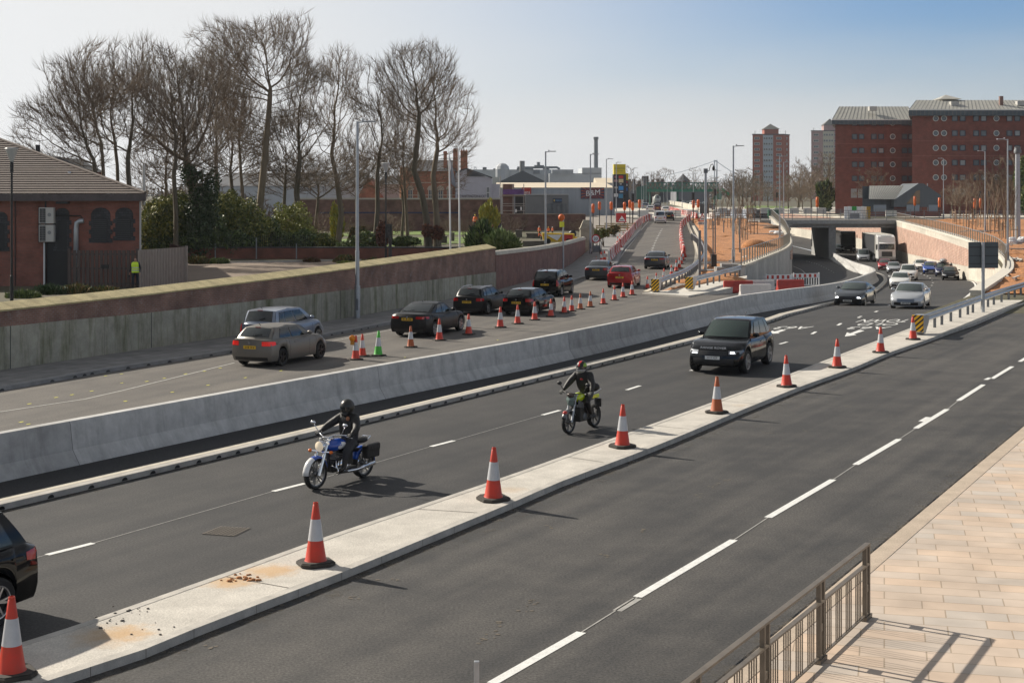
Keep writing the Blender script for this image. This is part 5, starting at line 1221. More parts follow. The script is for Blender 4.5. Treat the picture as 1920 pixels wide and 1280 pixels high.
bump_sign(1317,430,400,414.5,16,415.8,421.5,'triangular bump warning sign with a plate, right of the slip road by the orange soil',False)
p=gp(1843.5,585,.12); Y=p.y; k=Y/F; t=thing('road_sign',p,'back of a large dark grey direction sign on a single pole at the right','road sign')
m=MB(); m.tube([(0,.02,0),(0,.02,(585-454)*k)],.085,12); m.build('pole',M_galv,t,smooth=True,auto=40)
m=MB(); zc=(585-478.5)*k; m.box((.05,.14,zc),(56*k,.03,49*k)); m.build('board',M_sback,t,bevel=.01)
for q in (-16,-1,15): m=MB(); m.box((.05,.115,zc+q*k),(56*k,.03,.05)); m.build('stiffening_rail',mat('sign_rail',(.03,.036,.042),.5),t)
for q in (-16,15): m=MB(); m.box((0,.05,zc+q*k),(.2,.14,.05)); m.build('clamp',M_galv_dk,t)
p=gp(1330,416,zL); m=MB(); m.box((0,0,2.0),(1.5,.06,1.6)); m.tube([(0,.08,0),(0,.08,2.8)],.06,8); o=m.build('road_sign',M_sback); o.location=p+Vector((0,6,0)); tag(o,'small dark back of a sign beyond the right hand bump sign','road sign')
M_rail=mat('rail_galvanised',(.50,.51,.52),.4,metal=.75,var=.25,vscale=3)
def guard_rail(path, zf, label, zt=.78, term=True, step=2.0, start_rz=0, drop=True):
    path=smooth_path([(p[0],p[1],0) for p in path],.6); t=thing('guard_rail',(path[0].x,path[0].y,zf(path[0].y)),label,'guard rail'); o0=t.location
    m=MB(); ns=normals2d(path); P=[]
    prof=[(0,-.32),(.035,-.30),(.075,-.25),(.035,-.19),(.0,-.155),(.035,-.12),(.075,-.06),(.035,-.01),(0,0.01)]
    for i,(p,n) in enumerate(zip(path,ns)):
        z=zf(p.y)+zt
        P.append([p+n*a+Vector((0,0,z+b))-o0 for a,b in prof]+[p-n*.012+Vector((0,0,z+.01))-o0,p-n*.012+Vector((0,0,z-.32))-o0,p+n*prof[0][0]+Vector((0,0,z-.32))-o0])
    m.grid(P); m.build('beam',M_rail,t,smooth=True,auto=40)
    acc=0; nx=.9
    for i in range(1,len(path)):
        acc+=(path[i]-path[i-1]).length
        if acc>nx:
            nx+=step; p=path[i]; b=MB(); d=path[i]-path[i-1]
            b.box((p.x-o0.x-ns[i].x*.09,p.y-o0.y-ns[i].y*.09,(zf(p.y)+zt-.04)/1.0-o0.z-(zt)/2),(.06,.12,zt-.04),math.atan2(d.y,d.x)); b.build('post',M_galv_dk,t)
    if term:
        d=(path[1]-path[0]).normalized(); rz=math.atan2(d.y,d.x)-math.pi/2
        e=thing('rail_end',(0,0,0),None,None) if False else None
        M=Matrix.Rotation(rz,4,'Z')
        b=MB(); pl=[(-.25,.30-.18),(.25,.12),(.25,zt+.06),(.12,zt+.12),(-.25,zt+.12)]
        b.prism([(-.24,.14),(.24,.14),(.24,zt+.08),(-.24,zt+.08)],-.50,-.42); b.v=[tuple(M@Vector(v)) for v in b.v]; b.build('end_plate',M_hazard,t)
        b=MB(); pr=[(-.42,.10),(-.30,.04),(.1,.04),(.75,zt-.34),(.9,zt+.02),(.2,zt+.07),(-.42,zt+.08)]
        b.prism([(y,z) for y,z in pr],-.22,.22,plane='yz'); b.v=[tuple(M@Vector(v)) for v in b.v]; b.build('terminal_head',M_rail,t,bevel=.03)
    return t
def hazard_mat():
    m,t,b=_base('hazard_stripes'); N=t.nodes; L=t.links; b.inputs['Roughness'].default_value=.4
    tc=N.new('ShaderNodeTexCoord'); sp=N.new('ShaderNodeSeparateXYZ'); L.new(tc.outputs['Object'],sp.inputs[0])
    a=N.new('ShaderNodeMath'); a.operation='SUBTRACT'; L.new(sp.outputs[2],a.inputs[0]); L.new(sp.outputs[0],a.inputs[1])
    s=N.new('ShaderNodeMath'); s.operation='MULTIPLY'; s.inputs[1].default_value=4.6; L.new(a.outputs[0],s.inputs[0])
    f=N.new('ShaderNodeMath'); f.operation='FRACT'; L.new(s.outputs[0],f.inputs[0]); g=N.new('ShaderNodeMath'); g.operation='GREATER_THAN'; g.inputs[1].default_value=.45; L.new(f.outputs[0],g.inputs[0])
    mx=N.new('ShaderNodeMix'); mx.data_type='RGBA'; mx.inputs[6].default_value=(.012,.012,.012,1); mx.inputs[7].default_value=(.75,.42,.01,1); L.new(g.outputs[0],mx.inputs[0]); L.new(mx.outputs[2],b.inputs['Base Color']); return m
M_hazard=hazard_mat()
zI=lambda y: .12
guard_rail([(17.6,64.4),(19.2,67.5),(20.9,70.8),(24.4,77.6),(27.4,83.3),(33,93.5),(38,103)],zI,'long galvanised guard rail with a yellow and black end plate on the concrete strip')
guard_rail([(8.9,92.2),(9.85,96.2),(11.1,100.9),(12.5,107),(14.6,118),(16.6,130),(18.6,145),(20.3,162),(21.6,180)],lambda y:zL(y)+.05,'guard rail curving along the slip road beside the orange soil, striped end plate',zt=.80)
guard_rail([(11.2,93.6),(12.2,96.5),(13.3,99.6),(15.2,105),(16.8,109.6)],lambda y:.12,'short guard rail on the pale apron leading to the underpass wing wall')
def wall_fence(path, zt, label, h=1.15, sp=1.7, mt=None, fine=True):
    t=thing('fence',(path[0].x,path[0].y,zt(path[0])),label,'fence'); o0=t.location
    m=MB(); m2=MB(); acc=0; nxt=0
    for a,b in zip(path[:-1],path[1:]):
        L=(b-a).length; d=(b-a).normalized()
        while nxt<acc+L:
            p=a+d*(nxt-acc); z=zt(p)
            m=MB(); m.box((p.x-o0.x,p.y-o0.y,z+h/2-.1-o0.z),(.07,.09,h+.3),math.atan2(d.y,d.x)); m.build('post',mt or M_galv_dk,t)
            nxt+=sp
        acc+=L
    m=MB(); 
    for dz in (.18,h): m.tube([(p.x-o0.x,p.y-o0.y,zt(p)+dz-o0.z) for p in path],.03,5)
    m.build('rail',M_galv,t)
off=lambda path,k: [p+n*k for p,n in zip(path,normals2d(path))]
wall_fence(off([p for p in lw],-.25),lambda p:lT(p)+.12,'grey bar fence on top of the left underpass wing wall',mt=mat('olive_steel',(.34,.32,.26),.5,metal=.2))
wall_fence(off([p for p in rwl if p.y>108],-.2),lambda p:rT(p)+.14,'pale bar fence on top of the curved sunlit underpass wall',mt=mat('bronze_steel',(.40,.34,.26),.5,metal=.2))
def plain_railing(path,zf,label,h=1.4,sp=2.9,rails=(.4,.75,1.05,1.38)):
    t=thing('railing',(path[0][0],path[0][1],zf(path[0][1])),label,'railing'); o0=t.location; path=smooth_path([(p[0],p[1],0) for p in path],sp)
    for p in path:
        m=MB(); m.box((p.x-o0.x,p.y-o0.y,zf(p.y)-o0.z+h/2),(.08,.08,h)); m.build('post',M_galv_dk,t)
    for z in rails:
        m=MB(); m.tube([(p.x-o0.x,p.y-o0.y,zf(p.y)-o0.z+z) for p in path],.035,5); m.build('rail',M_galv,t)
plain_railing([(67.5,230),(80,232),(95,234),(106,236)],zR,'grey railing along the cross road on the right bank behind the pale wall fence')
plain_railing([(27,246.3),(38,246.3)],lambda y:2.0,'grey railing above the low wall behind the orange soil')
M_fence=mat('bronze_rail',(.19,.16,.125),.45,metal=.3,var=.3,vscale=5)
t=thing('pedestrian_fence',(5.1,21.4,.12),'bronze grey pedestrian guard fence at the lower right edge of the pavement','fence')
d=Vector((-.478,-.878,0)); rzf=math.atan2(d.y,d.x); n=Vector((d.y,-d.x,0))
post_m=None
for i in range(7):
    c=d*(2.2*i)
    for e in (0,.16):
        if i==0 and e==0: pass
        q=c+d*e
        m=MB(); m.box((q.x,q.y,.525),(.045,.06,1.05),rzf); m.build('post',M_fence,t)
    m=MB(); m.box((c.x+d.x*.08,c.y+d.y*.08,.44),(.16,.04,.09),rzf); m.build('bracket',M_fence,t)
    m=MB(); m.box((c.x+d.x*.08,c.y+d.y*.08,.03),(.3,.09,.06),rzf); m.build('foot',M_fence,t)
    if i==6: break
    for z,wd,ht in ((1.06,.075,.03),(.78,.065,.025),(.07,.04,.02)):
        m=MB(); a=c+d*.0; b=c+d*2.2; m.bar((a.x,a.y,z),(b.x,b.y,z),wd,ht); m.build('rail',M_fence,t)
    for g in range(4):
        for k in range(4):
            q=c+d*(.16+.22+g*.48+k*.082)
            if q.length>2.2*(i+1)-.02: continue
            m=MB(); m.box((q.x,q.y,.42),(.012,.014,.72),rzf); m.build('baluster',M_fence,t)
p=Vector((wx(1608,240),240,2.0)); t=thing('site_hoarding',p,'white site hoarding with a green notice standing on the bridge','hoarding')
m=MB(); 
for i in range(7): m.box((-1.9+i*.55,0,1.02),(.5,.1,2.0+.08*(i%2)))
m.build('panels',M_white,t,bevel=.02); m=MB(); m.box((-.55,-.09,1.75),(.75,.04,.62)); m.build('notice',mat('notice_green',(.02,.32,.04),.5),t)
m=MB(); m.box((-.5,-.1,.55),(1.5,.06,.7)); m.build('lower_notice',mat('notice_grey',(.25,.25,.25),.6),t)
p=Vector((wx(1628.5,239),239,2.0)); m=MB(); m.box((0,0,1.05),(.62,.05,2.0)); o=m.build('hazard_board',M_hazard); o.location=p; tag(o,'tall yellow and black striped board at the end of the white hoarding','hazard board')
p=Vector((wx(1450,252),252,2.0)); m=MB(); m.box((0,0,.75),(1.8,1.2,1.1)); m.box((0,0,1.33),(1.9,1.3,.1)); m.box((0,0,.1),(1.6,1.0,.2)); o=m.build('grit_bin',mat('bin_green',(.01,.10,.035),.5),bevel=.04); o.location=p; tag(o,'dark green site container box behind the left end of the bridge railing','container')
me=None
for i in range(16):
    if me is None:
        o=barrier_mesh(1.9,1.1,.5).build('white_barrier',mat('bright_barrier',(.66,.64,.58),.6),bevel=.03); me=o.data
    else:
        o=bpy.data.objects.new('white_barrier',me); COL.objects.link(o)
    x=23+i*2.9; o.location=(x,(262 if x<40 or x>66 else 306)+((i*7)%3)*.5,2.08); tag(o,'long white barrier block of the row across the road behind the bridge railing','barrier','white barrier blocks behind the bridge')
pp=[gp(x,y,zL) for x,y in [(1256,383),(1275,387),(1295,393),(1322,402),(1337,408)]]
m=MB(); wall(m,smooth_path([Vector((p.x,p.y,0)) for p in pp],6),lambda p:zL(p.y),lambda p:zL(p.y)+1.3,.5); o=m.build('parapet_wall',M_uc); tag(o,'long sunlit concrete parapet right of the distant junction','wall')
M_leather=mat('black_leather',(.011,.010,.010),.6,bump=.9,bscale=13,var=.3,vscale=6); M_denim=mat('dark_denim',(.03,.031,.036),.8,bump=.9,bscale=14,var=.3,vscale=7); M_skin=mat('skin',(.42,.24,.17),.6); M_glove=mat('glove',(.02,.02,.02),.6); M_boot=mat('boot',(.02,.016,.012),.5)
M_hivis=mat('hivis_yellow',(.68,.92,.04),.6); M_hiorange=mat('hivis_orange',(.75,.14,.01),.6); M_refl=mat('reflective_band',(.6,.62,.62),.35); M_navycloth=mat('navy_cloth',(.015,.018,.03),.8)
def skinned(name, J, bones, mats, parent, zones, sub=2):
    """one continuous body grown over joints J {name:(x,y,z,r)}; zones map joint -> material slot"""
    names=list(J); idx={n:i for i,n in enumerate(names)}
    me=bpy.data.meshes.new(name); me.from_pydata([J[n][:3] for n in names],[(idx[a],idx[b]) for a,b in bones],[])
    o=bpy.data.objects.new(name,me); COL.objects.link(o)
    o.modifiers.new('skin','SKIN'); o.modifiers['skin'].use_smooth_shade=True
    for i,n in enumerate(names):
        r=J[n][3]; sv=me.skin_vertices[0].data[i]; sv.radius=(r if not isinstance(r,tuple) else r[0], r if not isinstance(r,tuple) else r[1]); sv.use_root=(i==0)
    s=o.modifiers.new('sub','SUBSURF'); s.levels=sub; s.render_levels=sub
    dg=bpy.context.evaluated_depsgraph_get(); m2=bpy.data.meshes.new_from_object(o.evaluated_get(dg)); m2.name=name
    bpy.data.objects.remove(o); bpy.data.meshes.remove(me)
    m2.materials.clear()
    for m in mats: m2.materials.append(m)
    pts=np.array([J[n][:3] for n in names]); zs=[zones.get(n,0) for n in names]
    seg=[(idx[a],idx[b]) for a,b in bones]
    for p in m2.polygons:
        c=np.array(p.center); best=9; z=0
        for a,b in seg:
            A,B=pts[a],pts[b]; ab=B-A; t=max(0,min(1,np.dot(c-A,ab)/max(1e-9,np.dot(ab,ab)))); d=np.linalg.norm(c-(A+ab*t))
            if d<best: best=d; z=zs[b] if t>.5 or zs[a]==zs[b] else zs[a]
        p.material_index=z; p.use_smooth=True
    q=bpy.data.objects.new(name,m2); COL.objects.link(q); q.parent=parent; return q
def hand(parent, wrist, fdir, up, mt, name='hand', curl=1.0, k=1.0, side=1):
    """palm, four unequal fingers bent at the knuckles and a thumb from the side of the palm"""
    f=Vector(fdir).normalized(); u=Vector(up); u=(u-f*u.dot(f)).normalized(); s=f.cross(u)*side
    w=Vector(wrist); m=MB()
    M=Matrix((s,f,u)).transposed()
    m.ell(w+f*.045*k,(.042*k,.055*k,.018*k),10,6,M=M)
    for i,(off,ln) in enumerate(((-.030,.070),(-.010,.080),(.010,.075),(.030,.058))):
        a=w+f*.085*k+s*off*k; d=f; pts=[a]
        for j in range(3):
            ang=curl*(.35+.5*j); d=(f*math.cos(ang)-u*math.sin(ang)); pts.append(pts[-1]+d*ln*k*(.45,.33,.25)[j])
        m.tube(pts,[.0095*k,.009*k,.0085*k,.006*k],6)
    a=w+f*.03*k-s*.038*k; m.tube([a,a+(f*.5-s*.8-u*.3).normalized()*.035*k,a+(f*.9-s*.5-u*.7).normalized()*.062*k],[.011*k,.010*k,.007*k],6)
    return m.build(name,mt,parent,smooth=True)
def rider(loc, rz, label, J, mats, helmet, extras=None):
    t=thing('person',loc,label,'person',rz=rz)
    bones=[('hip','waist'),('waist','chest'),('chest','neck'),('neck','head')]
    for s in 'lr': bones+=[('chest','sh'+s),('sh'+s,'el'+s),('el'+s,'wr'+s),('hip','hp'+s),('hp'+s,'kn'+s),('kn'+s,'an'+s),('an'+s,'to'+s)]
    zones={'hip':1,'hpl':1,'hpr':1,'knl':1,'knr':1,'anl':2,'anr':2,'tol':2,'tor':2}
    skinned('body',J,bones,mats,t,zones)
    return t
def rider_joints(hip,chest,neck,head,sh,el,wr,kn,an,to,w=.19):
    J={'hip':(0,*hip,(.19,.16)),'waist':(0,(hip[0]+chest[0])/2,(hip[1]+chest[1])/2,(.20,.165)),'chest':(0,*chest,(.225,.17)),'neck':(0,*neck,.07),'head':(0,*head,.095)}
    for s,q in (('l',-1),('r',1)):
        J['sh'+s]=(q*w,*sh,.115); J['el'+s]=(q*el[0],el[1],el[2],.085); J['wr'+s]=(q*wr[0],wr[1],wr[2],.045)
        J['hp'+s]=(q*.12,hip[0]+.08,hip[1]-.02,.125); J['kn'+s]=(q*kn[0],kn[1],kn[2],.088); J['an'+s]=(q*an[0],an[1],an[2],.055); J['to'+s]=(q*to[0],to[1],to[2],.042)
    return J
def moto_wheel(t, y, r, wd, name, spokes=12, mt=M_alloy, rimw=.03):
    m=MB(); m.lathe([(r*.80,-wd*.35),(r*.93,-wd*.5),(r*.99,-wd*.25),(r,0),(r*.99,wd*.25),(r*.93,wd*.5),(r*.80,wd*.35),(r*.80,-wd*.35)],(0,0,0),30,0,'x',False)
    o=m.build(name,M_tyre,t,smooth=True,auto=50); o.location=(0,y,r)
    m=MB(); m.lathe([(r*.82,-wd*.34),(r*.74,-wd*.25),(r*.74,wd*.25),(r*.82,wd*.34)],(0,0,0),30,0,'x',False)
    for i in range(spokes):
        a=2*math.pi*i/spokes; b=a+.12*(1 if i%2 else -1)
        m.bar((0,math.cos(a)*.05,math.sin(a)*.05),(0,math.cos(b)*r*.76,math.sin(b)*r*.76),rimw,.018)
    m.lathe([(.001,-.06),(.055,-.06),(.055,.06),(.001,.06)],(0,0,0),14,0,'x',False)
    m.build('rim',mt,o)
    m=MB(); m.lathe([(.07,.075),(r*.45,.075),(r*.45,.082),(.07,.082),(.07,.075)],(0,0,0),20,0,'x',False); m.build('brake_disc',mat('disc_steel',(.35,.35,.35),.3,metal=.9),o)
def fender(t,y,r,wd,a0,a1,name,mats,k=1.08,zc=None,split=0):
    m=MB(); P=[]; zc=zc or r; P2=[]
    for i in range(13):
        a=R(a0+(a1-a0)*i/12); row=[]
        for j in range(7):
            b=-1+2*j/6; rr=r*k+.012-.05*abs(b)**3; row.append((wd*b,y+math.cos(a)*rr,zc+math.sin(a)*rr))
        P.append(row)
    m.grid(P); 
    if split:
        for i,f in enumerate(m.f):
            c=sum((Vector(m.v[q]) for q in f),Vector())/4
            if c.y>y+.32*r: m.m[i]=1
    o=m.build(name,mats,t,smooth=True); sd=o.modifiers.new('solid','SOLIDIFY'); sd.thickness=.008; return o
def cruiser(loc, rz):
    t=thing('motorcycle',loc,'blue and white chrome cruiser motorcycle with black saddlebags ridden past the concrete barrier','motorcycle',rz=rz)
    moto_wheel(t,.82,.335,.13,'front_wheel',12,mat('rim_grey',(.18,.18,.18),.35,metal=.8),.02); moto_wheel(t,-.80,.325,.17,'rear_wheel',12,mat('rim_grey',(.18,.18,.18),.35),.02)
    P_b=mat('bike_blue',(.008,.07,.40),.2,coat=.8); P_w=mat('bike_white',(.75,.74,.72),.25,coat=.8)
    fender(t,.82,.335,.085,0,165,'front_fender',[P_b,P_w],split=1); fender(t,-.80,.325,.10,20,190,'rear_fender',[P_b,M_black],k=1.12)
    m=MB()
    for s in (-1,1): m.tube([(s*.105,.84,.30),(s*.105,.66,.70)],.036,8); m.tube([(s*.105,.66,.70),(s*.105,.50,1.02)],.027,8)
    m.bar((-.13,.55,.93),(.13,.55,.93),.06,.05); m.bar((-.13,.51,1.0),(.13,.51,1.0),.07,.03); m.build('fork',M_chrome,t,smooth=True,auto=40)
    m=MB(); m.lathe([(.001,-.17),(.06,-.16),(.105,-.08),(.115,0),(.11,.02)],(0,.68,.88),18,0,'y',False); m.build('headlight_shell',M_chrome,t,smooth=True)
    m=MB(); m.lathe([(.108,.02),(.07,.045),(.001,.055)],(0,.68,.88),18,0,'y',False); m.build('headlight',mat('bike_lamp',(.75,.62,.45),.1,emit=.25),t,smooth=True)
    m=MB(); m.tube([(-.26,.64,.77),(.26,.64,.77)],.016,6); m.ell((-.0,.62,.77),(.12,.03,.03),8,6); m.build('indicator_bar',M_chrome,t)
    for s in (-1,1): m=MB(); m.ell((s*.28,.65,.77),(.038,.05,.038),10,8); m.build('indicator',mat('indicator_orange',(.75,.16,.01),.25),t,smooth=True)
    m=MB(); m.ell((0,.14,.84),(.155,.33,.135),16,10); m.build('tank',P_b,t,smooth=True)
    for s in (-1,1): m=MB(); m.ell((s*.125,.10,.83),(.03,.17,.075),14,8); m.build('tank_panel',P_w,t,smooth=True)
    m=MB(); m.ell((0,.30,1.0),(.06,.09,.05),10,6); m.build('instrument',M_chrome,t,smooth=True)
    m=MB()
    m.tube([(-.43,.16,1.06),(-.36,.24,1.08),(-.2,.42,1.10),(-.07,.46,1.04),(.07,.46,1.04),(.2,.42,1.10),(.36,.24,1.08),(.43,.16,1.06)],.015,8); m.build('handlebar',M_chrome,t,smooth=True)
    for s in (-1,1):
        m=MB(); m.tube([(s*.37,.23,1.08),(s*.46,.12,1.05)],.021,8); m.build('grip',M_black,t)
        m=MB(); m.tube([(s*.3,.32,1.1),(s*.42,.36,1.28)],.009,6); m.ell((s*.43,.37,1.31),(.075,.022,.042),10,6); m.build('mirror',M_chrome,t,smooth=True)
        m=MB(); m.tube([(s*.33,.30,1.09),(s*.42,.27,1.05),(s*.5,.2,1.02)],.008,5); m.build('lever',M_chrome,t)
    m=MB(); m.box((0,.15,.42),(.26,.5,.26)); m.box((0,-.15,.52),(.22,.35,.3)); m.bar((0,.42,.95),(0,.38,.35),.07,.07); m.bar((0,.38,.33),(0,-.5,.28),.2,.06); m.bar((0,.1,.72),(0,-.7,.62),.12,.08); m.build('frame_and_engine',M_black,t,bevel=.02)
    m=MB(); 
    for y0,y1 in ((.17,.34),(.05,-.12)):
        for k in range(6):
            f=k/5; c=Vector((0,y0+(y1-y0)*f,.50+.22*f)); m.box(c,(.22,.16,.018))
    m.build('cylinder_fins',mat('fin_metal',(.22,.22,.23),.4,metal=.7),t)
    m=MB()
    for s in (-1,1): m.lathe([(.001,s*.15),(.11,s*.15),(.125,s*.12)],(0,.12,.42),16,0,'x',False); m.lathe([(.001,s*.14),(.08,s*.14),(.09,s*.11)],(0,-.08,.36),14,0,'x',False)
    m.build('engine_covers',M_chrome,t,smooth=True)
    for s in (-1,1):
        m=MB(); m.tube([(s*.13,.30,.55),(s*.19,.36,.40),(s*.2,.2,.28),(s*.2,-.3,.26),(s*.21,-.95,.31)],[.025,.025,.03,.045,.048],10); m.build('exhaust',M_chrome,t,smooth=True)
        m=MB(); m.box((s*.29,-.72,.62),(.17,.46,.30)); m.box((s*.30,-.72,.70),(.175,.47,.16)); m.build('saddlebag',M_leather,t,bevel=.04)
        m=MB(); m.tube([(s*.14,.45,.45),(s*.28,.42,.40),(s*.29,.4,.28),(s*.15,.36,.24)],.014,6); m.build('crash_bar',M_chrome,t,smooth=True)
        m=MB(); m.box((s*.27,.26,.30),(.11,.28,.02)); m.build('footboard',M_trim,t)
        m=MB(); m.tube([(s*.15,-.72,.34),(s*.16,-.55,.62)],.03,8); m.build('shock',M_chrome,t)
    m=MB(); m.ell((0,-.32,.76),(.17,.30,.075),14,8); m.ell((0,-.72,.82),(.13,.24,.07),12,8); m.build('seat',M_leather,t,smooth=True)
    m=MB(); m.tube([(-.1,-.85,.82),(-.1,-.95,.88),(.1,-.95,.88),(.1,-.85,.82)],.014,6); m.build('backrest',M_chrome,t)
    return t
h=R(31.5)   # both bikes ride towards the lower left
d31=Vector((-math.sin(h),-math.cos(h),0))
c=gp(637,905,0); rz=math.atan2(d31.y,d31.x)-math.pi/2
cruiser(Vector((c.x,c.y,0)),rz)
J=rider_joints((-.34,.86),(-.30,1.24),(-.28,1.44),(-.27,1.57),(-.29,1.36),(.40,-.08,1.18),(.42,.13,1.09),(.27,.12,.70),(.27,.20,.37),(.28,.36,.34),w=.20)
t=rider(Vector((c.x,c.y,0)),rz,'motorcyclist in matt black helmet and black leather riding the blue cruiser',J,[M_leather,M_denim,M_boot],None)
M_hel=mat('matt_black_helmet',(.02,.019,.016),.38)
m=MB(); m.ell((0,-.265,1.605),(.15,.17,.165),18,12); m.ell((0,-.235,1.54),(.125,.145,.11),16,10); m.build('helmet',M_hel,t,smooth=True)
m=MB(); P=[[(.152*math.sin(a)*.99,-.265+.176*math.cos(a),z) for a in np.linspace(-1.05,1.05,10)] for z in (1.535,1.57,1.61)]; m.grid(P); m.build('visor',M_glass,t,smooth=True)
m=MB(); m.ell((0,-.17,1.46),(.09,.07,.07),10,8); m.build('scarf',M_black,t,smooth=True)
for s in (-1,1): hand(t,(s*.42,.11,1.10),(s*.05,.9,-.1),(0,0,1),M_glove,'glove',1.6,1.25,side=s)
m=MB(); m.ell((-.09,-.165,1.36),(.05,.03,.05),10,6); m.build('chest_patch',mat('patch_tan',(.32,.14,.07),.7),t,smooth=True)
m=MB(); m.ell((.235,-.25,1.33),(.03,.05,.045),10,6); m.build('sleeve_patch',M_refl,t,smooth=True)
def naked_bike(loc, rz):
    t=thing('motorcycle',loc,'black and lime yellow naked motorcycle with a red tipped front mudguard','motorcycle',rz=rz)
    P_l=mat('bike_lime',(.50,.62,.01),.25,coat=.7); P_g=mat('bike_grey',(.12,.125,.13),.35)
    moto_wheel(t,.68,.30,.11,'front_wheel',5,mat('dull_rim',(.09,.09,.09),.4,metal=.6),.035); moto_wheel(t,-.68,.30,.14,'rear_wheel',5,mat('dull_rim',(.09,.09,.09),.4),.035)
    fender(t,.68,.30,.07,25,150,'front_fender',[P_g,mat('bike_red',(.5,.04,.03),.3)],split=0)
    m=MB(); m.ell((0,.86,.56),(.06,.08,.05),10,6); m.build('fender_tip',mat('bike_red',(.5,.04,.03),.3),t,smooth=True)
    m=MB()
    for s in (-1,1): m.tube([(s*.09,.69,.30),(s*.09,.56,.62)],.03,8); m.tube([(s*.09,.56,.62),(s*.09,.42,.98)],.022,8)
    m.bar((-.12,.42,.97),(.12,.42,.97),.07,.03); m.build('fork',M_galv,t,smooth=True,auto=40)
    m=MB(); m.add([(-.10,.55,.98),(.10,.55,.98),(.125,.60,.86),(.05,.63,.72),(-.05,.63,.72),(-.125,.60,.86),(0,.66,.86),(-.1,.45,.95),(.1,.45,.95),(.1,.48,.7),(-.1,.48,.7)],[(0,1,6),(1,2,6),(2,3,6),(3,4,6),(4,5,6),(5,0,6),(0,7,8,1),(2,1,8,9),(3,2,9),(4,3,9,10),(5,4,10),(0,5,10,7)]); m.build('headlight_mask',mat('mask_smoke',(.12,.16,.15),.10),t,smooth=False)
    m=MB(); m.ell((0,.58,.98),(.11,.07,.07),10,6); m.build('fly_screen',mat('bronze_screen',(.06,.045,.035),.15),t,smooth=True)
    m=MB(); m.ell((0,.16,.88),(.14,.28,.13),14,9); m.build('tank',P_l,t,smooth=True)
    for s in (-1,1):
        m=MB(); m.add([(s*.15,.42,.86),(s*.19,.30,.78),(s*.15,.12,.58),(s*.13,.10,.72),(s*.12,.36,.66)],[(0,1,3),(1,2,3),(0,4,1),(1,4,2)]); o=m.build('shroud',P_g,t); o.modifiers.new('s','SOLIDIFY').thickness=.02
        m=MB(); m.tube([(s*.28,.38,1.04),(s*.36,.42,1.16),(s*.40,.42,1.22)],.009,6); m.ell((s*.42,.42,1.25),(.075,.02,.05),10,6); m.build('mirror',M_trim,t,smooth=True)
        m=MB(); m.tube([(s*.33,.34,1.02),(s*.44,.26,1.0)],.02,8); m.build('grip',M_black,t)
        m=MB(); m.box((s*.13,-.52,.84),(.03,.42,.10)); m.build('tail_panel',P_l,t,bevel=.02)
    m=MB(); m.tube([(-.42,.28,1.01),(-.3,.38,1.03),(-.08,.42,1.0),(.08,.42,1.0),(.3,.38,1.03),(.42,.28,1.01)],.014,8); m.build('handlebar',M_trim,t,smooth=True)
    m=MB(); m.box((0,.12,.45),(.3,.42,.38)); m.bar((0,.4,.9),(0,.25,.35),.08,.08); m.bar((0,.2,.72),(0,-.62,.80),.14,.10); m.bar((0,.1,.3),(0,-.66,.30),.2,.06); m.box((0,-.2,.55),(.2,.3,.3)); m.build('frame_and_engine',M_black,t,bevel=.03)
    m=MB()
    for s in (-1,1): m.lathe([(.001,s*.17),(.09,s*.17),(.1,s*.14)],(0,.08,.38),14,0,'x',False)
    m.build('engine_covers',P_g,t,smooth=True)
    m=MB(); m.tube([(.1,.3,.5),(.14,.3,.3),(.14,-.1,.24),(.17,-.4,.36),(.19,-.72,.52)],[.022,.022,.03,.05,.055],10); m.build('exhaust',mat('exhaust_dark',(.1,.1,.1),.35,metal=.8),t,smooth=True)
    m=MB(); m.ell((0,-.28,.90),(.14,.32,.06),12,8); m.build('seat',M_leather,t,smooth=True)
    m=MB(); m.ell((0,-.66,1.06),(.17,.18,.12),12,8); m.build('tail_bag',M_leather,t,smooth=True)
    m=MB(); m.box((.0,-.92,.62),(.2,.02,.22)); m.bar((0,-.7,.82),(0,-.92,.66),.06,.04); m.build('number_plate',M_trim,t)
    m=MB(); m.tube([(-.12,-.45,.92),(-.14,-.82,1.0),(.14,-.82,1.0),(.12,-.45,.92)],.014,6); m.build('grab_rail',M_refl,t)
    return t
c=gp(1090,806,0); naked_bike(Vector((c.x,c.y,0)),rz)
J=rider_joints((-.30,.93),(-.14,1.30),(-.06,1.50),(-.02,1.63),(-.09,1.43),(.36,.06,1.20),(.42,.22,1.04),(.24,.14,.78),(.22,-.12,.42),(.23,.02,.36),w=.21)
t=rider(Vector((c.x,c.y,0)),rz,'motorcyclist in black with a red striped multicoloured helmet on the lime bike',J,[M_leather,M_leather,M_boot],None)
m=MB(); m.ell((0,-.02,1.665),(.135,.155,.15),18,12,m=0); m.ell((0,.02,1.60),(.122,.14,.105),16,10,m=0)
for i,f in enumerate(m.f):
    c_=sum((Vector(m.v[q]) for q in f),Vector())/len(f)
    if c_.z>1.66: m.m[i]=1 if abs(c_.x)<.03 else (2 if abs(c_.x)<.10 else 3)
    if c_.z<1.6: m.m[i]=4
m.build('helmet',[M_sblack,mat('helmet_red',(.45,.02,.02),.25),M_sblack,mat('helmet_lime',(.2,.33,.02),.25),mat('helmet_silver',(.35,.35,.36),.3)],t,smooth=True)
m=MB(); P=[[(.137*math.sin(a),-.02+.163*math.cos(a),z) for a in np.linspace(-1.05,1.05,10)] for z in (1.60,1.635,1.675)]; m.grid(P); m.build('visor',M_glass,t,smooth=True)
for s in (-1,1): hand(t,(s*.42,.21,1.04),(s*.03,.9,-.12),(0,0,1),mat('grey_glove',(.10,.10,.09),.6),'glove',1.6,1.25,side=s)
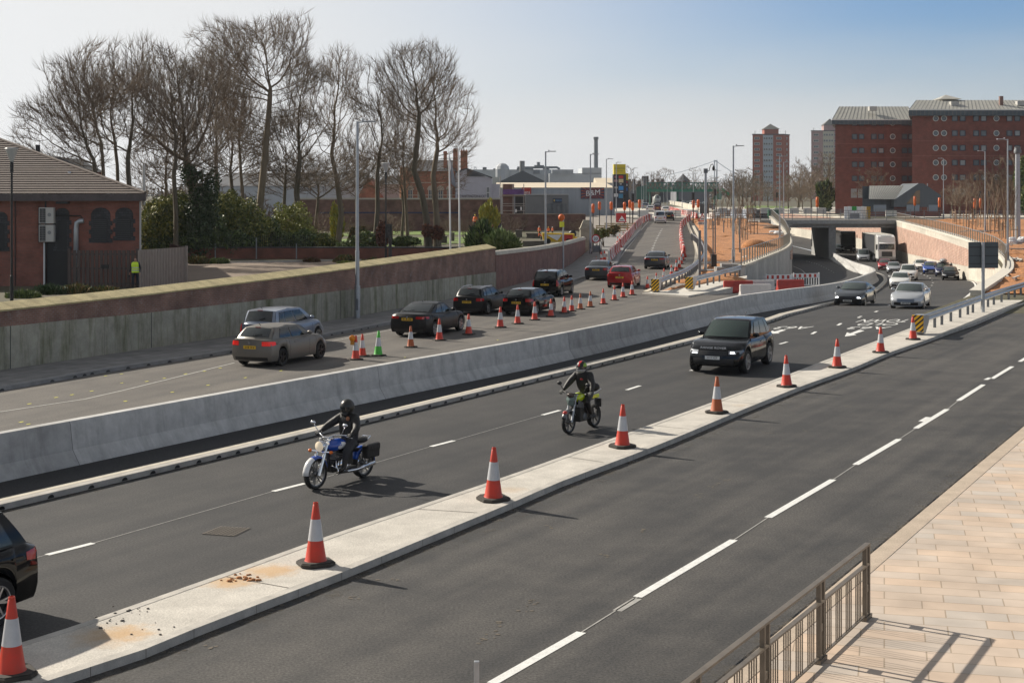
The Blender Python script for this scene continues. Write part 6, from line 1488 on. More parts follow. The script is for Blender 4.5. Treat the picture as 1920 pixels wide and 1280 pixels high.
m=MB(); m.ell((0,-.01,1.33),(.05,.03,.03),10,6); m.build('chest_badge',mat('badge_red',(.4,.03,.03),.5),t,smooth=True)
def stand_joints(step=.12, lean=0, arm=.06):
    J={'hip':(0,0,.95,(.16,.11)),'waist':(0,0+lean*.3,1.12,(.15,.115)),'chest':(0,lean*.7,1.33,(.175,.12)),'neck':(0,lean,1.50,.06),'head':(0,lean+.015,1.60,.075),'crown':(0,lean+.005,1.70,.072),'nose':(0,lean+.085,1.61,.018)}
    for s,q in (('l',-1),('r',1)):
        st_=step*q
        J['sh'+s]=(q*.19,lean*.9,1.43,.07); J['el'+s]=(q*.27,lean-.03-st_*.4,1.16,.05); J['wr'+s]=(q*.29,lean+arm+.02-st_*.4,.93,.036)
        J['hp'+s]=(q*.10,0,.88,.10); J['kn'+s]=(q*.11,st_*.6+.03,.50,.07); J['an'+s]=(q*.11,st_,.09,.045); J['to'+s]=(q*.12,st_+.16,.05,.038)
    return J
SB=[('hip','waist'),('waist','chest'),('chest','neck'),('neck','head'),('head','crown'),('head','nose')]
for s in 'lr': SB+=[('chest','sh'+s),('sh'+s,'el'+s),('el'+s,'wr'+s),('hip','hp'+s),('hp'+s,'kn'+s),('kn'+s,'an'+s),('an'+s,'to'+s)]
SZ={'hip':1,'hpl':1,'hpr':1,'knl':1,'knr':1,'anl':2,'anr':2,'tol':2,'tor':2,'head':3,'crown':3,'nose':3,'neck':3}
def vest(t, mt, J, lean=0):
    m=MB(); rows=[]
    for z,a,b in ((.92,.205,.165),(1.05,.20,.155),(1.2,.205,.16),(1.34,.225,.165),(1.44,.205,.14),(1.49,.12,.10)):
        y=lean*np.interp(z,[.95,1.5],[0,1]); rows.append([(a*math.cos(q),y+b*math.sin(q),z) for q in np.linspace(0,2*math.pi,19)])
    m.grid(rows); o=m.build('hivis_vest',mt,t,smooth=True)
    for z in (1.02,1.16):
        m=MB(); a=np.interp(z,[.92,1.05,1.2],[.209,.204,.209]); b=np.interp(z,[.92,1.05,1.2],[.169,.159,.164]); y=lean*np.interp(z,[.95,1.5],[0,1])
        m.grid([[(a*math.cos(q),y+b*math.sin(q),z+dz) for q in np.linspace(0,2*math.pi,19)] for dz in (0,.05)]); m.build('reflective_band',M_refl,t,smooth=True)
    return o
Yp=86.6; p=Vector((wx(254,Yp),Yp,.6)); J=stand_joints(.10,.02); t=thing('person',p,'bald man in a yellow high visibility vest walking by the timber fence','person',rz=math.pi-.1); t.scale=(1.1,1.1,1.08)
skinned('body',J,SB,[M_navycloth,M_navycloth,M_boot,M_skin],t,SZ); v=vest(t,M_hivis,J,.02)
for s in (-1,1): 
    w_=J['wr'+('l' if s<0 else 'r')]; hand(t,(w_[0],w_[1],w_[2]),(0,.15,-1),(s,0,0),M_skin,'hand',.5,1.1,side=s)
m=MB()
for s in (-1,1): m.ell((s*.028,.095,1.635),(.012,.008,.007),8,6)
m.ell((0,.096,1.565),(.025,.008,.006),8,6); m.build('face',mat('face_dark',(.12,.06,.05),.6),t)
m=MB(); m.box((.33,.12,.80),(.09,.16,.12)); o=m.build('camera_bag',M_black,bevel=.02); o.location=p; o.rotation_euler=(0,0,math.pi-.1); tag(o,'small black object held by the man in the yellow vest','bag')
tmpl=None
for i,(x,yb,ya,rz_,le,lb) in enumerate([(1011,444,424,2.6,.02,'worker in orange leftmost by the tomb slabs in the churchyard'),(1028,442,425,3.3,.1,'worker in orange standing behind the second footpath lamp post'),(1036,441,425,2.2,.05,'worker in orange rightmost of the standing group in the churchyard'),(1015,452,437,1.6,.5,'worker in orange bending low over the ground in the churchyard'),(925,436,414,3.0,0,'worker in dark clothes with orange trim beside the excavator'),(891,430,402,2.8,.04,'worker in orange and red among the yellow willow shrubs')]):
    Yw=165 if i<4 else 172; p=Vector((wx(x,Yw),Yw,wz(yb,Yw))); sc=(yb-ya)/F*Yw/(1.78 if i!=3 else 1.5)
    J=stand_joints(.1,le); t=thing('person',p,lb,'person','churchyard workers',rz_); t.scale=(sc,)*3
    skinned('body',J,SB,[M_hiorange if i!=4 else M_navycloth,M_navycloth,M_boot,M_skin],t,SZ,1); vest(t,M_hiorange,J,le)
    m=MB(); m.ell((0,le+.01,1.70),(.10,.125,.09),10,7); m.build('hard_hat',[M_white,mat('hat_yellow',(.7,.5,.02),.4)][i%2],t,smooth=True)
    for s in (-1,1): w_=J['wr'+('l' if s<0 else 'r')]; hand(t,w_[:3],(0,.15,-1),(s,0,0),M_glove,'glove',.5,1.1,side=s)
M_slate=mat('slate',(.10,.105,.115),.7,var=.3,vscale=2); M_wframe=mat('window_frame_white',(.6,.6,.58),.5); M_pane=mat('window_pane',(.12,.14,.155),.15,spec=.5); M_paneb=mat('window_pane_curtained',(.30,.31,.31),.3,spec=.6); M_dframe=mat('window_frame_dark',(.035,.045,.07),.5)
WM={}
def win_copy(parent, key, make, loc, rz=0, pane=True):
    """one window and its pane; repeats share their meshes"""
    if key not in WM:
        f,p=make(); WM[key]=(f.build('window',WM_MATS[key][0],fix=True).data,p.build('pane',WM_MATS[key][1]).data if p else None)
        for n in ('window','pane'):
            for o in [o for o in bpy.data.objects if o.name.startswith(n) and o.data in WM[key] and o.parent is None]: bpy.data.objects.remove(o)
    o=bpy.data.objects.new('window',WM[key][0]); COL.objects.link(o); o.parent=parent; o.location=loc; o.rotation_euler=(0,0,rz)
    if WM[key][1]:
        q=bpy.data.objects.new('pane',WM[key][1]); COL.objects.link(q); q.parent=o
    return o
WM_MATS={}
def rect_win(w_,h,fr,fm,pm,key,mull=0,depth=.06):
    WM_MATS[key]=(fm,pm)
    def mk():
        f=MB(); 
        for sx in (-1,1): f.box((sx*(w_/2-fr/2),-depth/2,0),(fr,depth,h))
        for sz in (-1,1): f.box((0,-depth/2,sz*(h/2-fr/2)),(w_-2*fr,depth,fr))
        for k in range(mull): f.box((-w_/2+w_*(k+1)/(mull+1),-depth/2,0),(fr*.7,depth*.9,h-2*fr))
        p=MB(); p.box((0,-.012,0),(w_-fr,.02,h-fr)); return f,p
    return mk
Yh=90.0
t=thing('brick_house',(wx(140,Yh),Yh,.6),'low red brick building with dark arched windows and a brown tiled hipped roof','building'); o0=Vector(t.location)
def hp(mb,name,m,**k): o=mb.build(name,m,t,**k); o.location=-o0; return o
xl_,xr_=wx(-420,Yh),wx(262,Yh)
M_hb=brick('house_brick',(.34,.115,.075),(.27,.09,.06),(.20,.12,.10),ang=0,bw=.24,bh=.08,msize=.012,var=.35); M_hb2=brick('house_brick_side',(.34,.115,.075),(.27,.09,.06),(.20,.12,.10),ang=R(90),bw=.24,bh=.08)
xb_=xr_*(Yh+27)/Yh-1.0
mb=MB(); mb.prism([(xl_,Yh),(xr_,Yh),(xb_,Yh+27),(xl_,Yh+27)],.4,5.8,plane='xy'); hp(mb,'wall',[M_hb])
M_tile=mat('roof_tile',(.115,.088,.075),.85,var=.6,vscale=1.5,col2=(.065,.052,.046),fine=.3,fscale=12)
def tile_roof(E0,E1,R0,R1,rows=27):
    m=MB(); E0,E1,R0,R1=map(Vector,(E0,E1,R0,R1)); n=Vector((0,-.3,.95))
    for i in range(rows):
        a,b=i/rows,(i+1)/rows
        p,q=E0.lerp(R0,a),E1.lerp(R1,a); r,s_=E0.lerp(R0,b),E1.lerp(R1,b)
        u=n*.055
        m.add([p+u,q+u,s_,r],[(0,1,2,3)]); m.add([p,q,q+u,p+u],[(0,1,2,3)])
    return m
ez=6.15; rt=Vector((xr_+.45-14,Yh-.5+13.5,10.1)); rl=Vector((xl_-8,rt.y,10.1))
m=tile_roof((xl_-8,Yh-.5,ez),(xr_+.45,Yh-.5,ez),rl,rt); m.add([(xr_+.45,Yh-.5,ez),(xb_+.45,Yh+27.5,ez),(rt.x,rt.y,10.1)],[(0,1,2)]); m.add([(xb_+.45,Yh+27.5,ez),(xl_-8,Yh+27.5,ez),rl,rt],[(0,1,2,3)]); hp(m,'roof',M_tile,fix=False)
m=MB(); m.tube([(xr_+.45,Yh-.5,ez+.05),rt+Vector((0,0,.06))],.11,6); m.tube([rt,rl],.11,6); hp(m,'ridge_tiles',M_tile)
m=MB(); m.box2((xl_-8,Yh-.52,5.72),(xr_+.47,Yh-.30,6.14)); m.prism([(xr_+.25,Yh-.3),(xr_+.47,Yh-.3),(xb_+.47,Yh+27),(xb_+.25,Yh+27)],5.72,6.14,plane='xy'); hp(m,'fascia',mat('weathered_fascia',(.12,.10,.10),.8,var=.4,vscale=3))
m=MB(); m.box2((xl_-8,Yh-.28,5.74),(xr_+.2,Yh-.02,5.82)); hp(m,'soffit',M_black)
M_dkbrick=brick('arch_brick',(.045,.045,.05),(.07,.07,.075),(.03,.03,.03),ang=0,bw=.3,bh=.15,var=.3)
def arch(cx,y0_,y1,wpx,ipx,iy0,lou=True,name='window'):
    X=wx(cx,Yh); zt,zb_=wz(y0_,Yh),wz(y1,Yh); w_=wpx/F*Yh; r=w_/2
    out=[(X-r,zb_),(X+r,zb_),(X+r,zt-r*.75)]+[(X+r*math.cos(a),zt-r*.75+r*.75*math.sin(a)) for a in np.linspace(.2,math.pi-.2,7)]+[(X-r,zt-r*.75)]
    m=MB(); m.prism(out,Yh-.05,Yh+.1); 
    k=0; z=zb_
    while z<zt-r*1.2:     # toothed quoins
        if k%2==0: m.box((X-r-.06,Yh+.02,z+.13),(.14,.13,.26)); m.box((X+r+.06,Yh+.02,z+.13),(.14,.13,.26))
        z+=.26; k+=1
    q=hp(m,'arched_surround',M_dkbrick)
    iw=ipx/F*Yh/2; izt=wz(iy0,Yh)
    m=MB(); out=[(X-iw,zb_+.05),(X+iw,zb_+.05),(X+iw,izt-iw*.5)]+[(X+iw*math.cos(a),izt-iw*.5+iw*.5*math.sin(a)) for a in np.linspace(.3,math.pi-.3,5)]+[(X-iw,izt-iw*.5)]
    m.prism(out,Yh-.06,Yh-.055); hp(m,'pane',M_trim)
    if lou:
        m=MB(); z=zb_+.1
        while z<izt-.15: m.box((X,Yh-.09,z),(iw*1.9,.05,.035)); z+=.115
        hp(m,'louvres',mat('louvre_grey',(.07,.07,.07),.6))
arch(189,389,455,36,26,406); arch(233,389,451,33,26,406); arch(117,390,470,26,18,412,False); arch(1,397,471,26,16,418,False); arch(-60,397,471,26,16,418)
m=MB(); m.box2((wx(88,Yh),Yh-.03,.5),(wx(128,Yh),Yh+.1,wz(452,Yh))); hp(m,'doorway',M_black)
m=MB(); m.tube([(wx(84,Yh),Yh-.1,.6),(wx(84,Yh),Yh-.1,wz(455,Yh))],.055,8); hp(m,'downpipe',M_white)
m=MB(); m.tube([(wx(86.5,Yh),Yh-.09,.6),(wx(86.5,Yh),Yh-.09,5.7)],.05,8); m.tube([(wx(29,Yh),Yh-.05,.6),(wx(29,Yh),Yh-.05,5.7)],.03,6); hp(m,'pipe',M_trim)
m=MB(); m.tube([(wx(144,Yh),Yh-.16,.9),(wx(144,Yh),Yh-.16,wz(430,Yh)),(wx(145.5,Yh),Yh-.16,wz(418,Yh)),(wx(151,Yh),Yh-.16,wz(414.5,Yh)),(wx(158,Yh),Yh-.16,wz(414,Yh))],.15,10); hp(m,'vent_duct',mat('duct_silver',(.45,.48,.50),.35,metal=.5),smooth=True)
m=MB(); m.tube([(wx(105,Yh),Yh-.08,wz(404,Yh)),(wx(152,Yh),Yh-.08,wz(405,Yh)),(wx(155,Yh),Yh-.08,wz(410,Yh))],.04,6); hp(m,'cable_conduit',M_black)
m=MB(); m.box((wx(121,Yh),Yh-.35,wz(380,Yh)),(.7,.5,.14)); hp(m,'floodlight',M_trim)
m=MB(); m.tube([(wx(267.5,Yh),Yh+.3,wz(384,Yh)),(wx(267.5,Yh),Yh+.3,wz(309,Yh))],.09,8); m.tube([(wx(262,Yh)+.05,Yh-.06,.6),(wx(262,Yh)+.05,Yh-.06,wz(378,Yh))],.06,8); hp(m,'flue_pipe',mat('pipe_offwhite',(.45,.44,.42),.5))
m=MB(); m.tube([(wx(139,95),94,wz(336,95)),(wx(139,95),94,wz(322,95))],.11,8); hp(m,'roof_vent',mat('vent_light',(.5,.52,.55),.4))
m=MB(); m.tube([(wx(71,102),102,wz(290,102)),(wx(71,102),102,wz(272,102))],.16,8); hp(m,'chimney_pot',M_trim)
m=MB(); m.prism([(wx(98,118),wz(322,118)),(wx(172,118),wz(322,118)),(wx(122,118),wz(296,118)),(wx(104,118),wz(296,118))],116.6,122); hp(m,'rear_roof',M_slate)
m=MB(); m.box2((wx(100,118),116.8,.6),(wx(170,118),121.8,wz(321,118))); hp(m,'rear_wall',M_hb)
for i,(y0_,y1,lb) in enumerate([(389,419,'upper white air conditioner on the brick building wall'),(421.5,453,'lower white air conditioner on the brick building wall')]):
    X0,X1=wx(77,Yh),wx(104.5,Yh); za,zb_=wz(y1,Yh),wz(y0_,Yh)
    a=thing('air_conditioner',((X0+X1)/2,Yh-.02,za),lb,'air conditioner'); w_,h_=X1-X0,zb_-za
    m=MB(); m.box((0,-.22,h_/2),(w_,.4,h_)); m.build('casing',mat('ac_cream',(.52,.50,.46),.5),a,bevel=.02)
    m=MB(); m.box((-w_*.24,-.425,h_/2),(w_*.42,.01,h_*.9)); m.build('grille_back',M_trim,a)
    m=MB()
    for k in range(7): m.box((-w_*.24,-.435,h_*(.1+.8*k/6)),(w_*.42,.012,.012))
    for k in range(5): m.box((-w_*.43+w_*.38*k/4,-.435,h_/2),(.012,.012,h_*.9))
    m.build('grille',mat('ac_wire',(.35,.34,.33),.5),a)
    m=MB(); m.lathe([(.001,-.43),(w_*.13,-.43)],(w_*.22,0,h_*.55),12,0,'y',False); m.build('badge_plate',mat('ac_badge_grey',(.25,.25,.25),.5),a)  # plain grey badge disc on the casing
    m=MB(); m.box((-w_*.56,-.1,h_/2),(.08,.2,h_*1.08)); m.build('bracket',M_black,a)
Yg=88.0
M_dtim=mat('dark_timber',(.13,.098,.085),.85,var=.4,vscale=5,stretch=(6,6,.6)); M_ltim=mat('pale_timber',(.44,.37,.32),.85,var=.45,vscale=5,stretch=(6,6,.5))
t=thing('timber_fence',(wx(195,Yg),Yg,.6),'dark timber double gate of upright boards left of the man in the yellow vest','fence'); o0=Vector(t.location)
m=MB(); x=wx(131,Yg)
while x<wx(257,Yg): m.box((x,Yg,1.73),(.19,.03,2.2)); x+=.265
hp(m,'boards',M_dtim)
m=MB(); 
for z in (.85,1.75,2.6): m.box2((wx(130,Yg),Yg+.02,z-.06),(wx(258,Yg),Yg+.07,z+.06))
hp(m,'rails',M_dtim)
m=MB(); m.box2((wx(190,Yg),Yg-.06,wz(503,Yg)),(wx(204,Yg),Yg-.02,wz(496,Yg))); hp(m,'latch',M_black)
for px in (130,258): m=MB(); m.box((wx(px,Yg),Yg,1.75),(.16,.14,2.35)); hp(m,'post',M_dtim)
a=Vector((wx(260,87.7),87.7,0)); b=Vector((wx(347,92.8),92.8,0))
t=thing('timber_fence',(a.x,a.y,.6),'pale timber screen of narrow upright slats behind the man in the yellow vest','fence'); o0=Vector(t.location)
m=MB(); n_=30
for i in range(n_+1):
    p=a.lerp(b,i/n_); m.box((p.x,p.y,1.73),(.10,.05,2.25),math.atan2(b.y-a.y,b.x-a.x))
hp(m,'slats',M_ltim)
m=MB(); nv=Vector((-(b-a).y,(b-a).x,0)).normalized()*.06
for z in (.9,1.8,2.6): m.bar(a+nv+Vector((0,0,z)),b+nv+Vector((0,0,z)),.05,.1)
hp(m,'rails',M_dtim)
m=MB(); m.box((b.x+.08,b.y,1.75),(.14,.14,2.35)); hp(m,'post',M_ltim)
bb=Vector((wx(262,99),99,0)); m=MB(); m.bar(Vector((b.x,b.y,1.75)),Vector((bb.x+2,bb.y,1.75)),.06,2.2); o=m.build('timber_fence',M_dtim); tag(o,'dark rear side of the timber screen enclosing the yard by the brick building','fence')
def lantern(px,Y,ytop,label,yb=None):
    p=Vector((wx(px,Y),Y,.6)); h=wz(ytop,Y)-.6; t=thing('street_lantern',p,label,'street lamp')
    m=MB(); m.tube([(0,0,0),(0,0,1.4),(0,0,1.42),(0,0,h-.75)],[.09,.09,.06,.055],10); m.tube([(0,0,h-1.25),(0,0,h-.72)],.09,10); m.build('column',M_black,t,smooth=True,auto=40)
    m=MB(); m.lathe([(.07,h-.75),(.10,h-.68),(.33,h-.04)],n=16,cap=False); m.build('glass_cone',mat('lantern_glass',(.42,.43,.44),.15,spec=.8),t,smooth=True)
    m=MB(); m.lathe([(.001,h),(.32,h-.02),(.35,h-.05),(.30,h-.06)],n=16); m.build('lid',mat('lantern_lid',(.5,.5,.5),.4),t)
lantern(22,76,277,'black street lantern with a glass cone head in front of the brick building'); lantern(723.5,112,305,'black street lantern with a glass cone head below the bare trees')
p=Vector((wx(730,108),108,.6)); signal(p,wz(420,108)-.6,'black pedestrian signal on two posts behind the coping, below the bare trees',0,1.0)
m=MB(); m.tube([(0,0,0),(0,0,2.6)],.07,8); o=m.build('post',M_trim); o.name='black_post'; o.location=(wx(733,105),105,.6); tag(o,'short black post beside the pedestrian signal','post')
Yw=127
t=thing('low_brick_wall',(wx(640,Yw),Yw,.6),'low red brick wall with dark coping along the back of the car park','wall'); o0=Vector(t.location)
m=MB(); m.box2((wx(330,Yw),Yw,.5),(wx(935,Yw),Yw+.35,1.52)); hp(m,'brickwork',brick('lowwall_brick',(.26,.085,.05),(.21,.07,.045),(.16,.09,.07),ang=0,bw=.24,bh=.08))
m=MB(); m.box2((wx(330,Yw),Yw-.05,1.52),(wx(935,Yw),Yw+.4,1.62)); hp(m,'coping',mat('blue_coping',(.055,.055,.06),.7))
t=thing('railing',(wx(480,Yw),Yw+.6,1.6),'dark upright railing with pale posts behind the low car park wall','railing'); o0=Vector(t.location)
for px in (404,481,556): m=MB(); m.box((wx(px,Yw),Yw-.08,1.2),(.09,.06,1.45 if px!=481 else 2.4)); hp(m,'post',mat('zinc_post',(.25,.27,.27),.5))
m=MB(); x=wx(335,Yw)
while x<wx(580,Yw): m.box((x,Yw+.6,1.9),(.03,.03,1.5)); x+=.16
hp(m,'bars',M_black)
Yl=205
M_cyb=brick('churchyard_brick',(.165,.085,.065),(.20,.105,.08),(.15,.11,.09),ang=0,bw=.5,bh=.2,var=.45)
t=thing('churchyard_wall',(wx(770,Yl),Yl,.7),'long tall dark red brick wall behind the churchyard trees with a pale cap','wall'); o0=Vector(t.location)
m=MB(); m.box2((wx(560,Yl),Yl,.5),(wx(938,Yl),Yl+.6,5.3)); hp(m,'brickwork',M_cyb)
m=MB(); m.box2((wx(560,Yl),Yl-.1,5.3),(wx(938,Yl),Yl+.7,5.52)); hp(m,'coping',mat('pale_cap',(.42,.38,.33),.8))
m=MB(); m.box2((wx(600,Yl),Yl-.06,wz(400,Yl)),(wx(860,Yl),Yl-.01,wz(397.5,Yl))); hp(m,'blue_band',mat('blue_band',(.02,.03,.09),.6))
t=thing('churchyard_wall',(wx(1010,Yl),Yl,.7),'lower brown wall continuing to the right behind the workers','wall'); o0=Vector(t.location)
m=MB(); m.box2((wx(936,Yl),Yl+.05,.5),(wx(1098,Yl),Yl+.6,wz(402.5,Yl))); hp(m,'brickwork',M_cyb)
m=MB(); m.box2((wx(936,Yl),Yl-.0,wz(402.5,Yl)),(wx(1098,Yl),Yl+.7,wz(401,Yl))); hp(m,'coping',mat('brown_cap',(.22,.16,.12),.8))
Ys=212
t=thing('scaffold',(wx(960,Ys),Ys,1),'scaffold tower wrapped in purple sheeting around a brown brick stump','scaffold'); o0=Vector(t.location)
m=MB(); m.box2((wx(943,Ys),Ys,1),(wx(964,Ys),Ys+3,wz(345,Ys))); hp(m,'brick_stump',M_cyb)
m=MB(); m.box2((wx(966,Ys),Ys+1,1),(wx(985,Ys),Ys+3,wz(366,Ys))); hp(m,'dark_wall',mat('dark_render',(.06,.06,.06),.8))
m=MB(); 
for px in (938,941.5,962,982): m.tube([(wx(px,Ys),Ys-.8,1),(wx(px,Ys),Ys-.8,wz(330 if px<940 else 345,Ys))],.06,6)
for py in (368,382,386,395): m.tube([(wx(936,Ys),Ys-.8,wz(py,Ys)),(wx(984,Ys),Ys-.8,wz(py,Ys))],.05,6)
hp(m,'poles',mat('scaffold_tube',(.38,.36,.33),.5,metal=.4))
m=MB(); m.box2((wx(943,Ys),Ys-.9,wz(364.5,Ys)),(wx(982,Ys),Ys-.86,wz(355,Ys))); hp(m,'purple_sheet',mat('purple_sheet',(.18,.08,.26),.7,var=.5,vscale=2))
m=MB(); m.box2((wx(941,Ys),Ys-1.1,wz(367,Ys)),(wx(983,Ys),Ys+.5,wz(365.5,Ys))); hp(m,'boards',mat('scaffold_board',(.35,.27,.2),.8))
for px,py in ((967.5,394),(977,390)): m=MB(); m.box2((wx(px-1.5,Ys),Ys-.95,wz(py+4,Ys)),(wx(px+1.5,Ys),Ys-.92,wz(py-2,Ys))); hp(m,'notice',M_white)
Yp_=236
t=thing('public_house',(wx(890,Yp_),Yp_,1.8),'white rendered public house gable with dark slate slope and lettering along its base','building'); o0=Vector(t.location)
M_pub=mat('pub_render',(.52,.51,.55),.8,var=.12,vscale=1.5)
pl=[(854,380),(922,380),(922,333.5),(912,332.5),(874.5,316.5),(864,320),(854,323)]
m=MB(); m.prism([(wx(x,Yp_),wz(y,Yp_)) for x,y in pl],Yp_,Yp_+9); hp(m,'wall',M_pub)
m=MB(); m.prism([(wx(x,Yp_),wz(y,Yp_)) for x,y in [(875.5,331),(875.5,317.5),(911,331)]],Yp_-.12,Yp_-.02); hp(m,'slate_gable',M_slate)
m=MB(); 
for A,B in (((854,323),(874.5,316)),((874.5,316),(923,333.5))): m.bar((wx(A[0],Yp_),Yp_-.1,wz(A[1],Yp_)),(wx(B[0],Yp_),Yp_-.1,wz(B[1],Yp_)),.25,.2)
hp(m,'verge',M_slate)
m=MB(); m.box2((wx(922,Yp_),Yp_+.5,1),(wx(937,Yp_),Yp_+8,wz(345,Yp_))); hp(m,'side_wing',M_pub)
rw_=rect_win(.5,.9,.07,M_wframe,M_pane,'pubwin',1)
for py in (356,366.5): win_copy(t,'pubwin',rw_,Vector((wx(915,Yp_),Yp_-.02,wz(py,Yp_)))-o0)
m=MB(); text_into(m,'THE WHITTINGTON & CAT',frame((wx(883.5,Yp_),Yp_-.06,wz(368.3,Yp_)),(1,0,0),(0,0,1)),.62,ext=.01); 
xs=[v[0] for v in m.v]; k=(wx(911,Yp_)-wx(856,Yp_))/(max(xs)-min(xs)); c0=wx(883.5,Yp_); m.v=[(c0+(v[0]-c0)*k,v[1],v[2]) for v in m.v]; hp(m,'lettering',mat('letter_brown',(.08,.05,.04),.6))
Yv=240
t=thing('victorian_house',(wx(803,Yv),Yv,1.8),'ornate red brick Victorian house with tall chimneys behind the churchyard wall','building'); o0=Vector(t.location)
M_vb=brick('victorian_brick',(.36,.13,.075),(.42,.17,.10),(.30,.2,.15),ang=0,bw=.5,bh=.2)
m=MB(); m.box2((wx(755,Yv),Yv,1),(wx(853,Yv),Yv+9,wz(321,Yv))); hp(m,'wall',M_vb)
m=MB(); A=[(wx(753,Yv),Yv-.4),(wx(855,Yv),Yv-.4),(wx(855,Yv),Yv+9.4),(wx(753,Yv),Yv+9.4)]; z=wz(321,Yv); zt=wz(299,Yv)
m.add([(x,y,z) for x,y in A]+[(wx(770,Yv),Yv+4.5,zt),(wx(850,Yv),Yv+4.5,zt)],[(0,1,5,4),(1,2,5),(2,3,4,5),(3,0,4),(3,2,1,0)]); hp(m,'roof',M_slate)
for (xa,xb,yt) in ((849,859,278),(863,876,280),(831,837,283)):
    m=MB(); m.box2((wx(xa,Yv),Yv+1.0,wz(325,Yv)),(wx(xb,Yv),Yv+2.2,wz(yt+3,Yv))); m.box2((wx(xa-.7,Yv),Yv+.9,wz(yt+4.5,Yv)),(wx(xb+.7,Yv),Yv+2.3,wz(yt+2.5,Yv)))
    for k in range(3): c=wx(xa+(xb-xa)*(k+.5)/3,Yv); m.tube([(c,Yv+1.6,wz(yt+3,Yv)),(c,Yv+1.6,wz(yt,Yv))],.13,6)
    hp(m,'chimney',M_vb)
for px in (753,762): m=MB(); m.tube([(wx(px,Yv),Yv-.2,1),(wx(px,Yv),Yv-.2,wz(316,Yv)),(wx(px,Yv),Yv-.2,wz(311,Yv))],[.28,.28,.02],8); hp(m,'corner_shaft',mat('terracotta',(.45,.2,.1),.7))
m=MB(); 
for py in (342.5,366): m.box2((wx(755,Yv),Yv-.08,wz(py+.6,Yv)),(wx(853,Yv),Yv-.01,wz(py-.6,Yv)))
hp(m,'stone_band',mat('cream_band',(.5,.42,.33),.8))
rv=rect_win(.85,1.5,.12,mat('cream_frame',(.48,.42,.35),.7),M_pane,'vicwin',1)
for px in (769,788,808,826,843):
    win_copy(t,'vicwin',rv,Vector((wx(px,Yv),Yv-.03,wz(364,Yv)))-o0)
    m=MB(); r=.62; m.prism([(wx(px,Yv)+r*math.cos(a),wz(356,Yv)+r*math.sin(a)*1.1) for a in np.linspace(0,math.pi,9)],Yv-.1,Yv-.02); hp(m,'arch_panel',mat('cream_panel',(.46,.38,.3),.8))
def block(name,label,Y,x0,x1,yt,mt,depth=12,zb_=1.5,roof=None,rise=0,cat='building',ridge=.5,extra=None):
    t=thing(name,(wx((x0+x1)/2,Y),Y,zb_),label,cat); o0=Vector(t.location); zt=wz(yt,Y)
    m=MB(); X0,X1=wx(x0,Y),wx(x1,Y); m.box2((X0,Y,zb_),(X1,Y+depth,zt)); o=m.build('wall',mt,t); o.location=-o0
    if roof:
        m=MB(); e=.25
        if rise>0: 
            xm=X0+(X1-X0)*ridge; m.prism([(X0-e,zt),(X1+e,zt),(xm,zt+rise)],Y-.2,Y+depth+.2)
        else: m.add([(X0-e,Y-e,zt+.02),(X1+e,Y-e,zt+.02),(X1+e,Y+depth*.8,zt-rise),(X0-e,Y+depth*.8,zt-rise),(X0-e,Y+depth,zt),(X1+e,Y+depth,zt)],[(0,1,2,3),(3,2,5,4),(0,3,4),(1,5,2)])
        o=m.build('roof',roof,t); o.location=-o0
    return t,o0
M_clad=mat('grey_cladding',(.36,.39,.42),.5,var=.2,vscale=1,stretch=(2,2,.1)); M_lclad=mat('pale_cladding',(.50,.53,.55),.5,var=.15,vscale=.6); M_dclad=mat('dark_cladding',(.09,.105,.12),.6,var=.2,vscale=.6,stretch=(3,3,.1)); M_cream_roof=mat('cream_roof',(.58,.50,.38),.7)
block('storage_shed','long pale grey shed glimpsed through the bare trees',255,400,672,349,M_lclad,20,1.5,M_slate,-2.5)
block('storage_shed','light grey low building between the red gable and the ornate brick house',250,712,753,346,mat('offwhite_render',(.46,.46,.46),.7),10,1.5,M_slate,-1.5)
block('brick_gable_house','plain red brick gable end seen between the tree trunks',248,672,716,372,M_vb,10,1.5,M_vb,3.4,ridge=.42)
t,o0=block('retail_shed','long pale clad retail shed with a cream roof and striped sunburst banner',285,930,1152,352,M_clad,40,1.5,M_cream_roof,-1.2)
Yr=284.9
m=MB(); m.box2((wx(1089,Yr),Yr-.12,wz(372.5,Yr)),(wx(1133,Yr),Yr-.02,wz(351.5,Yr))); hp(m,'banner',mat('banner_navy',(.03,.035,.09),.6))
m=MB(); cx_,cz_=wx(1111,Yr),wz(362,Yr); a_,b_=wx(1132.3,Yr)-cx_,wz(352,Yr)-cz_
for k in range(22):
    an0,an1=2*math.pi*(k)/22,2*math.pi*(k+.5)/22
    def ep(a):
        c,s=math.cos(a),math.sin(a); q=min(a_/max(abs(c),1e-6),b_/max(abs(s),1e-6)); return (cx_+c*q,Yr-.14,cz_+s*q)
    m.add([(cx_,Yr-.14,cz_),ep(an0),ep(an1)],[(0,1,2)])
hp(m,'banner_rays',mat('banner_rust',(.30,.07,.04),.6),fix=False)
m=MB(); text_into(m,'B&M',frame((cx_+.1,Yr-.2,cz_),(1,0,.12),(0,0,1)),1.45,ext=.02); hp(m,'banner_lettering',M_white)
m=MB(); m.box2((wx(979,Yr),Yr-.12,wz(364,Yr)),(wx(996,Yr),Yr-.02,wz(351.5,Yr))); hp(m,'red_sign',mat('shop_red',(.42,.03,.02),.5))
m=MB(); text_into(m,'ans',frame((wx(988.5,Yr),Yr-.16,wz(360.5,Yr)),(1,0,0),(0,0,1)),.85); hp(m,'red_sign_lettering',M_white)
t,o0=block('store','low grey box store with a small blue sign in front of the pale shed',268,985,1066,364.5,mat('store_grey',(.20,.205,.21),.6,var=.15,vscale=.4),14,1.5)
Yq=268
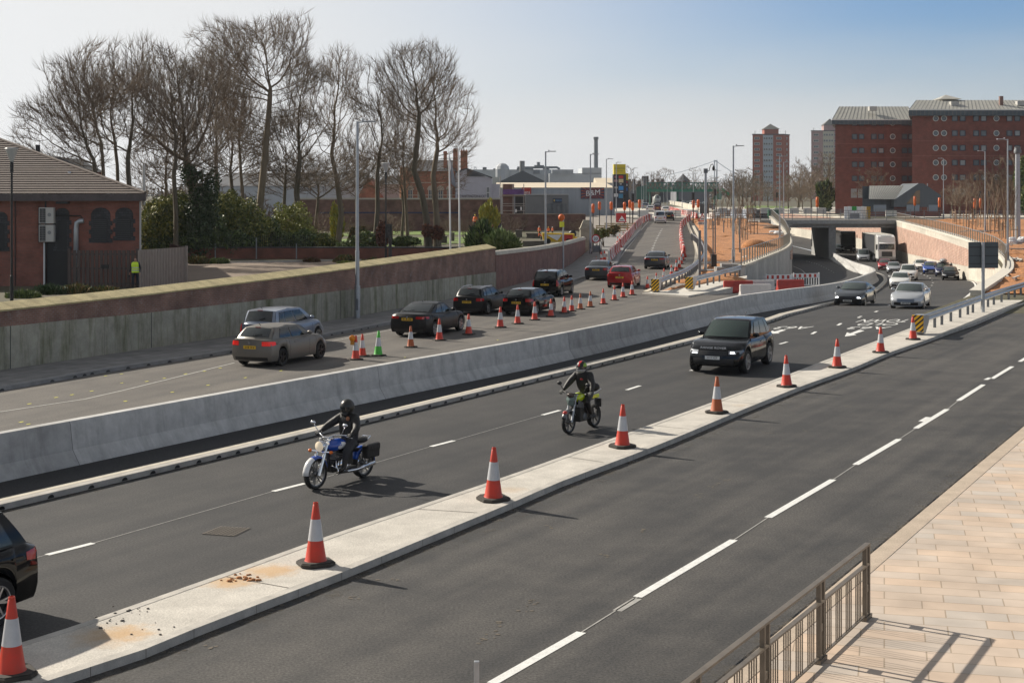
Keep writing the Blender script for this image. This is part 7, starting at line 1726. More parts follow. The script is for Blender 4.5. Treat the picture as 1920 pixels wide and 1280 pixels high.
m=MB(); m.box2((wx(985,Yq),Yq-.2,wz(365.5,Yq)),(wx(1067,Yq),Yq-.02,wz(363.8,Yq))); hp(m,'parapet_trim',mat('trim_light',(.45,.45,.45),.5))
m=MB(); m.box2((wx(1036.5,Yq),Yq-.2,wz(380,Yq)),(wx(1053.5,Yq),Yq-.03,wz(372,Yq))); hp(m,'shop_sign',mat('sign_navy',(.02,.035,.08),.4))
m=MB(); text_into(m,'CRESCO',frame((wx(1046.5,Yq),Yq-.23,wz(376,Yq)),(1,0,0),(0,0,1)),.34); hp(m,'shop_sign_lettering',mat('sign_blue',(.15,.35,.6),.4))
m=MB(); m.box2((wx(1038,Yq),Yq-.24,wz(378,Yq)),(wx(1040.3,Yq),Yq-.21,wz(374,Yq))); hp(m,'shop_sign_emblem',mat('emblem_gold',(.5,.35,.05),.4))
m=MB(); m.box2((wx(1025,Yq),Yq-.1,1.5),(wx(1062,Yq),Yq-.02,wz(382,Yq))); hp(m,'shop_front',M_pane)
for px in (1034,1043,1052): m=MB(); m.box2((wx(px,Yq),Yq-.2,1.5),(wx(px+2.6,Yq),Yq-.1,wz(382,Yq))); hp(m,'shop_front_pillar',M_dclad)
block('storage_shed','dark grey clad gable warehouse behind the cream roofed shed',335,940,1020,340,M_dclad,20,1.5,M_dclad,2.4)
block('storage_shed','beige low roof left of the dark gable warehouse',340,920,936,332,mat('beige_clad',(.5,.5,.46),.6),12,1.5)
t,o0=block('factory_block','pale grey factory block with roof pipes left of the tall chimney',430,876,1035,318,M_lclad,30,1.5)
m=MB(); Yf=430
for (xa,xb,y0_,y1) in ((969,1000,315,318),(905,912,313.5,318),(925,945,316,318),(1000,1012,318,326),(1018,1030,316,318)): m.box2((wx(xa,Yf),Yf-.5,wz(y1,Yf)),(wx(xb,Yf),Yf+4,wz(y0_,Yf)))
m.tube([(wx(970,Yf),Yf,wz(314.5,Yf)),(wx(1044,Yf),Yf,wz(314,Yf)),(wx(1050,Yf),Yf,wz(317.5,Yf))],.35,6); m.tube([(wx(1002,Yf),Yf,wz(314,Yf)),(wx(1002,Yf),Yf,wz(311.5,Yf)),(wx(1020,Yf),Yf,wz(311.5,Yf))],.3,6); m.tube([(wx(1009.5,Yf),Yf,wz(313,Yf)),(wx(1009.5,Yf),Yf,wz(304,Yf))],.5,8)
hp(m,'roof_pipes',mat('pipe_grey',(.22,.24,.26),.5))
m=MB(); m.tube([(wx(979,Yf-5),Yf-5,1.5),(wx(979,Yf-5),Yf-5,wz(302.5,Yf))],.75,10); hp(m,'small_chimney',mat('stack_grey',(.2,.21,.22),.6))
m=MB(); m.tube([(wx(942,Yf-4),Yf-4,wz(340,Yf)),(wx(942,Yf-4),Yf-4,wz(318,Yf))],2.0,10); m.ell((wx(942,Yf-4),Yf-4,wz(318,Yf)),(2.0,2.0,1.8),10,6); hp(m,'silo',mat('silo_silver',(.4,.42,.44),.4,metal=.4))
t,o0=block('factory_block','tall blank grey factory block beside the tall chimney',420,1030,1128,325,mat('factory_grey',(.42,.45,.47),.6,var=.1,vscale=.3),30,1.5)
m=MB(); m.box2((wx(1091.5,420),420,wz(326,420)),(wx(1128,420),446,wz(314.5,420))); hp(m,'upper_block',mat('factory_grey',(.42,.45,.47),.6))
m=MB(); m.box2((wx(1035,420),419.6,wz(326,420)),(wx(1075,420),425,wz(318,420))); hp(m,'plant_room',M_clad)
m=MB(); p=Vector((wx(1117.3,425),425,1.5)); m.tube([(0,0,0),(0,0,wz(262,425)-1.5),(0,0,wz(262,425)-1.4),(0,0,wz(257,425)-1.5)],[.72,.58,.75,.75],12); o=m.build('chimney_stack',mat('chimney_steel',(.20,.22,.24),.5,var=.2,vscale=.3),smooth=True,auto=40); o.location=p; tag(o,'tall slim steel grey factory chimney rising above the pale shed','chimney')
block('storage_shed','beige roofed low shed left of the yellow sign tower',330,1121,1153,343,M_clad,14,1.5,M_cream_roof,-1.2)
Yt=262; t=thing('sign_tower',(wx(1162,Yt),Yt,2),'tall yellow topped dark sign tower with shop panels beside the road','sign'); o0=Vector(t.location)
def pxbox(xa,xb,ya,yb,y0_,y1): m=MB(); m.box2((wx(xa,Yt),y0_,wz(yb,Yt)),(wx(xb,Yt),y1,wz(ya,Yt))); return m
M_tnavy=mat('tower_navy',(.018,.022,.035),.4)
hp(pxbox(1150,1174,327,390,Yt,Yt+2.4),'body',M_tnavy); hp(pxbox(1151,1173,308,327,Yt-.05,Yt+2.4),'yellow_cabinet',mat('tower_yellow',(.62,.50,.02),.4)); hp(pxbox(1174,1179,338,388,Yt+.6,Yt+3),'side_body',M_tnavy); hp(pxbox(1174,1179,325,338,Yt+.6,Yt+3),'side_yellow_cabinet',mat('tower_yellow',(.6,.5,.02),.4))
m=MB(); text_into(m,'KINGSTON',frame((wx(1162,Yt),Yt-.09,wz(316,Yt)),(1,0,0),(0,0,1)),.36); text_into(m,'RETAIL PARK',frame((wx(1162,Yt),Yt-.09,wz(320.8,Yt)),(1,0,0),(0,0,1)),.2); hp(m,'lettering',mat('tower_letter',(.10,.11,.07),.5))
for (xa,xb,ya,yb,c) in ((1160,1168.5,329.5,334.5,(.5,.03,.03)),(1160,1168.8,335.8,342.5,(.6,.52,.3)),(1162,1165.5,344.5,346.2,(.6,.6,.6)),(1160,1168.8,349,356.5,(.03,.25,.6)),(1162,1168.5,358.5,360.5,(.6,.6,.6)),(1160,1168.5,363.5,371.5,(.04,.2,.35)),(1152,1156,330,333.5,(.3,.1,.12)),(1151.5,1158,337,341,(.35,.2,.2)),(1152,1158,350,353.5,(.4,.35,.3)),(1151,1158.8,363,369,(.55,.55,.55)),(1175,1177,340,343,(.5,.03,.03)),(1175,1177,345,349,(.5,.5,.5)),(1175,1177,352,358,(.05,.15,.4))):
    hp(pxbox(xa,xb,ya,yb,Yt-.06 if xa<1174 else Yt+.55,Yt-.01 if xa<1174 else Yt+.59),'shop_panel',mat('panel_%02d%02d%02d'%tuple(int(q*99) for q in c),c,.4))
Yb=520; t=thing('footbridge',(wx(1268,Yb),Yb,2),'green steel truss footbridge crossing the far road with stair ramps','footbridge'); o0=Vector(t.location); M_green=mat('bridge_green',(.035,.22,.13),.5); M_greend=mat('bridge_green_dark',(.03,.12,.085),.55)
X0,X1=wx(1212,Yb),wx(1348,Yb); za,zb_=wz(357,Yb),wz(343,Yb)
m=MB()
for yy in (Yb,Yb+3):
    m.bar((X0,yy,zb_),(X1,yy,zb_),.3,.35)
    n=16
    for i in range(n): 
        a=X0+(X1-X0)*i/n; b=X0+(X1-X0)*(i+1)/n; c=(a+b)/2; m.bar((a,yy,za),(c,yy,zb_),.2,.2); m.bar((c,yy,zb_),(b,yy,za),.2,.2)
hp(m,'truss',M_greend)
m=MB(); m.box2((X0,Yb-.1,za-.5),(X1,Yb+3.1,za+.5)); hp(m,'deck',M_green)
for px in (1218,1270,1340): m=MB(); m.box2((wx(px,Yb),Yb+1,1.9),(wx(px+3,Yb),Yb+2,za-.5)); hp(m,'pier',M_greend)
m=MB(); m.prism([(wx(1352,Yb),wz(352,Yb)),(wx(1352,Yb),wz(357,Yb)),(wx(1368,Yb),wz(370,Yb)),(wx(1368,Yb),wz(364,Yb))],Yb-2,Yb-1.6); hp(m,'stair_side',mat('bridge_green_bright',(.03,.33,.16),.5))
m=MB(); m.prism([(wx(1330,Yb),wz(374,Yb)),(wx(1352,Yb),wz(374,Yb)),(wx(1352,Yb),wz(357,Yb))],Yb-1,Yb-.6); hp(m,'stair_side',M_green)
m=MB(); m.prism([(wx(1193,Yb),wz(374,Yb)),(wx(1193,Yb),wz(351,Yb)),(wx(1212,Yb),wz(347,Yb)),(wx(1215,Yb),wz(374,Yb))],Yb-1,Yb-.6); hp(m,'stair_tower',M_greend)
M_far=[mat('far_brick',(.10,.075,.07),.9,var=.3,vscale=.2),mat('far_grey',(.16,.165,.18),.9),mat('far_cream',(.30,.28,.26),.9),mat('far_slate',(.075,.08,.09),.9)]
far_b=[(1178,1192,340,640,1,'blue grey end house right of the sign tower'),(1190,1208,343,660,0,'dark roofed terrace with a stack behind the left footbridge stair'),(1206,1216,334,650,3,'narrow tall dark building behind the footbridge'),(1216,1234,341,680,0,'brown terrace with twin chimneys behind the footbridge'),(1232,1246,339,690,3,'dark slate roofed house right of the twin chimneys'),(1246,1268,345,700,1,'long grey roof behind the truss'),(1266,1288,343,720,0,'brown house block beside the spire'),(1286,1312,350,740,2,'pale distant block right of the spire')]
for i,(xa,xb,yt,Y,c,lb) in enumerate(far_b):
    t,o0=block('terrace_house',lb,Y,xa,xb,yt+4,M_far[c],14,1.5,M_far[3],(4)/F*Y)
    m=MB(); 
    for f in ((.2,.8) if i%2==0 else (.5,)): x=wx(xa+(xb-xa)*f,Y); m.box((x,Y+3,wz(yt+1,Y)),(1.4,1.2,wz(yt-6,Y)-wz(yt+4,Y)))
    hp(m,'chimney',M_far[0])
t=thing('church_spire',(wx(1281,760),760,2),'dark pointed church spire above the distant roofs','church'); m=MB(); m.box((0,0,6),(6,6,8)); m.build('tower',M_far[0],t); m=MB(); m.lathe([(4.2,10),(.05,wz(326,760)-2)],n=8); m.build('spire',M_far[3],t)
block('grey_hall','dark grey hall under the right end of the footbridge',560,1268,1330,357,M_far[1],20,1.5)
Ys_=2600; t=thing('suspension_bridge',(wx(1342,Ys_),Ys_,0),'haze-faded pale blue suspension bridge tower with sweeping cables on the horizon','bridge'); o0=Vector(t.location); M_sus=mat('bridge_haze_blue',(.42,.48,.55),.8)  # fading by distance haze is put into this base colour
m=MB()
for px in (1339.7,1344.3): m.box2((wx(px-1.0,Ys_),Ys_,0),(wx(px+1.0,Ys_),Ys_+3,wz(300,Ys_)))
for py in (302,318,335,350): m.box2((wx(1339,Ys_),Ys_+.5,wz(py+1.2,Ys_)),(wx(1345,Ys_),Ys_+2.5,wz(py-.6,Ys_)))
hp(m,'tower',M_sus)
for sgn,xe,ye in ((-1,1238,330),(1,1400,334)):
    m=MB(); pts=[]
    for k in range(15):
        f=k/14; x=1342+(xe-1342)*f; y=301+(ye-301)*(1-(1-f)**1.35); pts.append((wx(x,Ys_),Ys_+1.5,wz(y,Ys_)))
    m.tube(pts,.55,5); hp(m,'cable',M_sus)
Y2=3300; t=thing('bridge_tower',(wx(891,Y2),Y2,0),'second faint bridge tower far away above the pub roof','bridge'); m=MB()
for px in (889,893): m.box((wx(px,Y2)-t.location.x,0,32),(1.2,3,64))
m.box((0,0,63),(5,3,2)); m.build('legs',M_sus,t)
def tower(label,Y,x0,xm,x1,yt,nrow,dy,y1st,brickm,bandm,hut,apex,lightcols,key,yb=384):
    t=thing('tower_block',(wx((x0+x1)/2,Y),Y,1.5),label,'tower block'); o0=Vector(t.location); zt=wz(yt,Y)
    def hq(mb,n,m): o=mb.build(n,m,t); o.location=-o0; return o
    X0,Xm,X1=wx(x0,Y),wx(xm,Y),wx(x1,Y); m=MB(); d=22
    q_=X0*(Y+d)/Y+1; m.prism([(X0,Y),(Xm,Y),(X1,Y+8),(X1+1,Y+d),(q_,Y+d)],1.5,zt,plane='xy'); hq(m,'wall',brickm)
    m=MB(); m.prism([(X0-.3,Y-.3),(Xm+.2,Y-.3),(X1+.3,Y+8),(X1+1.3,Y+d),(q_-.3,Y+d)],zt,zt+.5,plane='xy'); hq(m,'parapet',M_slate)
    ca,cb=wx(lightcols[0],Y),wx(lightcols[1],Y); m=MB(); m.box2((ca,Y-.25,1.5),(cb,Y-.02,zt-.2)); hq(m,'panel_bay',bandm)
    m=MB(); hx0,hx1=wx(hut[0],Y),wx(hut[1],Y); m.box2((hx0,Y+5,zt),(hx1,Y+12,wz(hut[2],Y))); hq(m,'lift_house',brickm)
    zc=wz(hut[2],Y); m=MB(); m.add([(hx0-.6,Y+4.4,zc),(hx1+.6,Y+4.4,zc),(hx1+.6,Y+12.6,zc),(hx0-.6,Y+12.6,zc),((hx0+hx1)/2,Y+8.5,wz(apex,Y))],[(0,1,4),(1,2,4),(2,3,4),(3,0,4),(3,2,1,0)]); hq(m,'hut_roof',mat('hut_roof',(.17,.17,.16),.8))
    k=Y/F; a=rect_win(9.5*k,4.6*k,.35*k*1.2,M_wframe,M_pane,key,2,.3); b=rect_win(3.6*k,4.2*k,.3*k,M_wframe,M_pane,key+'s',1,.3)
    for r in range(nrow):
        z=wz(y1st+dy*r,Y)
        for cxp in (x0+(lightcols[0]-x0)*.42,lightcols[1]+(xm-lightcols[1])*.55):
            if lightcols[1]>=xm-1 and cxp>lightcols[1]: continue
            win_copy(t,key,a,Vector((wx(cxp,Y),Y-.02,z))-o0)
        for f in (.14,.36,.62,.85): win_copy(t,key+'s',b,Vector((wx(lightcols[0]+(lightcols[1]-lightcols[0])*f,Y),Y-.27,z))-o0)
    ang=math.atan2(8,X1-Xm)
    for r in range(nrow):
        z=wz(y1st+dy*r,Y); p=Vector((Xm+(X1-Xm)*.5,Y+4,z)); win_copy(t,key+'s',b,p-o0+Vector((.05,-.1,0)),ang)
    for px in (x0+8,x1-9): 
        m=MB(); m.tube([(wx(px,Y),Y+6,zt),(wx(px,Y),Y+6,zt+2.6)],.12,5); hq(m,'aerial',M_far[3])
M_tb=mat('tower_brick',(.36,.12,.085),.85,var=.12,vscale=.2); M_tb2=mat('tower_pink',(.42,.28,.27),.85,var=.12,vscale=.2)
tower('red brick tower block with a pale blue panelled middle bay and pyramid hut',800,1411,1469,1485.5,253,11,10.35,259.5,M_tb,mat('bay_blue',(.40,.46,.50),.7),(1436,1463,241.5),231,(1430.5,1449.5),'twr')
tower('faded pink tower block half hidden behind the red brick hostel',1000,1521,1573,1590,246,10,11,253,M_tb2,mat('bay_cream',(.48,.46,.36),.7),(1547.5,1574,234),221.5,(1543,1563),'twp')
M_hos=brick('hostel_brick',(.225,.068,.05),(.19,.06,.046),(.16,.075,.06),ang=0,bw=.45,bh=.15,var=.22); M_zinc=mat('zinc_roof',(.43,.42,.375),.5,metal=.15,var=.2,vscale=.6); M_seam=mat('zinc_seam',(.17,.17,.165),.5,metal=.3); M_fasc=mat('slate_blue_fascia',(.075,.10,.12),.6,var=.2,vscale=1)
t=thing('brick_hostel',(wx(1730,303),303,2),'large dark red brick hostel with round windows and seamed zinc roofs','building'); o0=Vector(t.location)
def wing(Y,x0,x1,yw,yf,yr,dep,rows,cols,rnd_cols,wk):
    X0,X1=wx(x0,Y),wx(x1,Y); zt=wz(yw,Y); ze=wz(yf,Y); k=Y/F
    q_=X0*(Y+dep)/Y+.6
    m=MB(); m.prism([(X0,Y),(X1,Y),(X1+5,Y+dep),(q_,Y+dep)],1.5,zt,plane='xy'); hp(m,'wall',M_hos)
    m=MB(); m.prism([(X0-.9,Y-.9),(X1+.4,Y-.9),(X1+5,Y+dep),(q_-.9,Y+dep)],zt,ze,plane='xy'); hp(m,'fascia',M_fasc)
    E=[Vector((X0-.9,Y-.9,ze+.02)),Vector((X1+.4,Y-.9,ze+.02)),Vector((X1+.4,Y+6.5,wz(yr,Y+6.5))),Vector((X0*(Y+6.5)/Y+.9,Y+6.5,wz(yr,Y+6.5)))]
    m=MB(); m.add(E,[(0,1,2,3)]); m.add([E[0],E[3],Vector((q_-.9,Y+dep,ze))],[(0,1,2)]); m.add([E[3],E[2],Vector((X1+.4,Y+dep,ze)),Vector((q_-.9,Y+dep,ze))],[(0,1,2,3)]); hp(m,'roof',M_zinc,fix=False)
    m=MB(); n=int((X1-X0)/.75)
    for i in range(n+1):
        f=i/n; a=E[0].lerp(E[1],f); b=E[3].lerp(E[2],f); m.bar(a+Vector((0,0,.02)),b+Vector((0,0,.02)),.10,.03)
    for i in range(n*1+1):
        f=i/n; x=X0-.9+(X1+.4-X0+.9)*f; m.box((x,Y-.93,(zt+ze)/2),(.06,.05,ze-zt))
    hp(m,'roof_seams',M_seam)
    m=MB(); m.box2((X0-.9,Y-1.0,ze-.02),(X1+.4,Y-.5,ze+.16)); hp(m,'gutter',mat('gutter_white',(.62,.62,.6),.4))
    for yb in rows[2:4]: 
        m=MB(); z=wz(yb-13,Y); m.box2((X0,Y-.03,z-.05),(X1,Y-.005,z+.05)); hp(m,'brick_band',mat('band_brick',(.26,.11,.085),.85))
    rng=random.Random(int(Y))
    for ri,ry in enumerate(rows):
        for cxp in cols:
            kk=wk+rng.choice('aab'); WMk=rect_win(1.12,1.12,.10,M_dframe,M_pane if kk[-1]=='a' else M_paneb,kk,0,.14)
            if ri==len(rows)-1 and rng.random()<.0: continue
            win_copy(t,kk,WMk,Vector((wx(cxp,Y),Y-.02,wz(ry,Y)))-o0)
        for cxp in rnd_cols:
            if ('round'+wk) not in WM:
                f=MB(); f.lathe([(.47,-.14),(.58,-.14),(.58,0),(.47,0),(.47,-.14)],(0,0,0),22,0,'y',False); p=MB(); p.lathe([(.001,-.05),(.48,-.05)],(0,0,0),20,0,'y',False)
                WM_MATS['round'+wk]=(mat('round_frame',(.56,.56,.53),.5),M_pane)
                win_copy(t,'round'+wk,lambda f=f,p=p:(f,p),Vector((wx(cxp,Y),Y-.02,wz(ry,Y)))-o0)
            else: win_copy(t,'round'+wk,None,Vector((wx(cxp,Y),Y-.02,wz(ry,Y)))-o0)
wing(312,1566,1714,234,226,200,16,[231.5+9,256.4+9,282.4+4,308.4+3,334.7+2] if False else [240.5,264,288,312,336.5] if False else [231,256.4,282.4,308.4,334.7],[1602.3,1615.3,1638.4,1652,1695.8,1708],[1673.6],'hl')
wing(296,1710,1960,217.5,207.5,188,18,[222.3,250,277.6,305.2,332.8],[1790,1804.7,1830,1844,1892.4,1907.3,1935,1949],[1754.3,1769.7,1868],'hr')
m=MB(); Yx=306; m.add([(wx(1752,Yx),Yx-4,wz(188,Yx)),(wx(1793,Yx),Yx-4,wz(188,Yx)),(wx(1793,Yx),Yx+4,wz(188,Yx)),(wx(1752,Yx),Yx+4,wz(188,Yx)),(wx(1773,Yx),Yx,wz(178,Yx))],[(0,1,4),(1,2,4),(2,3,4),(3,0,4),(3,2,1,0)]); hp(m,'pyramid_roof',M_zinc)
for px,py,Y in ((1636,204,314),(1789,195,299),(1913,194,299)): m=MB(); m.box((wx(px,Y),Y,wz(py,Y)),(1.6,1.4,.9)); hp(m,'roof_dormer',mat('dormer_grey',(.42,.41,.38),.6))
m=MB(); m.box((wx(1877,299),299,wz(191,299)),(.7,.7,2.2)); hp(m,'roof_flue',mat('flue_brick',(.2,.12,.1),.8))
for px in (1601,1614): m=MB(); m.box2((wx(px-5.5,312),311.9,wz(371,312)),(wx(px+5.5,312),311.97,wz(354,312))); hp(m,'ground_floor_panel',M_paneb)
for px in (1791,1806): m=MB(); m.box2((wx(px-5,296),295.9,wz(366,296)),(wx(px+6,296),295.97,wz(354,296))); hp(m,'ground_floor_panel',M_paneb)
Ye=268; t=thing('entrance_pavilion',(wx(1690,Ye),Ye,2),'small dark clad pavilion with a pale zinc roof slope in front of the hostel','building'); o0=Vector(t.location)
P=lambda x,y,Y=Ye: (wx(x,Y),wz(y,Y))
a_=wx(1617,Ye+6.3); m=MB(); m.prism([(a_,Ye+6.3),(wx(1676,Ye+6.3),Ye+6.3),(wx(1676,Ye+6.3),Ye+11),(a_*(Ye+11)/(Ye+6.3)+.6,Ye+11)],2,wz(349,Ye),plane='xy'); m.prism([(wx(1617,Ye)+.3,Ye+.3),(wx(1675,Ye),Ye+.3),(wx(1675,Ye),Ye+6.2),(a_+.4,Ye+6.2)],2,wz(374,Ye),plane='xy'); hp(m,'rear_wall',M_dclad)
m=MB(); m.prism([P(1670,388),P(1758,388),P(1758,366),P(1726,344),P(1717,344),P(1672,374)],Ye-2,Ye+9); hp(m,'gable_wall',M_dclad)
E=[Vector((wx(1625,Ye),Ye-1.6,wz(373,Ye))),Vector((wx(1672,Ye),Ye-2.2,wz(373.5,Ye))),Vector((wx(1714,Ye+6),Ye+6,wz(348,Ye+6))),Vector((wx(1630,Ye+6),Ye+6,wz(348.5,Ye+6)))]
m=MB(); m.add(E,[(0,1,2,3)]); hp(m,'roof',M_zinc)
m=MB()
for i in range(17): f=i/16; m.bar(E[0].lerp(E[1],f)+Vector((0,-.02,.02)),E[3].lerp(E[2],f)+Vector((0,-.02,.02)),.06,.04)
hp(m,'roof_seams',M_seam)
m=MB(); m.prism([P(1694,382),P(1719,382),P(1719,356),P(1712,358)],Ye-2.1,Ye-2.02); hp(m,'glazed_gable',mat('warm_glass',(.16,.10,.05),.15,spec=.8))
for xa,xb in ((1633,1656),(1694,1718),(1735,1752)): m=MB(); m.box2((wx(xa,Ye),Ye-2.15,2),(wx(xb,Ye),Ye-2.05,wz(384,Ye))); hp(m,'ground_window',mat('pale_glass',(.22,.26,.30),.2))
m=MB(); m.box2((wx(1617,Ye),Ye-2.3,2),(wx(1758,Ye),Ye-2.1,2.9)); hp(m,'plinth',M_hos)
def sub_z(zf,d): return lambda y: zf(y)+d
si=[(9.0,92.6),(12.2,101.5),(14.5,114.5),(16.2,126),(18.9,150),(22.4,180),(26.3,210),(29.5,246)]+[(38.6,246)]+[(38.8,220),(36.2,200),(33.0,180),(29.5,160),(25.5,142),(20.8,125),(17.0,111.2),(15.5,106.6),(12.6,99.6),(10.3,94.6)]
sheet('orange_soil',si,sub_z(zL,.06),M_soil,off=.02,thick=.6,bump=.16,cell=1.1,seed=3)
ap=[(8.0,91.6),(10.5,88.9),(13.0,93.8),(15.7,100),(17.4,110.6),(15.4,106.4),(12.5,99.4),(10.2,94.4)]
sheet('concrete_apron',ap,lambda y:.0,mat('apron_concrete',(.60,.57,.51),.85,var=.25,vscale=1,fine=.15,fscale=30),off=.10,thick=1.6)
kw=MB()
for px in ([(1289,418),(1293,430),(1300,448),(1305,467),(1305.5,482),(1303,496),(1290,512),(1262,527),(1228,543),(1210,551)],[(1300,425),(1306,436),(1313,450),(1317,463),(1318,475)]):
    pts=smooth_path([Vector((*gp(x,y,zL).xy,0)) for x,y in px],2); pts=[Vector((p.x,p.y,zL(p.y))) for p in pts]
    sweep(kw,pts,[(-.15,-.1),(-.15,.16),(.15,.16),(.15,-.1)])
tag(kw.build('soil_kerb',mat('kerb_pale',(.58,.52,.42),.85,var=.25,vscale=2)),kind='structure')
rb=[(27.9,89.2),(37.3,111),(42.8,130),(47.1,153),(51.8,180),(56.1,206),(60,229),(105,229.5),(110,165),(64,104),(33,90),(31,88.5)]
sheet('orange_soil_bank',rb,sub_z(zR,.03),M_soil,off=.02,bump=.28,cell=1.3,seed=8)
hp_=MB(); c=gp(1424,465,zL); 
for k in range(3): hp_.ell((c.x+k*.9-.5,c.y+k*.5,c.z),(1.5-.3*k,1.4,.95-.2*k),14,8)
o=hp_.build('soil_heap',M_soil,smooth=True); tag(o,'pointed heap of orange soil beside the left wall fence','soil heap')
hp_=MB(); c=gp(1450,430,zL); hp_.ell((c.x,c.y,c.z),(1.6,1.4,.6),12,7); hp_.ell((c.x+1.4,c.y+.6,c.z),(1.2,1,.45),12,7); o=hp_.build('soil_heap',mat('dark_soil',(.14,.08,.045),.95,var=.4,vscale=3),smooth=True); tag(o,'low dark soil heap near the back parapet of the orange plot','soil heap')
hp_=MB(); c=gp(1347,527,zL); hp_.ell((c.x,c.y,c.z-.1),(2.3,2.0,.5),16,8); hp_.ell((c.x-1.9,c.y-1.2,c.z-.1),(1.5,1.3,.35),14,8); o=hp_.build('soil_heap',M_soil,smooth=True); tag(o,'orange soil mound between the two short guard rails','soil heap')
M_plank=mat('pale_plank',(.55,.52,.47),.7,var=.3,vscale=3)
def bundle(x,y,zf,ang,L,n,label,w_=.14,name='pipe_bundle'):
    p=gp(x,y,zf); q=random.Random(int(x*7+y)); m=MB()
    for i in range(n):
        a=R(ang)+q.uniform(-.25,.25); d=Vector((math.cos(a),math.sin(a),0))*L/2*q.uniform(.6,1.1); c=Vector((q.gauss(0,.5),q.gauss(0,.45),.10+.07*(i%3)))
        m.bar(c-d,c+d,w_,.08)
    o=m.build(name,M_plank); o.location=p; tag(o,label,'planks')
bundle(1351,497,zL,-20,3.2,11,'loose heap of pale planks by the foot of the middle lamp post',name='plank_heap'); bundle(1377,493,zL,70,3,4,'few pale planks left of the wing wall fence end',name='plank_heap'); bundle(1443,425,zL,-12,6,7,'pale pipes lying across the back of the orange plot'); bundle(1441,442,zL,-35,6,8,'pale pipes slanting beside the parapet in the orange plot'); bundle(1385,484,zL,95,2.5,2,'two short planks standing out before the wing wall fence',name='plank_heap')
bundle(1893,462,zR,60,4.0,8,'long pale planks strewn upper right on the orange bank',name='plank_heap'); bundle(1904,490,zR,75,2.6,9,'stack of pale planks right of the nearest bank lamp post',name='plank_heap'); bundle(1897,525,zR,65,2.8,7,'pale planks lying behind the guard rail beam',name='plank_heap'); bundle(1880,470,zR,-40,5,4,'long poles leaning across the bank by the direction sign',name='plank_heap'); bundle(1835,436,zR,20,6,3,'thin poles on the bank behind the pale wall fence')
m=MB(); q=random.Random(5); c=gp(1906,458,zR)
for i in range(12): m.ell((c.x+q.gauss(0,.5),c.y+q.gauss(0,.3),c.z+.2+q.random()*.35),(.45,.35,.25),8,5)
o=m.build('plastic_wrap',mat('white_wrap',(.62,.62,.62),.4,bump=.5,bscale=8)); tag(o,'crumpled white plastic sheeting beside the thick mast','plastic sheeting')
for i,(x,y) in enumerate([(1455,438),(1462,440)]):
    m=MB(); c=gp(x,y,zL); q=random.Random(i)
    for k in range(7): m.ell((c.x+q.gauss(0,.4),c.y+q.gauss(0,.3),c.z+.2),(.4,.35,.22),8,5)
    o=m.build('white_sack',mat('white_wrap',(.62,.62,.62),.4)); tag(o,['left','right'][i]+' heap of white sacks at the foot of the parapet lamp posts','sacks')
sheet('car_park',[(-29,95),(-19,86),(-9.5,96),(-6,103),(-2,112),(-2.5,121),(-14,122.5),(-28,117.5)],lambda y:.6,asphalt('asphalt_carpark',(.20,.155,.12),wear=(.28,.22,.17),ang=R(20),wearamt=.5),off=.02)
ck=MB(); sweep(ck,smooth_path([(-28,117.5,.62),(-20,120.2,.62),(-14,122.6,.62),(-8,122.5,.62),(-2.5,121,.62)],1.5),[(-.07,-.05),(-.07,.13),(.07,.13),(.07,-.05)]); tag(ck.build('car_park_kerb',M_kerb),kind='structure')
M_gr=mat('spring_grass',(.13,.24,.02),.95,var=.9,vscale=.3,col2=(.09,.075,.04),fine=.35,fscale=5,bump=.5,bscale=10)
for i,pg in enumerate([[(560,452),(700,446),(760,446),(880,445),(880,456),(760,462),(640,463),(545,460)],[(600,438),(690,436),(760,434),(840,434),(880,436),(880,441),(760,441),(640,443)],[(470,470),(560,464),(620,466),(600,474),(480,476)]]):
    sheet('grass',[gp(x,y,zA).xy for x,y in pg],zA,M_gr,off=.05,kind='stuff')
tag(bpy.data.objects['grass'],'bright spring grass between the churchyard trees','grass')
for n,lb in (('grass.001','bright grass strip at the foot of the long churchyard wall'),('grass.002','grass under the trees behind the low car park wall')): tag(bpy.data.objects[n],lb,'grass')
sheet('far_verge',[gp(x,y,zL).xy for x,y in [(1395,391),(1398,386),(1440,386),(1480,388),(1500,392)]],lambda y:2.0,M_gr,off=.06,kind='stuff'); tag(bpy.data.objects['far_verge'],'bright green grass verge before the red tower block','grass')
rg=np.random.default_rng(11)
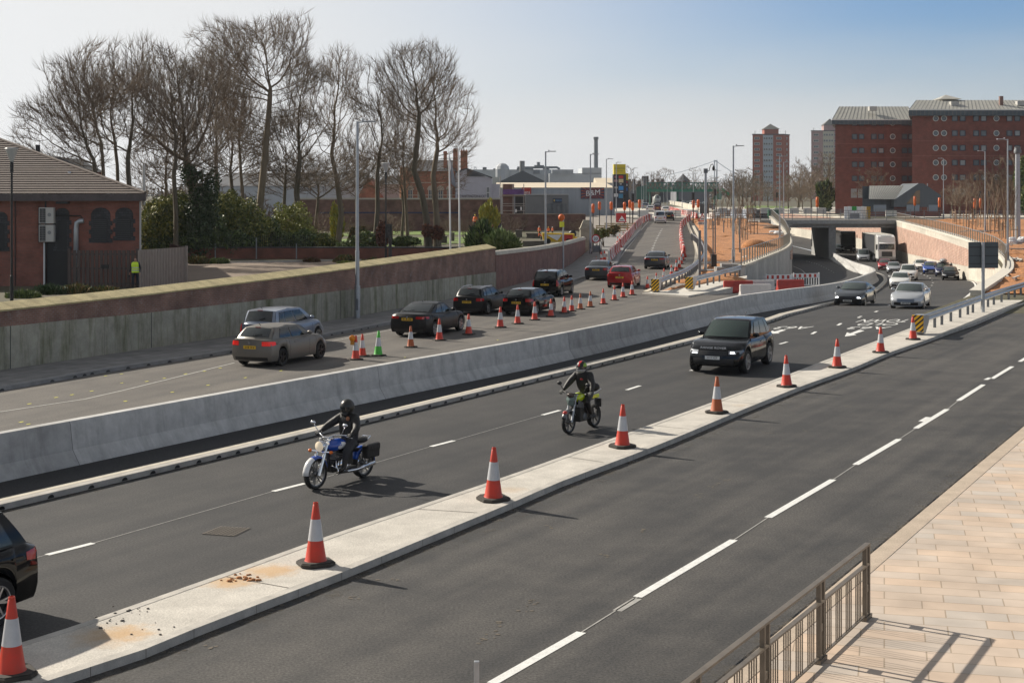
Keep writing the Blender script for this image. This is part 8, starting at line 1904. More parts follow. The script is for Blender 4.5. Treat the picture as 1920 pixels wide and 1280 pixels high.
def skeleton(trunk, ells, n, D, seed, di=9.0, dk=None, iters=160, jitter=.13):
    """limbs grow from the trunk towards points spread through the crown"""
    g=np.random.default_rng(seed); pts=[]
    vol=[e[3]*e[4]*e[5] for e in ells]; tot=sum(vol)
    for e,v in zip(ells,vol):
        k=int(n*v/tot)+4; d=g.normal(size=(k,3)); d/=np.linalg.norm(d,axis=1)[:,None]; r=g.random(k)**(1/2.4)
        w_=np.array(e[:3])+d*(r*(1+.22*np.sin(d[:,0]*4+seed)*np.sin(d[:,2]*5+seed*2)))[:,None]*np.array(e[3:6])
        pts.append(w_[(np.sin(w_[:,0]*1.1+seed)+np.sin(w_[:,1]*1.0+seed*3)+np.sin(w_[:,2]*1.25+seed*5))>-1.0])
    A=np.vstack(pts); nodes=[]; par=[]
    for i in range(len(trunk)-1):
        a,b=np.array(trunk[i]),np.array(trunk[i+1]); k=max(1,int(np.linalg.norm(b-a)/D))
        for j in range(k): nodes.append(a+(b-a)*j/k); par.append(len(nodes)-2)
    nodes.append(np.array(trunk[-1])); par.append(len(nodes)-2); par[0]=-1
    N=np.array(nodes); nt_=len(N)
    dk=dk or D*1.45
    best=np.full(len(A),1e9); bi=np.zeros(len(A),int); start=int(nt_*.36)
    d=np.linalg.norm(A[:,None]-N[None,start:],axis=2); bi=d.argmin(1)+start; best=d.min(1)
    alive=np.ones(len(A),bool); nc={}
    for it in range(iters):
        m=alive&(best<di if it>25 else alive)
        if not m.any(): break
        idx=np.where(m)[0]; dirs=A[idx]-N[bi[idx]]; dirs/=np.maximum(np.linalg.norm(dirs,axis=1),1e-6)[:,None]
        acc={}
        for i,dv in zip(bi[idx],dirs): acc[i]=acc.get(i,0)+dv
        new=[]; np_=[]
        for i,dv in acc.items():
            l=np.linalg.norm(dv)
            if l<1e-6: continue
            v=dv/l+g.normal(size=3)*jitter; v[2]+=.17
            if par[i]>=0:
                pd=N[i]-N[par[i]]; pl=np.linalg.norm(pd)
                if pl>1e-6: v+=pd/pl*.45
            v/=np.linalg.norm(v); new.append(N[i]+v*D); np_.append(i)
        if not new: break
        base=len(N); N=np.vstack([N,np.array(new)]); par+=np_
        dd=np.linalg.norm(A[:,None]-np.array(new)[None],axis=2); k=dd.argmin(1); dm=dd.min(1); up=dm<best
        best[up]=dm[up]; bi[up]=base+k[up]; alive&=best>dk
        for i in np_:
            nc[i]=nc.get(i,0)+1
            if nc[i]>=3: alive&=bi!=i
        if len(N)>15000: break
    return N,par,nt_
def tree_mesh(N,par,r0,trunk_r,seed,twigs=2,tw=(.6,1.5),twr=.013,side_lim=.05,up=.35,droop=0):
    """tapered limbs from the skeleton plus fine end twigs; returns (trunk builder, crown builder)"""
    g=random.Random(seed); n=len(N); ch=[[] for _ in range(n)]
    for i,p in enumerate(par):
        if p>=0: ch[p].append(i)
    e=2.1; rad=np.zeros(n)
    for i in range(n-1,-1,-1):
        rad[i]=max(r0,sum(rad[c]**e for c in ch[i])**(1/e)) if ch[i] else r0
    z0_,z1=N[0][2],max(v[2] for v in N)
    f=(rad-r0)/max(1e-6,rad[0]-r0); rad=r0+f**1.05*(trunk_r-r0)*np.array([1-.45*min(1,(v[2]-z0_)/(z1-z0_)*1.2) for v in N])
    for i in range(min(5,n)): rad[i]*=1.35-.07*i
    T,C=MB(),MB(); P=[Vector(v) for v in N]
    done=set(); stack=[(0,None)]
    while stack:
        s,pr=stack.pop(); chain=[s] if pr is None else [pr,s]
        cur=s
        while ch[cur]:
            c=max(ch[cur],key=lambda q:rad[q])
            for o in ch[cur]:
                if o!=c: stack.append((o,cur))
            chain.append(c); cur=c
        rs=[min(rad[q],rad[chain[1]]*1.05) if (j==0 and pr is not None) else rad[q] for j,q in enumerate(chain)]
        big=max(rs)
        # split thick and thin lengths so that thin ones use few sides
        j=0
        while j<len(chain)-1:
            thick=rs[j]>side_lim; k2=j+1
            while k2<len(chain)-1 and (rs[k2]>side_lim)==thick: k2+=1
            seg=chain[j:k2+1]; (T if rs[j]>trunk_r*.45 else C).tube([P[q] for q in seg],rs[j:k2+1],7 if rs[j]>.12 else (5 if thick else 3),cap=False)
            j=k2
    for i in range(n):
        if rad[i]<r0*2.6 and par[i]>=0:
            d=(P[i]-P[par[i]]).normalized()
            for _ in range(twigs if ch[i] else twigs+1):
                v=(d*1.0+Vector((g.gauss(0,.42),g.gauss(0,.42),g.gauss(up,.3)-droop))).normalized(); L=g.uniform(*tw)
                a=P[i]; m_=a+v*L*.5+Vector((g.gauss(0,.06),g.gauss(0,.06),.05))*L; b=m_+(v+Vector((g.gauss(0,.3),g.gauss(0,.3),.25))).normalized()*L*.5
                u=v.orthogonal().normalized()*twr; w_=v.cross(u).normalized()*twr
                bb=len(C.v); C.v+= [tuple(a+u),tuple(a-u*.5+w_*.87),tuple(a-u*.5-w_*.87),tuple(m_+u*.75),tuple(m_-u*.4+w_*.65),tuple(m_-u*.4-w_*.65),tuple(b)]
                F_=[(0,1,4,3),(1,2,5,4),(2,0,3,5),(3,4,6),(4,5,6),(5,3,6)]; C.f+=[tuple(q+bb for q in f) for f in F_]; C.m+=[0]*6
    return T,C
M_bark=mat('bark',(.14,.112,.08),.9,var=.6,vscale=1.5,col2=(.05,.055,.03),bump=.6,bscale=12,stretch=(1,1,.3)); M_bark2=mat('bark_pale',(.21,.165,.115),.9,var=.5,vscale=1.5,col2=(.07,.065,.04),bump=.5,bscale=12,stretch=(1,1,.3)); M_twig=mat('twigs',(.15,.112,.078),.9); M_twig2=mat('twigs_brown',(.185,.135,.092),.9)
def bare_tree(label,Y,trunk_px,ells_px,n=1000,D=.45,seed=1,tr=.38,r0=.014,mt=M_bark,group='bare trees behind the car park',twigs=3,zfac=.85,**k):
    tk=[(wx(x,Y),Y+dy,wz(y,Y)) for x,y,dy in [(p[0],p[1],p[2] if len(p)>2 else 0) for p in trunk_px]]
    tk[0]=(tk[0][0],tk[0][1],.45)
    s=Y/F; ee=[]
    for e in ells_px: 
        cx,cy,rx,ry=e[:4]; ee.append((wx(cx,Y),Y+(e[4] if len(e)>4 else 0),wz(cy,Y),rx*s,max(rx,ry*.8)*s*zfac,ry*s))
    base=Vector(tk[0]); N,par,_=skeleton(tk,ee,int(n*4.4),.36,seed)
    T,C=tree_mesh(N,par,r0,tr*.78,seed,twigs,**k)
    t=thing('bare_tree',base,label,'tree',group)
    for nm,mb,mm in (('trunk',T,mt),('crown',C,M_twig if mt is M_bark else M_twig2)):
        o=mb.build(nm,mm,t,smooth=(nm=='trunk'),fix=False); o.location=-base
    return t
bare_tree('multi stemmed bare tree directly behind the brick building, leftmost of all',117,[(182,470),(183,380),(176,300)],[(105,240,78,55),(140,170,70,60),(70,275,50,35),(150,290,60,40)],1700,.42,1,.30)
bare_tree('slender bare tree just left of the flue pipe, fanning to the left',118,[(196,470),(197,380),(192,290)],[(185,165,75,75),(150,220,60,60)],1500,.42,2,.24,mt=M_bark2)
bare_tree('bare tree right of the flue pipe with upright fanned stems',121,[(250,470),(246,390),(240,320)],[(250,150,65,70),(215,210,55,70),(275,230,45,60)],1600,.42,3,.32)
t2=bare_tree('thick ivy clad bare tree with a heavy limb leaning left',128,[(378,475),(372,420),(362,360),(350,300)],[(320,170,75,85),(285,240,70,55),(390,160,45,75),(385,260,50,60),(350,320,80,45)],2300,.45,4,.68)
bare_tree('tallest bare tree with a pale trunk forking high up',140,[(480,470),(486,400),(497,290),(505,200),(507,165)],[(475,95,110,62),(545,85,50,58),(560,150,38,55),(400,115,58,68),(450,170,60,50),(540,215,45,25),(450,250,40,40)],2200,.48,5,.50,mt=M_bark2)
bare_tree('bare tree right of the tallest one with low spreading limbs',143,[(556,470),(560,420),(556,360),(562,300)],[(580,180,50,80),(540,230,50,60),(600,270,45,50),(530,310,35,40),(590,340,40,35)],1600,.45,6,.42)
bare_tree('bare tree with a slanting double stem in the middle of the row',148,[(632,460),(640,400),(632,340),(622,290)],[(640,160,45,70),(600,190,35,65),(610,265,40,50),(660,330,35,40),(600,345,30,35)],1500,.45,7,.40,mt=M_bark2)
bare_tree('slim bare tree immediately right of the big lamp post',150,[(702,455),(708,390),(707,330),(712,285)],[(700,200,48,75),(690,280,40,45),(735,255,30,60),(725,330,30,40),(685,345,30,35)],1400,.45,8,.34)
bare_tree('sinuous forked bare tree, second from the right of the row',150,[(803,460),(800,410),(790,360),(776,320),(783,262),(786,215)],[(785,130,70,48),(740,150,35,55),(835,140,25,45),(770,190,50,40),(745,290,35,30)],1800,.46,9,.48)
bare_tree('rightmost bare tree of the row with a rounded drooping crown',153,[(820,465),(818,400),(812,330),(820,280)],[(830,225,60,60),(860,270,36,42),(800,200,40,70),(845,180,40,30),(850,330,30,35)],1700,.45,10,.46,mt=M_bark2)
bare_tree('thin bare tree filling the gap behind the ivy clad one',146,[(440,470),(438,390),(432,320)],[(430,240,50,80),(400,290,40,45),(465,290,40,45)],1300,.45,12,.28)
bare_tree('small bare tree low between the two pale forked ones',158,[(590,465),(592,420),(596,380)],[(595,330,40,40),(560,330,35,35),(660,330,35,40)],900,.45,13,.26)
bare_tree('small bare tree low in front of the ornate brick house',160,[(752,462),(755,420),(757,390)],[(755,325,40,45),(715,330,30,35)],800,.45,14,.22)
bare_tree('bare tree low and wide between the flue pipe and the ivy clad one',133,[(305,470),(308,400),(312,350)],[(300,300,55,55),(270,330,45,40),(330,240,40,60)],1000,.45,15,.26,mt=M_bark2)
bare_tree('upright fanned bare tree immediately left of the ivy clad one',126,[(330,470),(330,400),(326,330)],[(322,200,55,100),(300,150,50,60),(345,260,35,60)],1300,.45,31,.30)
bare_tree('bare tree with steep straight limbs right of the ivy',138,[(412,470),(410,390),(405,310)],[(405,190,50,95),(430,140,50,60),(385,280,35,50)],1300,.45,32,.30,mt=M_bark2)
bare_tree('bare tree close behind the flue pipe',124,[(222,470),(222,380),(220,310)],[(218,180,50,85),(190,230,45,50)],1100,.45,33,.24)
bare_tree('thin pale bare tree close to the left of the tallest one',144,[(462,470),(458,400),(452,330),(448,260)],[(440,190,45,70),(470,250,40,60),(500,300,40,50)],1100,.45,16,.26,mt=M_bark2)
bare_tree('bare tree with a low crown right of the tallest trunk',152,[(530,470),(532,400),(535,340)],[(530,270,45,65),(560,310,40,45),(500,330,35,40)],1100,.45,17,.28)
bare_tree('bare tree with a low crown between the slanting and the slim ones',156,[(672,462),(670,410),(668,370)],[(668,290,42,60),(640,330,35,35),(705,320,30,40)],1000,.45,18,.26)
bare_tree('bare tree in the gap left of the sinuous forked one',158,[(765,462),(762,400),(758,340)],[(755,250,40,60),(735,300,30,45),(785,300,30,40)],1000,.45,19,.26,mt=M_bark2)
def leaf_mesh(blobs, n, size, seed, nm=3, flat=.0, elong=1.0, up=None):
    g=np.random.default_rng(seed); m=MB(); vol=[b[3]*b[4]*b[5] for b in blobs]; tot=sum(vol); V=[]; Fs=[]; Ms=[]
    for b,v in zip(blobs,vol):
        k=int(n*v/tot)
        d=g.normal(size=(k,3)); d/=np.linalg.norm(d,axis=1)[:,None]; r=.45+.6*g.random(k)**.7
        lump=1+.22*np.sin(d[:,0]*5+b[0])*np.cos(d[:,2]*4+b[1])
        c=np.array(b[:3])+d*(r*lump)[:,None]*np.array(b[3:6])
        a=g.normal(size=(k,3)); a/=np.linalg.norm(a,axis=1)[:,None]
        if up is not None: a=d*.6+np.array([0,0,up])+a*.35; a/=np.linalg.norm(a,axis=1)[:,None]
        q=np.cross(a,g.normal(size=(k,3))); q/=np.maximum(np.linalg.norm(q,axis=1),1e-6)[:,None]
        s=size*(.6+.8*g.random(k))
        for i in range(k):
            bb=len(V); A=a[i]*s[i]*elong; Q=q[i]*s[i]*.55; V+= [tuple(c[i]-A),tuple(c[i]+Q),tuple(c[i]+A),tuple(c[i]-Q)]; Fs.append((bb,bb+1,bb+2,bb+3)); Ms.append(int(g.integers(nm)))
    m.v,m.f,m.m=V,Fs,Ms; return m
M_lf=[mat('leaf_olive',(.16,.19,.045),.6),mat('leaf_dark',(.05,.085,.025),.5),mat('leaf_mid',(.115,.155,.04),.55)]; M_lfy=[mat('leaf_yellowgreen',(.29,.28,.06),.6),mat('leaf_olive2',(.19,.20,.05),.6),mat('leaf_mid2',(.09,.12,.03),.6)]
M_ivy=[mat('ivy_dark',(.03,.055,.02),.45),mat('ivy_mid',(.055,.09,.028),.5)]
M_yel=[mat('willow_yellow',(.42,.36,.05),.6),mat('willow_lime',(.30,.32,.06),.6)]; M_con=[mat('conifer_green',(.07,.12,.03),.7),mat('conifer_light',(.17,.22,.07),.7),mat('conifer_dark',(.02,.04,.012),.7)]
M_dry=[mat('dry_grass',(.22,.15,.05),.9),mat('dry_grass_dark',(.12,.09,.03),.9),mat('tuft_green',(.06,.10,.025),.8)]
M_copper=[mat('copper_leaf',(.20,.07,.035),.7),mat('copper_dark',(.10,.04,.025),.7)]
def shrub(label,Y,ells_px,n,size,mats,seed,group=None,name='shrub',elong=1.0,up=None,stems=5,zbase=None,cat='shrub'):
    s=Y/F; zb_=zA(Y) if zbase is None else zbase
    bl=[(wx(e[0],Y),Y+(e[4] if len(e)>4 else 0),wz(e[1],Y),e[2]*s,e[2]*s*.8,e[3]*s) for e in ells_px]
    b0=Vector((bl[0][0],Y,zb_)); t=thing(name,b0,label,cat,group)
    o=leaf_mesh(bl,n,size,seed,len(mats),elong=elong,up=up).build('foliage',mats,t,fix=False); o.location=-b0
    g=random.Random(seed)
    if stems:
        m=MB()
        for b in bl:
            for i in range(stems):
                e=Vector(b[:3])+Vector((g.gauss(0,.5)*b[3],g.gauss(0,.4)*b[4],g.uniform(0,.8)*b[5])); a=Vector((b[0]+g.gauss(0,.15)*b[3],b[1],zb_)); mid=a.lerp(e,.5)+Vector((g.gauss(0,.15),0,.2)); m.tube([a,mid,e],[.05,.035,.012],4,cap=False)
        o=m.build('stems',M_bark,t,fix=False); o.location=-b0
    return t
shrub('olive green shrub right of the brick building corner, behind the timber screen',128.5,[(300,425,38,48),(278,440,30,35),(320,400,28,25)],9000,.13,M_lfy,21,'shrubs behind the car park')
shrub('broad mid green shrub behind the car park wall, second from the left',129.5,[(360,430,42,45),(395,440,35,38),(345,400,25,25)],9500,.13,M_lf,22,'shrubs behind the car park')
shrub('dark glossy evergreen shrub under the ivy clad tree',128.3,[(370,455,60,18),(440,455,45,20),(310,458,40,16)],8000,.12,M_ivy+[M_lf[2]],23,'shrubs behind the car park')
shrub('tall yellowish shrub left of the first fence gap, under the tallest tree',131,[(450,420,42,52),(425,400,28,35),(480,430,30,35)],9000,.13,M_lfy,24,'shrubs behind the car park')
for i,(x,y,rx,ry,mm,lb) in enumerate([(505,440,30,30,M_lf,'ragged green shrub by the pale fence posts under the tallest tree'),(285,405,22,30,M_lfy,'tall ragged bush touching the flue pipe'),(335,385,26,24,M_lfy,'sprawling olive bush top left of the ivy'),(428,385,26,26,M_lfy,'loose olive bush right of the ivy'),(560,448,34,16,M_lf,'low scrub right of the railing'),(605,452,26,12,M_lfy,'low olive scrub left of the yellow willow bush'),(672,440,16,14,M_dry,'brown scrub just left of the big lamp post'),(760,452,26,8,M_lf,'low scrub behind the pedestrian signal')]): shrub(lb,133+i*.3,[(x,y,rx,ry),(x+rx*.6,y+ry*.3,rx*.6,ry*.6),(x-rx*.7,y+ry*.4,rx*.5,ry*.5),(x+rx*.2,y-ry*.7,rx*.35,ry*.5)],3600,.12,mm,200+i,'shrubs behind the car park',stems=8)
shrub('thin golden shrub among the trunks right of the railing',135,[(545,410,35,30),(565,440,30,25)],3500,.13,[M_yel[1],M_lfy[1],M_lfy[0]],25,'shrubs behind the car park')
shrub('low dull green shrub at the foot of the big lamp post, behind the low wall',131,[(690,450,28,16),(660,460,30,10)],2500,.12,M_lf,26,'shrubs behind the car park')
shrub('copper leaved small bush beside the black pedestrian signal',130,[(717,440,12,26)],1400,.13,M_copper,27); shrub('copper leaved bush at the foot of the rightmost bare tree',149,[(820,437,13,13)],900,.14,M_copper,28); shrub('second copper leaved bush at the foot of the sinuous tree',149,[(800,432,9,13)],500,.14,M_copper,29)
for i,(x,y,rx,ry,lb) in enumerate([(632,415,13,34,'yellow willow bush glowing left of the big lamp post'),(905,408,7,24,'left yellow willow stem near the flagpoles'),(918,400,8,28,'tallest yellow willow stem near the excavator'),(930,410,7,20,'right yellow willow stem near the excavator')]):
    shrub(lb,150 if i==0 else 170,[(x,y,rx,ry)],700 if i==0 else 330,.18,M_yel,30+i,elong=1.4,up=1.2,stems=7)
shrub('spiky conifer shrub behind the end of the mossy coping',114,[(905,450,20,30),(890,460,16,18)],2600,.26,M_con,41,elong=1.9,up=.9,stems=3); shrub('spreading feathery conifer shrub behind the start of the curved wall',112,[(942,458,24,18),(955,462,18,12)],2600,.24,[M_con[1],M_con[0],M_con[1]],42,elong=1.9,up=.7,stems=3)
shrub('dark conifer tree left of the red brick hostel',330,[(1547,368,15,24),(1538,355,7,12)],2500,.45,M_con,43,elong=1.6,up=.8,stems=2,zbase=2.0,cat='tree')
s=128/F; bl=[(wx(372,127),127.6,wz(y_,127),.9*k_,.9*k_,1.1) for y_,k_ in ((465,1.2),(440,1.3),(415,1.3),(390,1.25),(365,1.1),(340,.9))]+[(wx(352,127),127.5,wz(325,127),.8,.7,1.0),(wx(395,127),127.5,wz(350,127),.7,.7,1.6),(wx(398,127),127.5,wz(390,127),.6,.6,1.5)]
o=leaf_mesh(bl,9000,.12,51,2).build('ivy',M_ivy,t2,fix=False); o.location=-Vector(t2.location)
for i,(x,y,Y,rx,ry,mt,lb) in enumerate([(45,560,80,30,11,M_lf,'green planting at the foot of the black lantern by the brick building'),(90,550,83,34,13,M_ivy,'dark bushy planting along the brick building'),(140,547,83.5,26,10,M_dry,'brown grass planting before the dark timber gate'),(195,548,84,28,6,M_dry,'low dry planting before the gate, nearest the man in the vest'),(372,490,118,20,7,M_dry,'dry golden grass clump at the left end of the car park kerb'),(410,492,118.5,18,5,M_lf,'green low planting right of the golden grass at the car park kerb'),(585,491,121,14,5,[M_dry[1],M_copper[1]],'brown heather clump in the middle of the car park edge'),(648,488,121,20,8,M_dry,'large dry grass tuft left of the big lamp post'),(648,496,119,14,3,[M_lf[0],M_yel[1]],'bright green low plant in front of the dry grass tuft'),(700,493,116,22,6,M_dry,'dry planting behind the coping below the black signal'),(815,480,110,20,5,M_dry,'dry planting behind the coping near the flagpoles')]):
    shrub(lb,Y,[(x,y,rx,ry)],1500,.11,mt,60+i,'low planting',name='planting',elong=1.8,up=1.0,stems=0,zbase=.6,cat='plant')
shrub('clipped mossy hedge behind the stone gate pier and the 30 sign',160,[(1118,440,14,9),(1132,437,10,8)],2600,.14,[M_lfy[1],M_dry[1],M_lf[0]],91,zbase=.1)
shrub('brown hedge between the two lamp posts left of the barrier row',185,[(1147,433,10,6),(1152,428,8,5)],1500,.16,M_dry,92,zbase=.5)
for i,(x,y,lb) in enumerate([(1148,438,'low yellowish timber fence by the barriers left of the slip road'),(1163,433,'second low timber fence further up beside the barrier row')]):
    p=gp(x,y,zL); m=MB()
    for k in range(5): m.box((-2+k,0,.55),(.12,.1,1.1))
    for z in (.4,.75,1.0): m.box((0,.07,z),(4.3,.04,.14))
    o=m.build('timber_rail_fence',mat('yellow_timber',(.40,.31,.15),.8,var=.3,vscale=3)); o.location=p; tag(o,lb,'fence')
for px,yt,yb,lb,fl in ((845,286,472,'white flagpole with a drooping grey flag',True),(862.5,279,470,'white flagpole without a flag, right of the other',False)):
    Y=116; p=Vector((wx(px,Y),Y,.6)); h=wz(yt,Y)-.6; t=thing('flagpole',p,lb,'flagpole'); m=MB(); m.tube([(0,0,0),(-.12,0,h)],[.075,.05],8); m.build('pole',M_white,t,smooth=True,auto=40)
    if fl:
        m=MB(); m.grid([[(-.10+.02*i+ (.05+.32*(i/8)**.7)*j/3, .06*math.sin(j*2+i*.7), h-.15-i*.29-.10*j) for j in range(4)] for i in range(9)]); o=m.build('flag',mat('flag_grey',(.30,.31,.34),.8),t,smooth=True); o.modifiers.new('s','SOLIDIFY').thickness=.01
M_tomb=mat('tomb_stone',(.16,.14,.11),.9,var=.4,vscale=2); M_tombb=mat('tomb_brick',(.20,.09,.065),.9,var=.4,vscale=3)
for i,(x,y,w_,h,d,mt,lb) in enumerate([(886,455,22,13,1.6,M_tombb,'brick chest tomb with a pale slab left of the spiky conifer'),(808,458,16,15,1.2,M_tombb,'small brick tomb at the foot of the sinuous tree'),(830,456,16,14,1.2,M_tomb,'grey stone tomb right of the small brick one'),(848,452,8,16,.5,M_tomb,'dark upright headstone near the flagpoles'),(940,452,28,14,1.6,M_tomb,'long low stone tomb behind the feathery conifer'),(973,446,12,15,.8,M_tomb,'dark weathered headstone behind the second conifer'),(1000,447,26,10,1.5,M_tomb,'low table tomb beside the leftmost orange worker'),(935,426,14,12,1.6,mat('hay_box',(.30,.24,.12),.9),'straw coloured box beside the excavator')]):
    p=gp(x,y,lambda q:.62); k=p.y/F; m=MB(); m.box((0,0,h*k*.44),(w_*k,d,h*k*.88)); m.box((0,0,h*k*.94),(w_*k*1.12,d*1.15,h*k*.12)); o=m.build('tomb' if i<7 else 'straw_box',mt,bevel=.03); o.location=p; tag(o,lb,'tomb' if i<7 else 'box')
m=MB(); p=gp(1002,461,lambda q:.62); k=p.y/F; m.prism([(-22*k,-1.2),(20*k,-.2),(20*k,1.4),(-8*k,1.5)],0,.55,plane='xy'); o=m.build('stone_platform',M_tomb); o.location=p; tag(o,'low stone platform behind the curved brick wall','platform')
p=gp(930,440,lambda q:.62); t=thing('excavator',p,'small dark excavator cab among the willow stems in the churchyard','excavator'); m=MB(); m.box((0,0,.35),(1.6,2.2,.5)); m.build('tracks',M_trim,t,bevel=.1)
m=MB(); m.box((0,0,.9),(1.5,1.8,.6)); m.box((.3,.1,1.7),(.9,1.0,1.3)); m.build('cab',mat('cab_navy',(.02,.025,.05),.4),t,bevel=.06); m=MB(); m.box((.3,-.42,1.85),(.75,.04,.8)); m.build('window',M_glass,t); m=MB(); m.bar((-.4,-.6,1.1),(-1.0,-1.6,2.6),.2,.25); m.bar((-1.0,-1.6,2.6),(-1.7,-2.4,1.2),.16,.2); m.build('boom',mat('boom_orange',(.5,.14,.03),.5),t); m=MB(); m.box((-1.8,-2.5,.95),(.7,.5,.5)); m.build('bucket',M_trim,t)
p=gp(1043,457,lambda q:.62); t=thing('site_trailer',p,'yellow and red site trailer with a white triangle behind the curved wall','trailer'); m=MB(); m.prism([(-1.4,.2),(2.0,.2),(2.0,1.1),(-1.6,1.2)],-.5,.6); m.build('body',mat('site_yellow',(.70,.45,.02),.5),t,bevel=.05)
m=MB(); m.prism([(-1.1,1.0),(.6,1.0),(.1,.35)],-.54,-.505); m.build('white_triangle',M_white,t); m=MB(); m.box((1.2,-.53,.65),(1.2,.04,.7)); m.build('red_panel',M_sred,t)
for sx in (-.9,1.3): m=MB(); m.lathe([(.12,-.1),(.3,-.1),(.3,.1),(.12,.1)],(sx,-.45,.3),12,0,'y'); m.build('wheel',M_tyre,t)
p=gp(1072,456,lambda q:.62); t=thing('cement_mixer',p,'small yellow and black mixer between the post and the stone pier','mixer'); m=MB(); m.box((0,0,.4),(1.2,.8,.6)); m.build('frame',mat('site_yellow',(.7,.45,.02),.5),t,bevel=.05); m=MB(); m.lathe([(.15,-.3),(.42,-.15),(.42,.2),(.2,.4)],(.1,0,1.05),12,0,'y'); m.build('drum',M_trim,t,smooth=True)
for i,(x,y,w_,h) in enumerate([(1035,420,16,12),(1052,422,14,9),(1062,424,10,8)]):
    m=MB(); q=random.Random(i); p=gp(x,y+6,lambda z:.7); k=p.y/F
    for a in range(5): m.box((q.uniform(-.4,.4)*w_*k,q.uniform(-.5,.5),h*k*(.2+.15*a)),(w_*k*.5,.9,h*k*.3),q.uniform(-.3,.3))
    o=m.build('wrapped_pallet',mat('wrap_grey',(.5,.5,.5),.5,var=.3,vscale=3),bevel=.05); o.location=p; tag(o,['pale wrapped pallet left of the orange hood','small wrapped pallet right of the orange hood','lowest pale pallet before the stone pier'][i],'pallet','pallets in the churchyard')
def proto_tree(seed,hgt,wid,n,tr,r0,twr,tw,split=.28,D=.5,twigs=2):
    tk=[(0,0,0),(.1,0,hgt*split*.5),(0,.1,hgt*split)]
    N,par,_=skeleton(tk,[(0,0,hgt*.62,wid/2,wid/2,hgt*.38),(wid*.12,0,hgt*.5,wid*.4,wid*.4,hgt*.25)],n,D,seed)
    T,C=tree_mesh(N,par,r0,tr,seed,twigs,tw,twr,.06)
    a=T.build('trunk',M_bark,smooth=True,fix=False); b=C.build('crown',M_twig2,fix=False); r=(a.data,b.data); bpy.data.objects.remove(a); bpy.data.objects.remove(b); return r
PT=[proto_tree(101,10,9,900,.22,.024,.026,(.5,1.1),twigs=3),proto_tree(102,10,6.5,800,.2,.024,.026,(.5,1.0),twigs=3),proto_tree(103,10,11,1000,.26,.024,.026,(.6,1.2),twigs=3)]
def put_tree(k,x,yb,yt,Y,label,group,zb_=None,name='bare_tree',rz=0,mats=None):
    z=2.0 if zb_ is None else zb_; h=wz(yt,Y)-z; t=thing(name,(wx(x,Y),Y,z),label,'tree',group,rz); t.scale=(h/10,)*3
    for n,me in zip(('trunk','crown'),PT[k]): o=bpy.data.objects.new(n,me); COL.objects.link(o); o.parent=t
    return t
q=random.Random(77)
for i,(x,yt,Y,k,lb) in enumerate([(1497,308,420,2,'broad bare tree right of the red tower block'),(1478,330,400,1,'bare tree at the right foot of the red tower block'),(1521,318,390,0,'bare tree below the pink tower'),(1551,285,375,2,'tall pale bare tree touching the left edge of the hostel'),(1392,318,470,2,'round bare tree left of the red tower block'),(1372,332,500,0,'bare tree right of the suspension bridge tower'),(1416,338,450,1,'small bare tree in front of the red tower block'),(1440,344,430,0,'low bare tree at the foot of the panelled bay'),(1640,315,303,0,'bare cherry tree before the left wing of the hostel'),(1800,338,285,2,'bare tree before the right wing, left of two lamp posts'),(1828,322,287,0,'bare tree behind the black signal heads'),(1866,300,288,1,'pale bare birch by the right hand round window'),(1893,318,286,2,'bare tree behind the nearest bank lamp post'),(1921,290,283,0,'bare tree at the right edge behind the mast'),(1785,350,280,1,'small bare tree left of the hostel lamp post'),(1468,352,380,2,'low wide bare tree by the parapet lamp posts'),(1505,345,372,0,'bare tree in front of the broad one, right of the signal post')]):
    put_tree(k,x,390,yt,Y,lb,'bare trees on the right',rz=q.uniform(0,6))
for i,(x,yb,yt) in enumerate([(272,470,372),(296,470,358),(330,470,352),(352,470,360),(392,470,350),(425,470,356),(455,470,362),(490,470,372),(512,470,384),(530,468,400),(555,470,408),(578,466,412),(605,462,398),(655,458,405),(676,455,410),(735,455,402),(765,452,408),(845,448,405),(868,446,412),(885,444,398),(915,446,396),(956,446,404),(980,440,402),(1010,432,400),(1042,430,402),(1066,432,404),(1085,440,410)]):
    p=gp(x,yb,lambda y:.62); t=put_tree(i%3,x,yb,yt,p.y,ORD[i]+' small bare bush in the churchyard, counted from the left','bare bushes in the churchyard',.6,'bare_bush',q.uniform(0,6)); t.scale=(t.scale[0]*1.1,t.scale[0]*1.1,t.scale[2])
t=shrub('tall evergreen bush at the right edge behind the thick mast',278,[(1918,335,16,38),(1925,370,18,30)],3500,.4,[M_lfy[1],M_con[0],M_lfy[2]],90,stems=2,zbase=2.0)
n_=0
for i in range(46):
    x=q.uniform(1175,1600) if i<30 else q.uniform(0,900); Y=q.uniform(560,1300); hh=q.uniform(9,15)
    t=thing('bare_tree',(wx(x,Y),Y,2.0),'hazy bare tree of the far skyline, one of many alike','tree','hazy skyline trees',q.uniform(0,6)); t.scale=(hh/10*1.2,hh/10*1.2,hh/10)
    for n,me in zip(('trunk','crown'),PT[i%3]): o=bpy.data.objects.new(n,me); COL.objects.link(o); o.parent=t
fm=[]
for i in range(170):
    x=q.uniform(-200,2100); Y=q.uniform(1300,2100); fm.append((wx(x,Y),Y,3,q.uniform(14,40),10,q.uniform(6,12)))
o=leaf_mesh(fm,26000,2.2,99,2).build('far_woodland',[mat('far_wood',(.085,.075,.06),.95),mat('far_wood_dark',(.06,.058,.045),.95)],fix=False); tag(o,'grey brown band of woodland along the far horizon','woodland',kind='stuff')
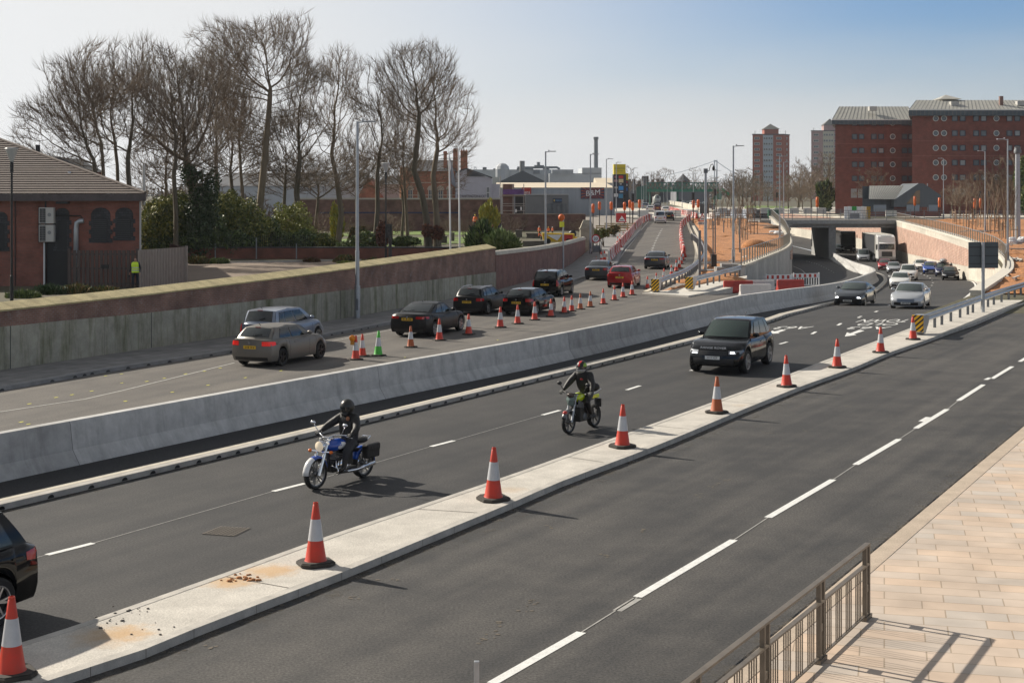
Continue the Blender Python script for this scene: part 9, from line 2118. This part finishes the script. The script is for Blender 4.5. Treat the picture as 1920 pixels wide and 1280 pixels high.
def sapling_mesh(seed,h=4.2):
    g=random.Random(seed); m=MB(); pts=[(0,0,0)]
    for i in range(1,6): pts.append((g.gauss(0,.04)*i,g.gauss(0,.04)*i,h*i/5))
    m.tube(pts,[.05,.045,.04,.03,.02,.01],5,cap=False)
    for i in range(34):
        f=g.uniform(.35,.95); a=Vector(pts[min(4,int(f*5))]).lerp(Vector(pts[min(5,int(f*5)+1)]),f*5-int(f*5)); an=g.uniform(0,6.28); L=g.uniform(.4,1.1)*(1.2-f)+.25
        d=Vector((math.cos(an)*.6,math.sin(an)*.6,1)).normalized(); b=a+d*L*.6; c=b+Vector((d.x*.6,d.y*.6,1)).normalized()*L*.5; m.tube([a,b,c],[.014,.01,.005],3,cap=False)
    return m
SPM=[]
for s_ in range(3):
    o=sapling_mesh(s_+5).build('tree_stem',M_twig2,fix=False); SPM.append(o.data); bpy.data.objects.remove(o)
st_=MB(); st_.box((.35,0,.6),(.07,.07,1.3)); st_.box((-.35,0,.6),(.07,.07,1.3)); st_.bar((-.35,0,1.0),(.35,0,1.0),.05,.06); o=st_.build('stakes',mat('stake_wood',(.28,.2,.13),.8)); STK=o.data; bpy.data.objects.remove(o)
sp=[(1378,436,zL),(1384,441,zL),(1391,448,zL),(1397,452,zL),(1388,430,zL),(1402,432,zL),(1370,429,zL),(1414,442,zL),(1408,420,zL),(1347,425,zL),(1364,420,zL),(1336,424,zL),(1329,430,zL),(1425,418,zL),(1355,417,zL)]+[(1789,420,zR),(1800,424,zR),(1812,428,zR),(1817,421,zR),(1823,434,zR),(1830,424,zR),(1838,430,zR),(1843,421,zR),(1851,436,zR),(1857,426,zR),(1865,440,zR),(1871,430,zR),(1878,447,zR),(1880,434,zR),(1886,452,zR),(1893,446,zR),(1898,436,zR),(1901,456,zR),(1868,420,zR),(1885,424,zR)]
for i,(x,y,zf) in enumerate(sp):
    p=gp(x,y,zf); left=x<1600; k=i if left else i-15
    t=thing('sapling',p,ORD[k]+(' staked bare sapling in the orange plot left of the underpass' if left else ' staked bare sapling on the orange bank before the hostel'),'sapling','saplings in the orange plot' if left else 'saplings on the orange bank',q.uniform(0,6)); t.scale=(1.25,1.25,q.uniform(1.2,1.75) if not left else q.uniform(1.0,1.5))
    for n,me in (('stem',SPM[i%3]),('stakes',STK)): o=bpy.data.objects.new(n,me); COL.objects.link(o); o.parent=t
hb=MB(); hb.box2((-3600,-400,-6),(3600,3600,140))
hm=bpy.data.materials.new('haze'); hm.use_nodes=True; hn=hm.node_tree; hn.nodes.remove(hn.nodes['Principled BSDF'])
pvn=hn.nodes.new('ShaderNodeVolumePrincipled'); pvn.inputs['Color'].default_value=(.86,.90,.95,1); pvn.inputs['Density'].default_value=.00008; pvn.inputs['Anisotropy'].default_value=.2
hn.links.new(pvn.outputs[0],hn.nodes['Material Output'].inputs['Volume'])
tag(hb.build('haze',hm),'thin pale haze over the whole place','haze',kind='stuff')
